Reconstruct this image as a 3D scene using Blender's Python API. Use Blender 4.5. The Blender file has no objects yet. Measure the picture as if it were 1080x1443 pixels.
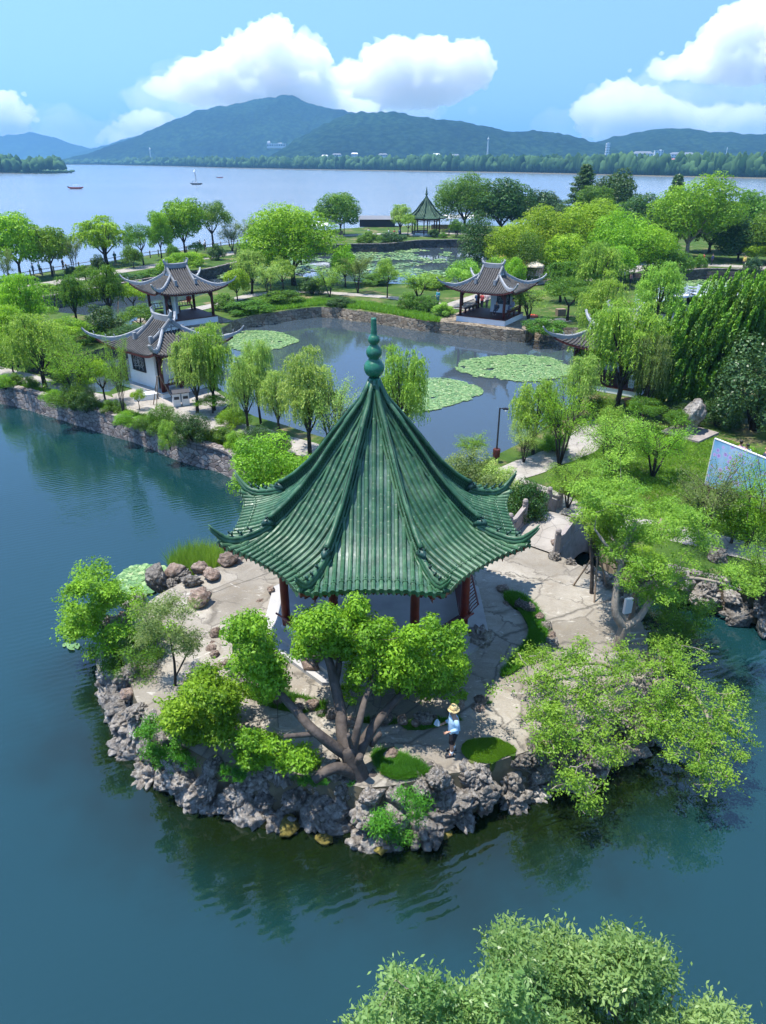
import bpy, math, random
import numpy as np
from mathutils import Vector, Matrix, noise
PI = math.pi
SC = bpy.context.scene
COL = SC.collection
CAMZ = 16.6
PITCH = math.radians(26.4)
GZ = 1.5            # level of the island paving above the water
cF, sF = math.cos(PITCH), math.sin(PITCH)

def ray(px, py):
    v = (py - 721.5) / 1000.0
    return Vector(((px - 540) / 1000.0, cF - v * sF, -sF - v * cF))
def P(px, py, z=0.0):
    """the place on the level z that is seen at this point of the photograph"""
    d = ray(px, py); t = (z - CAMZ) / d.z
    return Vector((d.x * t, d.y * t, z))
def Q(px, py, Y):
    d = ray(px, py); t = Y / d.y
    return Vector((d.x * t, Y, CAMZ + d.z * t))
def depth_of(v):
    return v.y * cF + (CAMZ - v.z) * sF

# ---------------------------------------------------------------- materials
def newmat(name):
    m = bpy.data.materials.new(name); m.use_nodes = True
    nt = m.node_tree; nt.nodes.clear()
    out = nt.nodes.new('ShaderNodeOutputMaterial')
    return m, nt, out
def N(nt, t, **kw):
    n = nt.nodes.new(t)
    for k, v in kw.items():
        if k in n.inputs: n.inputs[k].default_value = v
        else: setattr(n, k, v)
    return n
def rgba(c): return (c[0], c[1], c[2], 1.0)
def ramp(nt, src, stops):
    r = nt.nodes.new('ShaderNodeValToRGB')
    el = r.color_ramp.elements
    while len(el) < len(stops): el.new(0.5)
    for e, (p, c) in zip(el, stops):
        e.position = p; e.color = rgba(c)
    nt.links.new(src, r.inputs[0]); return r.outputs[0]
def mixc(nt, fac, a, b, mode='MIX'):
    n = nt.nodes.new('ShaderNodeMix'); n.data_type = 'RGBA'; n.blend_type = mode
    for sock, v in ((n.inputs[0], fac), (n.inputs[6], a), (n.inputs[7], b)):
        if isinstance(v, bpy.types.NodeSocket): nt.links.new(v, sock)
        elif isinstance(v, (int, float)): sock.default_value = v
        else: sock.default_value = rgba(v)
    return n.outputs[2]
def coords(nt, kind='Object', scale=(1, 1, 1), rot=(0, 0, 0)):
    tc = nt.nodes.new('ShaderNodeTexCoord'); mp = nt.nodes.new('ShaderNodeMapping')
    mp.inputs['Scale'].default_value = scale; mp.inputs['Rotation'].default_value = rot
    nt.links.new(tc.outputs[kind], mp.inputs[0]); return mp.outputs[0]
def noisen(nt, vec, scale, detail=4, rough=0.55, dist=0.0):
    n = N(nt, 'ShaderNodeTexNoise'); n.inputs['Scale'].default_value = scale
    n.inputs['Detail'].default_value = detail; n.inputs['Roughness'].default_value = rough
    n.inputs['Distortion'].default_value = dist
    nt.links.new(vec, n.inputs['Vector']); return n.outputs[0]
def voro(nt, vec, scale, feature='F1', out='Distance', rnd=1.0):
    n = nt.nodes.new('ShaderNodeTexVoronoi'); n.feature = feature
    n.inputs['Scale'].default_value = scale; n.inputs['Randomness'].default_value = rnd
    nt.links.new(vec, n.inputs['Vector']); return n.outputs[out]
def bumpn(nt, h, strength=0.5, dist=0.05):
    b = nt.nodes.new('ShaderNodeBump'); b.inputs['Strength'].default_value = strength
    b.inputs['Distance'].default_value = dist; nt.links.new(h, b.inputs['Height']); return b.outputs[0]
def princ(nt, out, col, rough=0.6, spec=0.5, normal=None, metal=0.0, coat=0.0):
    p = nt.nodes.new('ShaderNodeBsdfPrincipled')
    if isinstance(col, bpy.types.NodeSocket): nt.links.new(col, p.inputs['Base Color'])
    else: p.inputs['Base Color'].default_value = rgba(col)
    if isinstance(rough, bpy.types.NodeSocket): nt.links.new(rough, p.inputs['Roughness'])
    else: p.inputs['Roughness'].default_value = rough
    p.inputs['Specular IOR Level'].default_value = spec
    p.inputs['Metallic'].default_value = metal; p.inputs['Coat Weight'].default_value = coat
    if normal: nt.links.new(normal, p.inputs['Normal'])
    nt.links.new(p.outputs[0], out.inputs[0]); return p
def simple(name, col, rough=0.6, var=0.18, scale=3.0, bump=0.0, spec=0.4, coat=0.0, metal=0.0, bscale=None):
    m, nt, out = newmat(name)
    v = coords(nt); n = noisen(nt, v, scale, 5, 0.6)
    lo = [c * (1 - var) for c in col]; hi = [min(1, c * (1 + var)) for c in col]
    c = ramp(nt, n, [(0.3, lo), (0.7, hi)])
    nb = bumpn(nt, noisen(nt, v, bscale or scale * 4, 4), bump, 0.03) if bump else None
    princ(nt, out, c, rough, spec, nb, metal, coat); return m
def leafmat(name, dark, light, rough=0.5, trans=0.45, spec=0.3):
    m, nt, out = newmat(name)
    a = nt.nodes.new('ShaderNodeAttribute'); a.attribute_name = 'tint'
    c = ramp(nt, a.outputs['Fac'], [(0.0, dark), (1.0, light)])
    oi = nt.nodes.new('ShaderNodeObjectInfo')
    hs = nt.nodes.new('ShaderNodeHueSaturation')
    mr = N(nt, 'ShaderNodeMapRange'); mr.inputs['To Min'].default_value = 0.488; mr.inputs['To Max'].default_value = 0.512
    nt.links.new(oi.outputs['Random'], mr.inputs[0]); nt.links.new(mr.outputs[0], hs.inputs['Hue'])
    mr2 = N(nt, 'ShaderNodeMapRange'); mr2.inputs['To Min'].default_value = 0.88; mr2.inputs['To Max'].default_value = 1.12
    nt.links.new(oi.outputs['Random'], mr2.inputs[0]); nt.links.new(mr2.outputs[0], hs.inputs['Value'])
    nt.links.new(c, hs.inputs['Color'])
    p = nt.nodes.new('ShaderNodeBsdfPrincipled'); p.inputs['Roughness'].default_value = rough
    p.inputs['Specular IOR Level'].default_value = spec
    nt.links.new(hs.outputs[0], p.inputs['Base Color'])
    t = nt.nodes.new('ShaderNodeBsdfTranslucent')
    tc = mixc(nt, 0.5, hs.outputs[0], (0.25, 0.42, 0.03), 'MIX')
    nt.links.new(tc, t.inputs[0])
    mx = nt.nodes.new('ShaderNodeMixShader'); mx.inputs[0].default_value = trans
    nt.links.new(p.outputs[0], mx.inputs[1]); nt.links.new(t.outputs[0], mx.inputs[2])
    nt.links.new(mx.outputs[0], out.inputs[0]); return m

# ---------------------------------------------------------------- objects
def link(o, parent=None):
    COL.objects.link(o)
    if parent is not None: o.parent = parent
    return o
def tag(o, label=None, cat=None, group=None, kind=None):
    if label: o['label'] = label
    if cat: o['category'] = cat
    if group: o['group'] = group
    if kind: o['kind'] = kind
    return o
def empty(name, loc=(0, 0, 0), rz=0.0, s=1.0):
    o = bpy.data.objects.new(name, None); o.location = loc; o.rotation_euler = (0, 0, rz); o.scale = (s, s, s)
    o.empty_display_size = 0.3
    return link(o)
def thing(name, label, cat, loc=(0, 0, 0), rz=0.0, group=None, s=1.0):
    return tag(empty(name, loc, rz, s), label, cat, group)
def children(o): return [c for c in COL.objects if c.parent == o]
KIDS = {}
def copy_tree(o, parent=None):
    c = o.copy(); COL.objects.link(c); c.parent = parent
    for ch in list(o.children): copy_tree(ch, c)
    return c
def setmat(o, m):
    """gives this copy its own material while it shares its mesh"""
    for s in o.material_slots:
        s.link = 'OBJECT'; s.material = m

class MB:
    def __init__(self): self.v = []; self.f = []; self.m = []; self.mi = 0
    def add(self, vs, fs):
        b = len(self.v); self.v.extend([tuple(x) for x in vs])
        for f in fs: self.f.append(tuple(b + i for i in f)); self.m.append(self.mi)
        return self
    def box(self, c, s, rz=0.0, taper=1.0, rx=0.0, ry=0.0):
        M = Matrix.Translation(c) @ Matrix.Rotation(rz, 4, 'Z') @ Matrix.Rotation(ry, 4, 'Y') @ Matrix.Rotation(rx, 4, 'X')
        vs = []
        for z in (-.5, .5):
            k = taper if z > 0 else 1
            for x, y in ((-.5, -.5), (.5, -.5), (.5, .5), (-.5, .5)): vs.append(M @ Vector((x * s[0] * k, y * s[1] * k, z * s[2])))
        return self.add(vs, [(3, 2, 1, 0), (4, 5, 6, 7), (0, 1, 5, 4), (1, 2, 6, 5), (2, 3, 7, 6), (3, 0, 4, 7)])
    def bar(self, p0, p1, w, h, up=(0, 0, 1)):
        p0, p1 = Vector(p0), Vector(p1); d = (p1 - p0).normalized()
        s = d.cross(Vector(up))
        if s.length < 1e-4: s = Vector((1, 0, 0))
        s.normalize(); u = s.cross(d)
        vs = [p + s * a * w / 2 + u * b * h / 2 for p in (p0, p1) for a, b in ((-1, -1), (1, -1), (1, 1), (-1, 1))]
        return self.add(vs, [(0, 1, 2, 3), (7, 6, 5, 4), (4, 5, 1, 0), (5, 6, 2, 1), (6, 7, 3, 2), (7, 4, 0, 3)])
    def tube(self, pts, r, n=8, caps=True):
        pts = [Vector(p) for p in pts]; k = len(pts)
        rs = list(r) if hasattr(r, '__len__') else [r] * k
        t0 = (pts[1] - pts[0]).normalized()
        u = t0.orthogonal().normalized(); vs = []
        for i, p in enumerate(pts):
            t = (pts[min(i + 1, k - 1)] - pts[max(i - 1, 0)])
            t = t.normalized() if t.length > 1e-9 else t0
            u = (u - t * u.dot(t)); u = u.normalized() if u.length > 1e-6 else t.orthogonal().normalized()
            w = t.cross(u)
            for j in range(n):
                a = 2 * PI * j / n; vs.append(p + (u * math.cos(a) + w * math.sin(a)) * rs[i])
        fs = [(i * n + j, i * n + (j + 1) % n, (i + 1) * n + (j + 1) % n, (i + 1) * n + j) for i in range(k - 1) for j in range(n)]
        if caps: fs += [tuple(range(n - 1, -1, -1)), tuple((k - 1) * n + j for j in range(n))]
        return self.add(vs, fs)
    def lathe(self, prof, c=(0, 0, 0), n=16):
        vs = [(c[0] + r * math.cos(2 * PI * j / n), c[1] + r * math.sin(2 * PI * j / n), c[2] + z) for r, z in prof for j in range(n)]
        k = len(prof)
        fs = [(i * n + j, i * n + (j + 1) % n, (i + 1) * n + (j + 1) % n, (i + 1) * n + j) for i in range(k - 1) for j in range(n)]
        fs += [tuple(range(n - 1, -1, -1)), tuple((k - 1) * n + j for j in range(n))]
        return self.add(vs, fs)
    def prism(self, poly, z0, z1):
        n = len(poly); vs = [(p[0], p[1], z0) for p in poly] + [(p[0], p[1], z1) for p in poly]
        ar = sum(poly[i][0] * poly[(i + 1) % n][1] - poly[(i + 1) % n][0] * poly[i][1] for i in range(n))
        fs = [tuple(range(n - 1, -1, -1)), tuple(range(n, 2 * n))] + [(i, (i + 1) % n, n + (i + 1) % n, n + i) for i in range(n)]
        if ar < 0: fs = [tuple(reversed(f)) for f in fs]
        return self.add(vs, fs)
    def grid(self, fn, nu, nv):
        vs = [fn(i / nu, j / nv) for j in range(nv + 1) for i in range(nu + 1)]
        w = nu + 1
        return self.add(vs, [(j * w + i, j * w + i + 1, (j + 1) * w + i + 1, (j + 1) * w + i) for j in range(nv) for i in range(nu)])
    def build(self, name, mats, parent=None, smooth=False):
        me = bpy.data.meshes.new(name); me.from_pydata(self.v, [], self.f)
        mats = mats if isinstance(mats, (list, tuple)) else [mats]
        for m in mats: me.materials.append(m)
        if len(mats) > 1: me.polygons.foreach_set('material_index', self.m)
        if smooth: me.polygons.foreach_set('use_smooth', [True] * len(me.polygons))
        me.update()
        return link(bpy.data.objects.new(name, me), parent)

def npmesh(name, V, F, mat, tint=None, smooth=False):
    """V (n,3), F (m,k) with the same k for every face; tint (n,)"""
    me = bpy.data.meshes.new(name); k = F.shape[1]
    me.vertices.add(len(V)); me.vertices.foreach_set('co', V.astype(np.float32).ravel())
    me.loops.add(F.size); me.loops.foreach_set('vertex_index', F.astype(np.int32).ravel())
    me.polygons.add(len(F)); me.polygons.foreach_set('loop_start', np.arange(0, F.size, k, dtype=np.int32))
    try: me.polygons.foreach_set('loop_total', np.full(len(F), k, dtype=np.int32))
    except Exception: pass
    me.update(calc_edges=True)
    if smooth: me.polygons.foreach_set('use_smooth', np.ones(len(F), dtype=bool))
    if tint is not None:
        a = me.attributes.new('tint', 'FLOAT', 'POINT'); a.data.foreach_set('value', tint.astype(np.float32))
    if mat: me.materials.append(mat)
    return me
def nrm(a): return a / np.maximum(np.linalg.norm(a, axis=1, keepdims=True), 1e-9)
def leaves(pos, nor, L, W, tint, rng, axis=None, jit=0.5, bend=0.0):
    """one small four-cornered leaf for each position"""
    n = len(pos); nor = nrm(nor)
    if axis is None: axis = rng.normal(size=(n, 3))
    axis = axis - nor * np.sum(axis * nor, axis=1, keepdims=True); axis = nrm(axis)
    side = np.cross(nor, axis)
    s = (1 + jit * (rng.random(n) * 2 - 1))[:, None]
    l = axis * (L / 2) * s; w = side * (W / 2) * s
    V = np.empty((n, 4, 3)); V[:, 0] = pos - l; V[:, 1] = pos + w + nor * bend * W; V[:, 2] = pos + l; V[:, 3] = pos - w + nor * bend * W
    F = np.arange(n * 4).reshape(n, 4)
    return V.reshape(-1, 3), F, np.repeat(np.clip(tint, 0, 1), 4)
def clump_pts(rng, C, R, n, shell=0.55):
    """points on and inside round clumps; C (m,3), R (m,3)"""
    w = (R[:, 0] * R[:, 1]) ** 1.0; w = w / w.sum()
    idx = rng.choice(len(C), n, p=w)
    d = nrm(rng.normal(size=(n, 3)))
    rr = shell + (1 - shell) * rng.random(n) ** 0.6
    bump = 1 + 0.16 * np.sin(d[:, 0] * 7 + idx) * np.sin(d[:, 1] * 6 + idx * 2.0) + 0.1 * np.sin(d[:, 2] * 11 + idx * 1.7)
    stray = np.where(rng.random(n) < 0.07, 1.0 + 0.28 * rng.random(n), 1.0)
    p = C[idx] + d * R[idx] * (rr * bump * stray)[:, None]
    ct = rng.random(len(C))
    return p, d, idx, ct
def smooth_poly(pts, it=1, closed=True):
    for _ in range(it):
        o = []; n = len(pts)
        for i in range(n if closed else n - 1):
            a, b = Vector(pts[i]), Vector(pts[(i + 1) % n])
            o += [a * .75 + b * .25, a * .25 + b * .75]
        pts = o
    return pts
def spline(pts, m=6):
    """Catmull-Rom through the points"""
    pts = [Vector(p) for p in pts]; out = []; n = len(pts)
    for i in range(n - 1):
        a, b, c, d = pts[max(i - 1, 0)], pts[i], pts[i + 1], pts[min(i + 2, n - 1)]
        for k in range(m):
            t = k / m
            out.append(0.5 * ((2 * b) + (c - a) * t + (2 * a - 5 * b + 4 * c - d) * t * t + (-a + 3 * b - 3 * c + d) * t ** 3))
    out.append(pts[-1]); return out
def interp(x, tab):
    if x <= tab[0][0]: return tab[0][1]
    for (a, fa), (b, fb) in zip(tab, tab[1:]):
        if x <= b: return fa + (fb - fa) * (x - a) / (b - a)
    return tab[-1][1]
def in_poly(x, y, poly):
    c = False; n = len(poly); j = n - 1
    for i in range(n):
        xi, yi, xj, yj = poly[i][0], poly[i][1], poly[j][0], poly[j][1]
        if (yi > y) != (yj > y) and x < (xj - xi) * (y - yi) / (yj - yi) + xi: c = not c
        j = i
    return c
def sample_poly(poly, n, rng):
    xs = [p[0] for p in poly]; ys = [p[1] for p in poly]; out = []
    while len(out) < n:
        x = xs[0] + 0; x = min(xs) + rng.random() * (max(xs) - min(xs)); y = min(ys) + rng.random() * (max(ys) - min(ys))
        if in_poly(x, y, poly): out.append((x, y))
    return out
# ================================================================= camera, light, sky
cam = bpy.data.cameras.new('camera'); cam.sensor_fit = 'HORIZONTAL'; cam.sensor_width = 36.0
cam.lens = 36.0 * 1000.0 / 1080.0; cam.clip_start = 0.1; cam.clip_end = 40000
co = bpy.data.objects.new('camera', cam); COL.objects.link(co)
co.location = (0, 0, CAMZ); co.rotation_euler = (math.radians(90) - PITCH, 0, 0)
SC.camera = co
SUN_EL = math.radians(73); sun_to = Vector((-1.0, 0.0, 0)).normalized()
sdir = Vector((sun_to.x * math.cos(SUN_EL), sun_to.y * math.cos(SUN_EL), math.sin(SUN_EL)))
sl = bpy.data.lights.new('sun', 'SUN'); sl.energy = 3.2; sl.angle = math.radians(0.55); sl.color = (1.0, 0.955, 0.88)
so = bpy.data.objects.new('sun', sl); COL.objects.link(so); so.rotation_euler = sdir.to_track_quat('Z', 'Y').to_euler(); so.location = (0, 0, 60)
w = bpy.data.worlds.new('World'); SC.world = w; w.use_nodes = True
nt = w.node_tree; bg = nt.nodes.get('Background') or nt.nodes.new('ShaderNodeBackground')
sky = nt.nodes.new('ShaderNodeTexSky'); sky.sky_type = 'NISHITA'; sky.sun_disc = False
sky.sun_elevation = SUN_EL; sky.sun_rotation = math.atan2(sun_to.x, sun_to.y)
sky.air_density = 1.15; sky.dust_density = 0.0; sky.ozone_density = 2.2
tcs = nt.nodes.new('ShaderNodeTexCoord'); va = N(nt, 'ShaderNodeVectorMath', operation='ADD'); nt.links.new(tcs.outputs['Generated'], va.inputs[0]); va.inputs[1].default_value = (0, 0, 0.42)
vn = N(nt, 'ShaderNodeVectorMath', operation='NORMALIZE'); nt.links.new(va.outputs[0], vn.inputs[0]); nt.links.new(vn.outputs[0], sky.inputs[0])
tintn = mixc(nt, 1.0, sky.outputs[0], (0.72, 0.80, 0.86), 'MULTIPLY'); hsn = nt.nodes.new('ShaderNodeHueSaturation'); hsn.inputs['Saturation'].default_value = 1.0; nt.links.new(tintn, hsn.inputs['Color']); tintn = hsn.outputs[0]; nt.links.new(tintn, bg.inputs[0]); bg.inputs[1].default_value = 0.15
SC.view_settings.view_transform = 'Standard'; SC.view_settings.look = 'None'
SC.view_settings.exposure = 1.45; SC.view_settings.gamma = 1.0
cy = SC.cycles
cy.max_bounces = 12; cy.diffuse_bounces = 4; cy.glossy_bounces = 3; cy.transmission_bounces = 4; cy.transparent_max_bounces = 12
cy.volume_bounces = 12; cy.caustics_reflective = False; cy.caustics_refractive = False
try: cy.use_denoising = True; cy.denoiser = 'OPENIMAGEDENOISE'
except Exception: pass
cy.use_adaptive_sampling = True; cy.adaptive_threshold = 0.02

# ================================================================= ground materials
def mat_water():
    m, nt, out = newmat('water')
    v = coords(nt)
    big = noisen(nt, v, 0.045, 3, 0.5)
    c = ramp(nt, big, [(0.3, (0.0045, 0.026, 0.028)), (0.7, (0.007, 0.035, 0.040))])
    # shallow algae tint around the islet, with its dark reflections painted in
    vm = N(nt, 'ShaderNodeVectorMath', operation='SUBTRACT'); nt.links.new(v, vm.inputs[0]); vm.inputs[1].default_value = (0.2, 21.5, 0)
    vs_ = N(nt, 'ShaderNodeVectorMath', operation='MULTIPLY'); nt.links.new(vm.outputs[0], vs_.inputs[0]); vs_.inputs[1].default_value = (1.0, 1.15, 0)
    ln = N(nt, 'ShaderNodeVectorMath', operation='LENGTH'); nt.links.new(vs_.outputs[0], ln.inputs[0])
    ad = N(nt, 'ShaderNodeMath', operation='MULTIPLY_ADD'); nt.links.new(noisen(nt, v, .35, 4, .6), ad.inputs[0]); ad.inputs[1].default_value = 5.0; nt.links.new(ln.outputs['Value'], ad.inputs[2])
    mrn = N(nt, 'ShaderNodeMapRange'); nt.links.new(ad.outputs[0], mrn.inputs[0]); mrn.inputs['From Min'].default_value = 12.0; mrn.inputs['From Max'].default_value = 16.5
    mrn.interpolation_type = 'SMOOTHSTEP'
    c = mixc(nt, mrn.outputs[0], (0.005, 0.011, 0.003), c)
    v2 = coords(nt, scale=(1.0, 0.55, 1.0), rot=(0, 0, 0.35))
    h1 = noisen(nt, v2, 3.4, 3, 0.55, 0.6); h2 = noisen(nt, v2, 0.5, 2, 0.5)
    wv = N(nt, 'ShaderNodeTexWave'); wv.inputs['Scale'].default_value = 1.1; wv.inputs['Distortion'].default_value = 5.0
    wv.inputs['Detail'].default_value = 3; wv.inputs['Detail Scale'].default_value = 1.3
    nt.links.new(coords(nt, rot=(0, 0, 1.15)), wv.inputs[0])
    cal = ramp(nt, noisen(nt, v, 0.11, 3, 0.5), [(0.42, (0.08,) * 3), (0.64, (1.0,) * 3)])
    mm = N(nt, 'ShaderNodeMath', operation='ADD'); nt.links.new(h1, mm.inputs[0]); nt.links.new(wv.outputs[1], mm.inputs[1])
    ma = N(nt, 'ShaderNodeMath', operation='MULTIPLY'); nt.links.new(mm.outputs[0], ma.inputs[0]); nt.links.new(cal, ma.inputs[1])
    b1 = nt.nodes.new('ShaderNodeBump'); b1.inputs['Strength'].default_value = 0.10; b1.inputs['Distance'].default_value = 0.07
    nt.links.new(ma.outputs[0], b1.inputs['Height'])
    b2 = nt.nodes.new('ShaderNodeBump'); b2.inputs['Strength'].default_value = 0.035; b2.inputs['Distance'].default_value = 0.25
    nt.links.new(h2, b2.inputs['Height']); nt.links.new(b1.outputs[0], b2.inputs['Normal'])
    p = princ(nt, out, c, 0.03, 0.5, b2.outputs[0]); p.inputs['IOR'].default_value = 1.68
    return m
def mat_grass():
    m, nt, out = newmat('grass_ground')
    v = coords(nt)
    a = ramp(nt, noisen(nt, v, 0.35, 5, 0.6), [(0.3, (0.03, 0.07, 0.012)), (0.5, (0.06, 0.12, 0.018)), (0.72, (0.11, 0.145, 0.035))])
    b = ramp(nt, noisen(nt, v, 9.0, 4, 0.7), [(0.3, (0.45,) * 3), (0.7, (1.0,) * 3)])
    c = mixc(nt, 0.65, a, b, 'MULTIPLY')
    dirt = ramp(nt, noisen(nt, v, 0.3, 6, 0.7), [(0.54, (0, 0, 0)), (0.66, (1, 1, 1))])
    c = mixc(nt, dirt, c, (0.21, 0.16, 0.09))
    princ(nt, out, c, 0.9, 0.15, bumpn(nt, noisen(nt, v, 14, 5, 0.7), 0.8, 0.06)); return m
def mat_paving():
    m, nt, out = newmat('crazy_paving')
    v = coords(nt)
    wob = noisen(nt, v, 1.6, 4, 0.6)
    vm = N(nt, 'ShaderNodeVectorMath', operation='MULTIPLY_ADD')
    nt.links.new(wob, vm.inputs[0]); vm.inputs[1].default_value = (0.9, 0.9, 0); nt.links.new(v, vm.inputs[2])
    cell = voro(nt, vm.outputs[0], 0.52, 'F1', 'Color')
    edge = voro(nt, vm.outputs[0], 0.52, 'DISTANCE_TO_EDGE', 'Distance')
    edge2 = voro(nt, vm.outputs[0], 0.19, 'DISTANCE_TO_EDGE', 'Distance')
    base = ramp(nt, noisen(nt, v, 0.42, 6, 0.65, 0.4), [(0.26, (0.19, 0.165, 0.13)), (0.5, (0.28, 0.252, 0.208)), (0.75, (0.36, 0.33, 0.28))])
    sepc = nt.nodes.new('ShaderNodeSeparateColor'); nt.links.new(cell, sepc.inputs[0]); cg = ramp(nt, sepc.outputs[0], [(0, (.3,) * 3), (1, (.7,) * 3)]); tone = mixc(nt, 0.6, base, cg, 'SOFT_LIGHT')
    fine = ramp(nt, noisen(nt, v, 16, 5, 0.7), [(0.3, (0.72,) * 3), (0.65, (1.0,) * 3)])
    tone = mixc(nt, 0.8, tone, fine, 'MULTIPLY')
    stain = ramp(nt, noisen(nt, v, 1.3, 6, 0.7, 1.2), [(0.5, (0, 0, 0)), (0.68, (1, 1, 1))])
    tone = mixc(nt, 0.35, tone, (0.20, 0.16, 0.115)) if False else mixc(nt, stain, tone, mixc(nt, 0.55, tone, (0.19, 0.155, 0.11)))
    pale = ramp(nt, noisen(nt, coords(nt, scale=(1, 2.2, 1)), 0.9, 6, 0.75, 1.8), [(0.58, (0, 0, 0)), (0.66, (1, 1, 1))])
    tone = mixc(nt, pale, tone, mixc(nt, 0.45, tone, (0.62, 0.59, 0.53)))
    lw = ramp(nt, edge, [(0.0, (1, 1, 1)), (0.026, (0, 0, 0))])
    keep = ramp(nt, noisen(nt, v, 0.7, 3, 0.6), [(0.38, (0, 0, 0)), (0.5, (1, 1, 1))])
    lk = mixc(nt, 1.0, lw, keep, 'MULTIPLY')
    c = mixc(nt, lk, tone, (0.13, 0.115, 0.095))
    lw2 = ramp(nt, edge2, [(0.0, (1, 1, 1)), (0.010, (0, 0, 0))])
    c = mixc(nt, lw2, c, (0.10, 0.09, 0.075))
    princ(nt, out, c, 0.85, 0.2, bumpn(nt, noisen(nt, v, 7, 6, 0.7), 0.35, 0.04)); return m
def mat_path():
    m, nt, out = newmat('pale_path')
    v = coords(nt)
    a = ramp(nt, noisen(nt, v, 0.8, 5, 0.65), [(0.3, (0.24, 0.215, 0.185)), (0.7, (0.37, 0.34, 0.30))])
    e = ramp(nt, voro(nt, v, 1.4, 'DISTANCE_TO_EDGE', 'Distance'), [(0.0, (0.55,) * 3), (0.03, (1.0,) * 3)])
    princ(nt, out, mixc(nt, 1.0, a, e, 'MULTIPLY'), 0.85, 0.2); return m
def mat_masonry(name='rubble_masonry', base=((0.16, 0.13, 0.12), (0.30, 0.26, 0.235), (0.36, 0.32, 0.29)), sc=2.3):
    m, nt, out = newmat(name)
    v = coords(nt, scale=(1, 1, 1.6))
    cell = voro(nt, v, sc, 'F1', 'Color'); edge = voro(nt, v, sc, 'DISTANCE_TO_EDGE', 'Distance')
    sep = nt.nodes.new('ShaderNodeSeparateColor'); nt.links.new(cell, sep.inputs[0])
    a = ramp(nt, sep.outputs[0], [(0.0, base[0]), (0.5, base[1]), (1.0, base[2])])
    f = ramp(nt, noisen(nt, v, 5, 6, 0.7), [(0.3, (0.5,) * 3), (0.7, (1.0,) * 3)])
    a = mixc(nt, 0.8, a, f, 'MULTIPLY')
    l = ramp(nt, edge, [(0.0, (.7,) * 3), (0.04, (0, 0, 0))])
    c = mixc(nt, l, a, (0.055, 0.045, 0.04))
    hh = ramp(nt, edge, [(0.0, (0, 0, 0)), (0.10, (1, 1, 1))])
    princ(nt, out, c, 0.9, 0.2, bumpn(nt, hh, 0.9, 0.08)); return m
def mat_rock(name, c0, c1, c2, sc=1.0):
    m, nt, out = newmat(name)
    v = coords(nt)
    oi = nt.nodes.new('ShaderNodeObjectInfo')
    a = ramp(nt, noisen(nt, v, 1.6 * sc, 8, 0.68, 0.5), [(0.28, c0), (0.47, c1), (0.7, c2)])
    pit = ramp(nt, voro(nt, v, 3.3 * sc, 'F1', 'Distance'), [(0.12, (0.30,) * 3), (0.33, (1.0,) * 3)])
    a = mixc(nt, 0.45, a, pit, 'MULTIPLY')
    vein = ramp(nt, noisen(nt, v, 5.5 * sc, 6, 0.75, 2.0), [(0.47, (0, 0, 0)), (0.5, (1, 1, 1)), (0.53, (0, 0, 0))])
    a = mixc(nt, vein, a, (0.42, 0.41, 0.40)) if False else a
    hs = nt.nodes.new('ShaderNodeHueSaturation'); mr = N(nt, 'ShaderNodeMapRange')
    mr.inputs['To Min'].default_value = 0.72; mr.inputs['To Max'].default_value = 1.25
    nt.links.new(oi.outputs['Random'], mr.inputs[0]); nt.links.new(mr.outputs[0], hs.inputs['Value']); nt.links.new(a, hs.inputs['Color'])
    h = N(nt, 'ShaderNodeMath', operation='ADD'); nt.links.new(noisen(nt, v, 4.5 * sc, 8, 0.72, 0.8), h.inputs[0])
    nt.links.new(voro(nt, v, 2.6 * sc, 'F1', 'Distance'), h.inputs[1])
    princ(nt, out, hs.outputs[0], 0.85, 0.25, bumpn(nt, h.outputs[0], 1.0, 0.13)); return m

def mat_lake(nm='silt_and_sky_lake_water', ca=(0.125, 0.16, 0.19), cb=(0.165, 0.20, 0.23), ro=.22, bs=.1, ior=1.45):  # lake: silt tone lightened to paint in the pale sky reflection
    m, nt, out = newmat(nm); v = coords(nt)
    c = ramp(nt, noisen(nt, coords(nt, scale=(.25, 1, 1)), 0.012, 4, 0.55), [(0.3, ca), (0.7, cb)])
    p = princ(nt, out, c, ro, 0.5, bumpn(nt, noisen(nt, v, .8, 3, .5), bs, .15)); p.inputs['IOR'].default_value = ior; return m
M = {}
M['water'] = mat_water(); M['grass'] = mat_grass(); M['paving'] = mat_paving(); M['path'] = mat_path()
M['masonry'] = mat_masonry()
M['masonry_dark'] = mat_masonry('dark_masonry', ((0.05, 0.05, 0.045), (0.09, 0.085, 0.08), (0.13, 0.12, 0.11)), 2.0)
M['masonry_tan'] = mat_masonry('tan_masonry', ((0.18, 0.14, 0.10), (0.30, 0.25, 0.18), (0.36, 0.30, 0.23)), 2.0)
M['bank'] = simple('bank_soil', (0.12, 0.10, 0.06), 0.95, 0.5, 1.2, 0.8)
M['rock'] = mat_rock('grey_limestone', (0.075, 0.062, 0.052), (0.245, 0.218, 0.188), (0.50, 0.465, 0.415), 1.5)
M['rock_brown'] = mat_rock('brown_rock', (0.08, 0.05, 0.035), (0.26, 0.19, 0.15), (0.46, 0.38, 0.32))
M['soil'] = simple('soil', (0.16, 0.12, 0.08), 0.95, 0.35, 4, 0.6)

# ================================================================= water
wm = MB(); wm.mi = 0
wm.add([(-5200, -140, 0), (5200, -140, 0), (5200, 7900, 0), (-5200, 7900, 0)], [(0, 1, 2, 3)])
tag(wm.build('water', M['water']), kind='structure')

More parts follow.
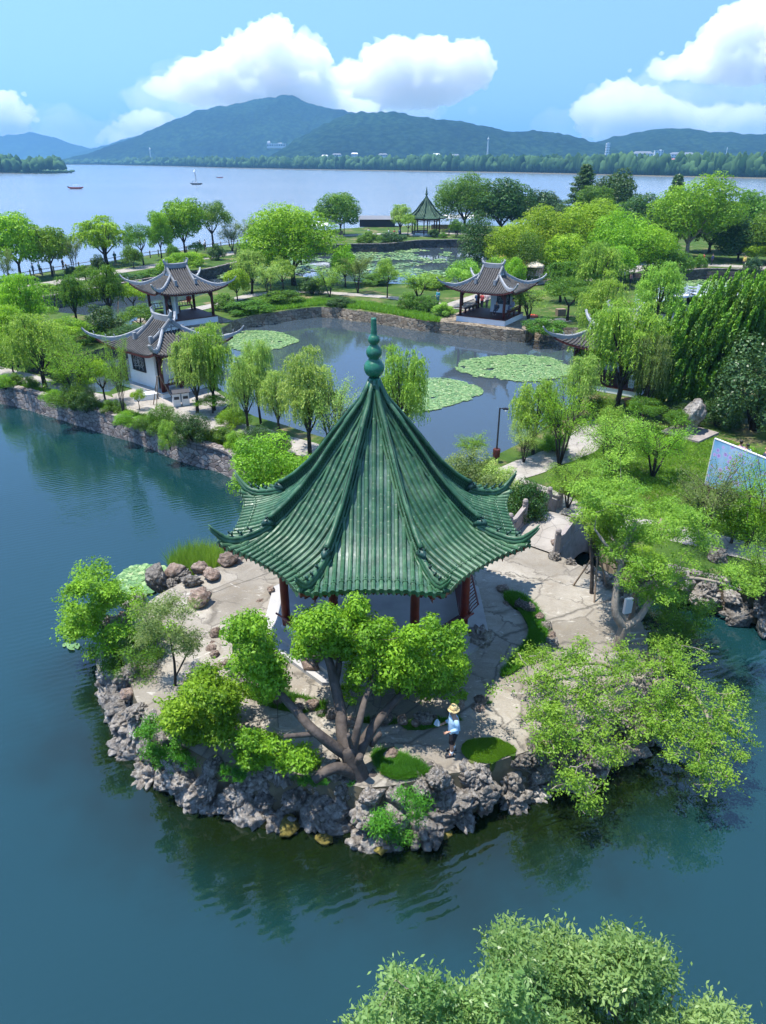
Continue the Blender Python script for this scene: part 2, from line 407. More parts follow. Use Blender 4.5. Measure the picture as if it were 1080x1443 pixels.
lk = [P(x, y, 0.012) for x, y in ((-700, 446), (-250, 436), (0, 413), (100, 389), (200, 370), (300, 356), (380, 346), (450, 332), (560, 325), (1500, 325))]
lk += [Vector((5150, lk[-1].y + 300, .012)), Vector((5150, 7850, .012)), Vector((-5150, 7850, .012)), Vector((-5150, lk[0].y + 100, .012))]
wm = MB(); wm.add(lk, [tuple(range(len(lk)))]); tag(wm.build('lake_water', mat_lake()), kind='structure')
pl = [P(x, y, 0.006) for x, y in ((-250, 497), (0, 525), (150, 569), (260, 598), (345, 614), (500, 670), (640, 692), (740, 680), (810, 640), (900, 560), (1000, 500), (1400, 520), (1400, 350), (900, 350), (700, 331), (590, 331), (400, 345), (200, 378), (0, 413), (-250, 432))]
wm = MB(); wm.add(pl, [tuple(range(len(pl)))]); tag(wm.build('pond_water', mat_lake('pond_water', (0.030, 0.046, 0.058), (0.045, 0.062, 0.076), .06, .05, 1.5)), kind='structure')  # paler body colour, the hazy sky's reflection painted into it
# ================================================================= land
def land(name, pts, z, top, side, it=1, jit=0.25, seed=1, world=False):
    rng = random.Random(seed)
    w_ = [Vector((p[0], p[1], 0)) if world else P(p[0], p[1], z) for p in pts]
    w_ = smooth_poly(w_, it); out = []
    n = len(w_)
    for i in range(n):
        a, b = w_[i], w_[(i + 1) % n]; L = (b - a).length
        k = max(1, min(10, int(L / 2.0)))
        for j in range(k):
            q = a.lerp(b, j / k); out.append(Vector((q.x + rng.uniform(-jit, jit), q.y + rng.uniform(-jit, jit), z)))
    mb = MB(); n = len(out)
    ar = sum(out[i].x * out[(i + 1) % n].y - out[(i + 1) % n].x * out[i].y for i in range(n))
    if ar < 0: out.reverse()
    mb.mi = 0; mb.add(out, [tuple(range(n))])
    cen = sum(out, Vector()) / n
    low = []
    for i in range(n):
        t = (out[(i + 1) % n] - out[i - 1]).normalized(); o = Vector((t.y, -t.x, 0))
        low.append(Vector((out[i].x, out[i].y, 0)) + o * rng.uniform(0.15, 0.5) + Vector((0, 0, -0.8)))
    mb.mi = 1; mb.add(out + low, [(i, n + i, n + (i + 1) % n, (i + 1) % n) for i in range(n)])
    return tag(mb.build(name, [top, side]), kind='structure')

ISLAND = [(185, 955), (190, 990), (225, 1030), (275, 1062), (335, 1080), (400, 1088), (470, 1098), (530, 1112), (600, 1096), (680, 1080), (760, 1050),
          (850, 1020), (900, 985), (915, 920), (905, 870), (868, 822), (820, 797), (790, 785), (768, 758), (738, 745), (680, 735), (600, 728), (500, 728), (400, 745),
          (345, 790), (300, 800), (235, 830), (190, 862), (165, 900), (172, 930)]
land('island_ground', ISLAND, GZ, M['paving'], M['bank'], jit=0.08)
land('causeway_ground', [(-200, 512), (0, 543), (70, 560), (150, 583), (200, 597), (260, 620), (345, 645), (380, 703), (500, 722), (640, 722), (740, 733), (805, 722),
      (832, 738), (858, 762), (900, 788), (960, 805), (1030, 822), (1080, 842), (1400, 900), (1500, 600), (1150, 450), (985, 445), (905, 452), (850, 478), (822, 500), (835, 540),
      (800, 575), (775, 598), (740, 622), (690, 648), (640, 662), (600, 655), (500, 630), (420, 605), (345, 582), (330, 560), (300, 541), (215, 531), (170, 541), (150, 555), (100, 545), (60, 528), (0, 510), (-200, 485)],
     1.25, M['grass'], M['bank'], seed=2, jit=0.12)
land('middle_ground', [(180, 466), (285, 470), (318, 462), (330, 447), (430, 434), (460, 431), (540, 442), (600, 451), (640, 451), (690, 454), (745, 458), (775, 466), (800, 460), (850, 468), (905, 440), (925, 405),
      (900, 388), (740, 388), (640, 399), (560, 400), (460, 395), (400, 385), (330, 398), (280, 418), (200, 438)], 1.2, M['grass'], M['masonry_tan'], seed=3, jit=0.2)
land('lakeside_ground', [(-250, 447), (0, 434), (60, 421), (130, 409), (200, 396), (300, 379), (400, 353), (480, 346), (540, 345), (560, 343), (590, 340), (640, 338), (690, 340), (760, 380), (930, 386), (1000, 380),
      (1400, 392), (1400, 322), (1000, 318), (650, 318), (560, 317), (450, 324), (380, 339), (300, 347), (200, 361), (100, 378), (0, 393), (-250, 418)], 1.3, M['grass'], M['masonry_dark'], seed=4, jit=0.15)
land('garden_ground', [(-250, 452), (0, 450), (70, 438), (120, 444), (165, 450), (215, 472), (228, 489), (150, 488), (110, 500), (60, 510), (-250, 482)], 1.15, M['grass'], M['masonry_dark'], seed=5)
land('near_ground', [(-30, -30), (30, -30), (22, 5), (9.0, 7.0), (4, 8.0), (-6, 6)], 0.7, M['grass'], M['bank'], seed=6, world=True)

def path(name, pts, width, z, m=None, kind='structure'):
    ps = spline([P(x, y, z) for x, y in pts], 6); mb = MB(); L = []; R = []
    for i, p in enumerate(ps):
        t = (ps[min(i + 1, len(ps) - 1)] - ps[max(i - 1, 0)]).normalized(); s = Vector((-t.y, t.x, 0)) * width / 2
        s *= 1 + 0.06 * math.sin(i * 1.7)
        L.append(p + s); R.append(p - s)
    n = len(ps); mb.add(R + L, [(i, i + 1, n + i + 1, n + i) for i in range(n - 1)])
    return tag(mb.build(name, m or M['path']), kind=kind)
path('path', [(-100, 500), (0, 524), (60, 540), (120, 558), (170, 572), (240, 588), (330, 603), (430, 632), (520, 660), (620, 678), (700, 672), (770, 648), (820, 628), (835, 605), (880, 585)], 2.0, 1.285)
path('path', [(700, 672), (770, 700), (808, 718)], 1.9, 1.295)
path('path', [(800, 714), (850, 728), (920, 745), (1000, 762), (1100, 790)], 1.7, 1.29)
path('path', [(-100, 428), (0, 413), (60, 401), (130, 389), (200, 377), (300, 361), (380, 347), (450, 335), (540, 329), (650, 329), (700, 331)], 3.2, 1.32)
path('path', [(200, 452), (300, 430), (360, 415), (430, 411), (500, 415), (560, 420), (640, 432), (700, 440), (760, 452), (800, 450)], 1.9, 1.23)
path('path', [(640, 432), (740, 400), (830, 395), (900, 378), (960, 372), (1100, 378)], 3.2, 1.335)
mb = MB(); tr = [P(x, y, 1.29) for x, y in ((158, 556), (200, 545), (300, 548), (325, 566), (300, 590), (215, 582), (165, 570))]
mb.prism([(p.x, p.y) for p in tr], 1.1, 1.31); tag(mb.build('house_terrace_paving', M['path']), kind='structure')

# ================================================================= hills and far shore
def mat_forest(name, dark, light, sc=0.03):
    m, nt, out = newmat(name); v = coords(nt)
    a = ramp(nt, voro(nt, v, sc * 1.6, 'F1', 'Distance'), [(0.1, light), (0.75, dark)])
    b = ramp(nt, noisen(nt, v, sc * 0.12, 5, 0.6), [(0.35, (0.35,) * 3), (0.65, (1.0,) * 3)])
    princ(nt, out, mixc(nt, 0.85, a, b, 'MULTIPLY'), 1.0, 0.0, bumpn(nt, noisen(nt, v, sc * 1.2, 6, .7), 1.0, 14.0)); return m
M['forest'] = mat_forest('hill_forest', (0.006, 0.020, 0.010), (0.034, 0.075, 0.030))
M['forest_far'] = mat_forest('far_forest', (0.012, 0.03, 0.02), (0.04, 0.09, 0.04), 0.012)
def hill(name, prof, Y, depth, m, nx=150, ny=30, bump=7.0, seed=0):
    xs = [p[0] for p in prof]; x0, x1 = min(xs), max(xs); V = []
    for j in range(ny + 1):
        tj = j / ny * 2 - 1
        for i in range(nx + 1):
            px = x0 + (x1 - x0) * i / nx
            top = Q(px, interp(px, prof), Y)
            k = math.cos(tj * PI / 2) ** 0.8 if abs(tj) < 1 else 0.0
            yy = Y + tj * depth
            n1 = noise.fractal(Vector((top.x * 0.0022, yy * 0.0022, seed)), 1.0, 2.0, 4)
            n2 = noise.noise(Vector((top.x * 0.035, yy * 0.02, seed + 5)))
            h = max(0, top.z) * k * (1 + 0.28 * n1 * (1 - k)) + (n2 * bump * min(1, k * 3)) + (noise.noise(Vector((top.x * 0.012, yy * 0.008, seed))) * bump * 1.2 * k)
            V.append((top.x * 1.0, yy, max(h, -1.0) if k > 0.02 else -1.0))
    W_ = nx + 1; F = [(j * W_ + i, j * W_ + i + 1, (j + 1) * W_ + i + 1, (j + 1) * W_ + i) for j in range(ny) for i in range(nx)]
    mb = MB(); mb.add(V, F); return tag(mb.build(name, m, smooth=True), kind='structure')
hill('hills', [(120, 232), (150, 221), (185, 207), (205, 196), (230, 185), (255, 172), (285, 158), (310, 152), (340, 147), (370, 141), (392, 137), (403, 134), (420, 139), (450, 150), (480, 156), (530, 166), (600, 185), (680, 215), (740, 240)], 4300, 900, M['forest'], 220, 40, 8, 1)
hill('hills', [(380, 232), (405, 212), (430, 194), (455, 178), (480, 166), (510, 160), (540, 159), (570, 162), (610, 168), (650, 173), (690, 183), (715, 187), (745, 186), (775, 188), (800, 193), (820, 200), (838, 212), (860, 226), (880, 238)], 3000, 700, M['forest'], 260, 40, 8, 2)
hill('hills', [(760, 236), (800, 222), (835, 208), (860, 198), (890, 189), (915, 184), (945, 181), (975, 184), (1000, 188), (1020, 189), (1050, 190), (1080, 190), (1150, 186), (1250, 200), (1350, 240)], 3100, 650, M['forest'], 200, 34, 7, 3)
hill('hills', [(-260, 215), (-120, 196), (-40, 192), (10, 192), (35, 189), (48, 187), (60, 190), (85, 199), (110, 206), (140, 213), (180, 222), (230, 232)], 7000, 700, M['forest_far'], 120, 20, 12, 4)
hill('hills', [(90, 230), (120, 216), (150, 207), (180, 196), (205, 191), (240, 190), (300, 200), (360, 220), (420, 236)], 6600, 700, M['forest_far'], 100, 20, 12, 5)
# far shore land
sh = [(-300, 231.2), (60, 231.4), (140, 231.8), (250, 234), (320, 236), (420, 238), (560, 240), (700, 242), (800, 244), (900, 246.5), (1000, 248.5), (1100, 250.5), (1400, 257)]
mb = MB(); a = [P(x, y, 1.0) for x, y in sh]
far = [Vector((v.x * (3400 / max(v.y, 1)) if v.y < 3400 else v.x * 1.3, max(v.y + 300, 3400), 1.0)) for v in a]
n = len(a); mb.mi = 0; mb.add(a + far, [(i, i + 1, n + i + 1, n + i) for i in range(n - 1)])
mb.mi = 1; mb.add(a + [Vector((v.x, v.y - 3, -0.5)) for v in a], [(i, n + i, n + i + 1, i + 1) for i in range(n - 1)])
tag(mb.build('far_shore_ground', [M['forest'], M['bank']]), kind='structure')
# ================================================================= haze
def haze():
    m, nt, out = newmat('haze')
    p = nt.nodes.new('ShaderNodeVolumePrincipled')
    p.inputs['Color'].default_value = (0.19, 0.43, 0.68, 1); p.inputs['Density'].default_value = 0.00018
    p.inputs['Anisotropy'].default_value = 0.0
    nt.links.new(p.outputs[0], out.inputs['Volume'])
    mb = MB(); mb.box((0, 3900, 149), (10800, 8200, 302))
    return tag(mb.build('haze', m), kind='stuff')
haze()

# ================================================================= clouds (beyond the haze)
def cloud_mat(dens=.0095):
    m, nt, out = newmat('cloud')
    p = nt.nodes.new('ShaderNodeVolumeScatter'); p.inputs['Color'].default_value = (1, 1, 1, 1); p.inputs['Density'].default_value = dens; p.inputs['Anisotropy'].default_value = 0.4
    nt.links.new(p.outputs[0], out.inputs['Volume']); return m
CM = cloud_mat(); CV = cloud_mat(.0006)
import bmesh
def ico(sub):
    bm = bmesh.new(); bmesh.ops.create_icosphere(bm, subdivisions=sub, radius=1.0)
    V = np.array([v.co[:] for v in bm.verts]); F = np.array([[v.index for v in f.verts] for f in bm.faces]); bm.free(); return V, F
ICO = {k: ico(k) for k in (1, 2, 3, 4, 5)}
def cloud(outline, Y, n, seed, depth=500, mat=None, rmul=1.0, vox=13.0):
    """puffs heaped up inside this outline, at their own distance; thin towards the ragged base"""
    rng = random.Random(seed); V0, F0 = ICO[4]; VS = []; FS = []; TS = []; off = 0
    ys = [p[1] for p in outline]; ytop, ybot = min(ys), max(ys)
    for k, (x, y) in enumerate(sample_poly(outline, n, rng)):
        # keep puffs small near the edge of the outline
        d = 1e9
        for i in range(len(outline)):
            a = Vector(outline[i]); b = Vector(outline[(i + 1) % len(outline)]); ab = b - a
            t = max(0, min(1, (Vector((x, y)) - a).dot(ab) / max(ab.length_squared, 1e-6))); d = min(d, (Vector((x, y)) - a - ab * t).length)
        r = max(4.0, min(26.0, d * 1.1)) * rng.uniform(.7, 1.1) * rmul
        yy = Y + rng.uniform(-1, 1) * depth; c = Q(x, y, yy); R = r / 1000.0 * depth_of(c)
        fall = (ybot - y) / (ybot - ytop + 1e-6)
        pts = np.empty_like(V0); tt = np.empty(len(V0))
        sd = Vector((rng.random() * 50, rng.random() * 50, rng.random() * 50))
        for q in range(len(V0)):
            v = Vector(V0[q]); nn = noise.fractal(v * 1.9 + sd, 0.75, 2.2, 5)
            pts[q] = np.array(c) + V0[q] * R * (1 + 0.55 * nn) * np.array((1.15, 1, 0.85))
        VS.append(pts); FS.append(F0 + off); off += len(V0)
    me = npmesh('clouds', np.vstack(VS), np.vstack(FS), mat or CM, None, True); o = link(bpy.data.objects.new('clouds', me))
    md = o.modifiers.new('r', 'REMESH'); md.mode = 'VOXEL'; md.voxel_size = vox; md.use_smooth_shade = True
    return tag(o, kind='structure')
cloud([(185, 122), (215, 112), (262, 92), (300, 74), (318, 62), (348, 46), (368, 26), (388, 17), (408, 26), (414, 48), (440, 56), (466, 74), (472, 92), (455, 104), (470, 120), (560, 165), (600, 185), (380, 175), (300, 152), (215, 136)], 11000, 170, 1)
cloud([(445, 112), (470, 96), (500, 86), (520, 62), (548, 55), (580, 57), (600, 50), (622, 52), (634, 66), (662, 54), (684, 64), (693, 84), (688, 112), (662, 135), (600, 155), (520, 155)], 11800, 130, 2)
cloud([(812, 180), (806, 160), (818, 142), (848, 128), (866, 116), (905, 122), (940, 138), (1000, 150), (1040, 146), (1090, 150), (1130, 200), (960, 200), (840, 196)], 11000, 120, 3)
cloud([(885, 98), (920, 90), (935, 70), (990, 66), (992, 40), (1012, 22), (1030, 2), (1060, -6), (1140, -10), (1150, 110), (1080, 118), (1020, 120), (960, 112), (905, 112)], 11900, 140, 4)
cloud([(-40, 180), (-40, 120), (0, 128), (35, 130), (48, 150), (56, 172), (40, 190), (0, 196)], 11200, 50, 5)
cloud([(128, 200), (150, 178), (178, 165), (204, 150), (216, 158), (240, 160), (262, 176), (235, 196), (170, 208)], 11500, 50, 6)

cloud([(170, 130), (250, 110), (360, 90), (480, 110), (600, 110), (690, 120), (660, 165), (560, 185), (420, 170), (300, 175), (200, 165)], 12600, 40, 7, mat=CV, rmul=1.8, vox=60)
cloud([(740, 185), (800, 150), (880, 120), (1000, 100), (1120, 100), (1150, 200), (900, 215)], 12700, 30, 8, mat=CV, rmul=1.8, vox=60)
cloud([(-60, 200), (-20, 160), (60, 160), (180, 175), (290, 175), (240, 215), (60, 215)], 12500, 24, 9, mat=CV, rmul=1.6, vox=60)
# ================================================================= far wooded shore, as masses
def tree_mass(name, spots, mat, seed, kind='stuff', label=None, cat=None):
    """spots: (base point, height, width)"""
    rng = random.Random(seed); VS = []; FS = []; TS = []; off = 0; V0, F0 = ICO[2]
    for b, h, wd in spots:
        sd = rng.random() * 90; tint = rng.random()
        pts = np.array([np.array(b) + np.array((v[0] * wd / 2, v[1] * wd / 2, h * 0.5 + v[2] * h * 0.5)) * 1.0 + np.array((v[0], v[1], v[2])) * (wd * .38 * noise.noise(Vector(v) * 2.6 + Vector((sd, 0, 0)))) for v in V0])
        VS.append(pts); FS.append(F0 + off); off += len(V0); TS.append(np.full(len(V0), tint))
    me = npmesh(name, np.vstack(VS), np.vstack(FS), mat, np.concatenate(TS), False)
    return tag(link(bpy.data.objects.new(name, me)), label, cat, None, kind)
M['mass'] = leafmat('far_tree_foliage', (0.016, 0.05, 0.02), (0.07, 0.15, 0.055), 0.9, 0.0, 0.05)
rng = random.Random(5); spots = []
for row in range(5):
    px = -60
    while px < 1150:
        y = interp(px, sh) - 0.25 - row * (0.55 if px > 300 else 0.12)
        b = P(px, y, 1.0); h = rng.uniform(9, 24) * (1.0 if px > 180 else .8); w_ = rng.uniform(7, 17) * (depth_of(b) / 1400) ** .6
        spots.append((b, h, w_)); px += rng.uniform(1.8, 4.6)
tree_mass('far_treeline', spots, M['mass'], 6)
pen = [(-60, 242), (20, 243.5), (60, 244), (92, 243), (105, 241.5), (60, 239), (-60, 238.5)]
land('peninsula_ground', pen, 0.8, M['forest'], M['bank'], jit=1.5, seed=9)
spots = []
for k in range(150):
    px = rng.uniform(-60, 92); b = P(px, rng.uniform(239.6, 243.0), 0.8)
    hh = interp(px, [(-60, 22), (0, 21), (30, 20), (38, 13), (44, 18), (80, 19), (92, 10)]) * rng.uniform(.7, 1.05)
    spots.append((b, hh * depth_of(b) / 1000, rng.uniform(8, 15)))
tree_mass('peninsula_treeline', spots, M['mass'], 7)
spots = [(P(px + rng.uniform(-2, 2), 242.9, 0.8), rng.uniform(2, 4), rng.uniform(4, 8)) for px in range(34, 104, 3)]
tree_mass('shoreline_undergrowth', spots, leafmat('reed_bed', (0.03, 0.07, 0.03), (0.07, 0.13, 0.06), 0.9, 0), 8)

# ================================================================= far buildings
M['wall_far'] = simple('pale_render', (0.75, 0.74, 0.72), 0.8, 0.06, 0.1)
M['roof_red'] = simple('red_roof', (0.42, 0.13, 0.09), 0.8, 0.15, 0.2)
M['roof_grey'] = simple('grey_roof', (0.16, 0.17, 0.19), 0.8, 0.15, 0.2)
M['winglass'] = simple('window_glass', (0.03, 0.045, 0.06), 0.2, 0.2, 1)
def far_building(px, py, wpx, hpx, z, roofm, label, Y=None, floors=3, bays=6, gable=True, group=None):
    b = P(px, py, z) if Y is None else Q(px, py, Y)
    k = depth_of(b) / 1000.0; w_, h = wpx * k, hpx * k; d = w_ * 0.45
    t = thing('building', label, 'building', b, 0.0, group)
    mb = MB(); mb.box((0, 0, h / 2 - 2), (w_, d, h + 4)); mb.build('wall', M['wall_far'], t)
    mb = MB()
    if gable:
        r = h * 0.35 + 1
        mb.add([(-w_ / 2 - 1, -d / 2 - 1, h), (w_ / 2 + 1, -d / 2 - 1, h), (w_ / 2 + 1, d / 2 + 1, h), (-w_ / 2 - 1, d / 2 + 1, h), (-w_ * .4, 0, h + r), (w_ * .4, 0, h + r)],
               [(0, 1, 5, 4), (2, 3, 4, 5), (1, 2, 5), (3, 0, 4), (3, 2, 1, 0)])
    else: mb.box((0, 0, h + 0.5), (w_ + 1, d + 1, 1.0)); mb.box((w_ * .2, 0, h + 2), (w_ * .2, d * .5, 2.4))
    mb.build('roof', roofm, t)
    for f in range(floors):
        for c in range(bays):
            mb = MB(); mb.box((-w_ / 2 + w_ * (c + .5) / bays, -d / 2 - 0.05, h * (f + .55) / floors), (w_ / bays * .5, .2, h / floors * .45)); mb.build('window', M['winglass'], t)
    return t
far_building(1057, 242, 30, 9, 2.0, M['roof_grey'], 'long white three storey lakeside block at the far right shore', gable=False, bays=8)
far_building(1005, 231, 14, 6, 2, M['roof_red'], 'small red roofed house above the right shore trees', Y=2100, floors=2, bays=4)
far_building(960, 224, 34, 6, 2, M['roof_grey'], 'long pale hall on the far slope right of the tower', Y=2200, floors=2, bays=9)
far_building(905, 224, 26, 7, 2, M['roof_grey'], 'grey roofed pale building just right of the white tower', Y=2200, floors=2, bays=6)
far_building(950, 231, 24, 5, 2, M['roof_red'], 'low red roofed row below the long pale hall', Y=2100, floors=1, bays=6)
far_building(928, 219, 12, 6, 2, M['wall_far'], 'square white block highest in the far village', Y=2500, floors=3, bays=3, gable=False)
far_building(985, 222, 14, 5, 2, M['roof_grey'], 'small pale block at the right end of the far village', Y=2400, floors=2, bays=4, gable=False)
far_building(1030, 228, 20, 4, 2, M['roof_grey'], 'low grey shed behind the far right shore trees', Y=2300, floors=1, bays=5)
far_building(390, 207, 26, 4, 2, M['wall_far'], 'white terrace building on the saddle between the two mountains', Y=2700, floors=1, bays=8, gable=False)
far_building(379, 204, 4, 4, 2, M['wall_far'], 'tiny white tower block left of the terrace building on the hill', Y=2700, floors=1, bays=2, gable=False)
for i, (x, y, w_, lb) in enumerate([(475, 221, 12, 'tiny white cottage at the foot of the dark mountain, furthest left'), (500, 220, 9, 'tiny white cottage at the mountain foot, second from the left'),
        (540, 221, 12, 'tiny white shed in the middle of the mountain foot'), (615, 221, 10, 'tiny white house left of the radio mast'), (640, 222, 14, 'tiny white row house right before the radio mast'), (458, 223, 8, 'tiny grey hut behind the middle shore trees')]):
    far_building(x, y, w_, 3, 2, M['wall_far'] if i % 2 else M['roof_grey'], lb, Y=2000, floors=1, bays=4)
def mast(px, y0, y1, Y, label, lattice=True, white=True):
    b = Q(px, y0, Y); h = (y0 - y1) * depth_of(b) / 1000.0
    t = thing('radio_mast' if lattice else 'water_tower', label, 'mast' if lattice else 'tower', b)
    mb = MB(); r = h * (.03 if lattice else .12)
    for sx, sy in ((-1, -1), (1, -1), (1, 1), (-1, 1)): mb.tube([(sx * r, sy * r, -5), (sx * r * .35, sy * r * .35, h)], h * .012, 5)
    for k in range(12):
        z = h * k / 12; q = r * (1 - .65 * z / h); q2 = r * (1 - .65 * (z + h / 12) / h)
        mb.bar((-q, -q, z), (q2, -q2, z + h / 12), h * .01, h * .01); mb.bar((q, -q, z), (-q2, -q2, z + h / 12), h * .01, h * .01)
    mb.build('frame', M['wall_far'], t)
    mb = MB()
    if lattice: mb.lathe([(h * .03, 0), (h * .06, h * .02), (h * .06, h * .05), (h * .02, h * .07)], (0, 0, h * .86), 10)
    else:
        for k in range(6): mb.box((0, 0, h * (k + .5) / 6.0), (r * 2.1, r * 2.1, h / 9))
    mb.build('platform', M['wall_far'], t)
mast(687, 222, 196, 2200, 'slender white radio mast on the far slope')
mast(855, 222, 203, 2400, 'white tower with stacked floors above the far village', False)
mast(214, 232, 210, 3000, 'thin pale mast on the far shore, left of the blue mountain')
mast(1023, 222, 209, 2400, 'thin pale mast above the far right hillside')

# ================================================================= boats on the lake
M['hull_red'] = simple('red_hull', (0.45, 0.07, 0.05), 0.5, 0.1, 1)
M['hull_white'] = simple('white_hull', (0.7, 0.7, 0.7), 0.4, 0.05, 1)
M['dark'] = simple('dark_metal', (0.03, 0.03, 0.035), 0.5, 0.2, 3)
def hull(L, W_, H):
    mb = MB()
    def fn(u, v):
        x = (u - .5) * L; k = (1 - abs(2 * u - 1) ** 2.6) ** .7 * .98 + .02; a = PI * v
        return (x, math.cos(a) * W_ / 2 * k, -math.sin(a) * H * (.35 + .65 * k) + H * .8 + .25 * H * abs(2 * u - 1) ** 3)
    mb.grid(fn, 14, 8); mb.box((0, 0, H * .6), (L * .85, W_ * .7, .08)); return mb
def motorboat(px, py, L, label, m):
    b = P(px, py, 0); t = thing('motorboat', label, 'boat', b, 0.2)
    hull(L, L * .3, L * .13).build('hull', m, t, True)
    mb = MB(); mb.box((L * .05, 0, L * .24), (L * .4, L * .26, .12)); [mb.tube([(x, y, L * .08), (x, y, L * .24)], .05, 5) for x in (-L * .12, L * .2) for y in (-L * .1, L * .1)]
    mb.build('canopy', M['hull_white'] if m is M['hull_red'] else M['hull_red'], t)
    mb = MB(); mb.box((-L * .47, 0, L * .12), (L * .06, L * .06, L * .12)); mb.build('motor', M['dark'], t)
motorboat(107, 266, 9.5, 'low red boat with small canopy on the open lake at left', M['hull_red'])
motorboat(310, 250.5, 7.0, 'tiny dark red boat on the lake right of the sailing marker', M['hull_red'])
b = P(277, 260, 0); t = thing('sailboat', 'slim dark boat with one furled upright sail on the lake', 'boat', b, 0.15)
hull(9, 2.6, 1.2).build('hull', M['dark'], t, True)
mb = MB(); mb.tube([(0, 0, .8), (0, 0, 7.5), (0, 0, 11)], [.22, .16, .08], 7); mb.bar((0, 0, 1.9), (-3.0, 0, 2.0), .14, .14); mb.build('mast', M['dark'], t)
mb = MB(); mb.tube([(-.3, 0, 6.6), (-.5, 0, 8.6), (-.2, 0, 10.6)], [.35, .95, .15], 8); mb.build('sail', M['hull_white'], t)
mb = MB(); mb.box((-.8, 0, 1.5), (3.0, 1.5, .9), taper=.8); mb.build('cabin', M['hull_white'], t)
b = P(0, 0, 0) if False else None
# ================================================================= the green eight-sided pavilion
def mat_glaze(name, c0, c1, c2, rough=0.28):
    m, nt, out = newmat(name); v = coords(nt)
    a = ramp(nt, noisen(nt, v, 1.1, 6, 0.65), [(0.28, c0), (0.5, c1), (0.75, c2)])
    g = voro(nt, v, 4.2, 'F1', 'Color'); sp = nt.nodes.new('ShaderNodeSeparateColor'); nt.links.new(g, sp.inputs[0])
    k = ramp(nt, sp.outputs[0], [(0, (0.72,) * 3), (1, (1.0,) * 3)])
    a = mixc(nt, 0.8, a, k, 'MULTIPLY')
    st = ramp(nt, noisen(nt, coords(nt, scale=(1, 1, .35)), 3.5, 6, 0.7), [(0.5, (0, 0, 0)), (0.7, (1, 1, 1))])
    a = mixc(nt, st, a, mixc(nt, .5, a, (0.02, 0.035, 0.02)))
    dust = ramp(nt, noisen(nt, v, 9, 5, 0.75), [(0.56, (0, 0, 0)), (0.72, (1, 1, 1))])
    a = mixc(nt, dust, a, mixc(nt, 0.35, a, (0.35, 0.42, 0.36)))
    r = ramp(nt, noisen(nt, v, 6, 4, 0.6), [(0.3, (rough + .06,) * 3), (0.7, (rough + .34,) * 3)])
    princ(nt, out, a, r, 0.5, bumpn(nt, noisen(nt, v, 12, 4, 0.6), 0.12, 0.01)); return m
M['glaze'] = mat_glaze('green_glaze', (0.012, 0.062, 0.026), (0.028, 0.105, 0.044), (0.10, 0.20, 0.10), .3)
M['glaze_pan'] = mat_glaze('green_glaze_pan', (0.014, 0.06, 0.042), (0.03, 0.10, 0.07), (0.16, 0.22, 0.18))
M['glaze_dark'] = mat_glaze('green_glaze_dark', (0.006, 0.035, 0.03), (0.010, 0.055, 0.04), (0.02, 0.08, 0.06))
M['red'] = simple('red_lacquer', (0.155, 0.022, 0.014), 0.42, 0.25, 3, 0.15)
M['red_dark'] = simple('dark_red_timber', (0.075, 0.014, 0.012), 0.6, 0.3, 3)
M['white'] = simple('white_plaster', (0.72, 0.73, 0.74), 0.8, 0.07, 0.8)
M['slab'] = simple('grey_slab', (0.36, 0.35, 0.34), 0.8, 0.15, 1.2, 0.3)
M['void'] = simple('open_lattice_backing', (0.006, 0.02, 0.018), 0.8, 0.2, 3)

RP = [(0.10, 8.95), (0.30, 8.42), (0.60, 7.88), (1.0, 7.33), (1.55, 6.58), (2.0, 6.0), (2.5, 5.42), (3.1, 4.85), (3.6, 4.47), (4.1, 4.2), (4.6, 4.1), (4.9, 4.1), (5.15, 4.12), (5.35, 4.3), (5.55, 4.66), (5.62, 4.9)]
ZM = [(0.08, 8.7), (.37, 7.95), (.9, 7.12), (1.43, 6.36), (1.9, 5.72), (2.4, 5.15), (2.87, 4.7), (3.3, 4.37), (3.7, 4.22), (4.1, 4.09), (4.5, 4.0), (4.8, 3.96), (5.2, 3.94)]
T8 = math.tan(math.radians(22.5))
def rs_surf(s):
    # roof surface height at the ridge line, without the final up-turned horn
    return interp(s, [(0.10, 8.75), (.40, 7.98), (.95, 7.15), (1.55, 6.40), (2.0, 5.80), (2.5, 5.22), (3.1, 4.65), (3.6, 4.28), (4.1, 4.08), (4.6, 3.96), (4.9, 3.96), (5.15, 4.03), (5.41, 4.17)])
def roof_z(a, u):
    k = min(1.0, abs(u) / max(a * T8, 1e-4)); zr = rs_surf(a / math.cos(math.radians(22.5)))
    zm = interp(a, ZM); return zm + (zr - zm) * k ** 2.2
def eave_a(k): return 4.58 + 0.42 * k ** 3.2
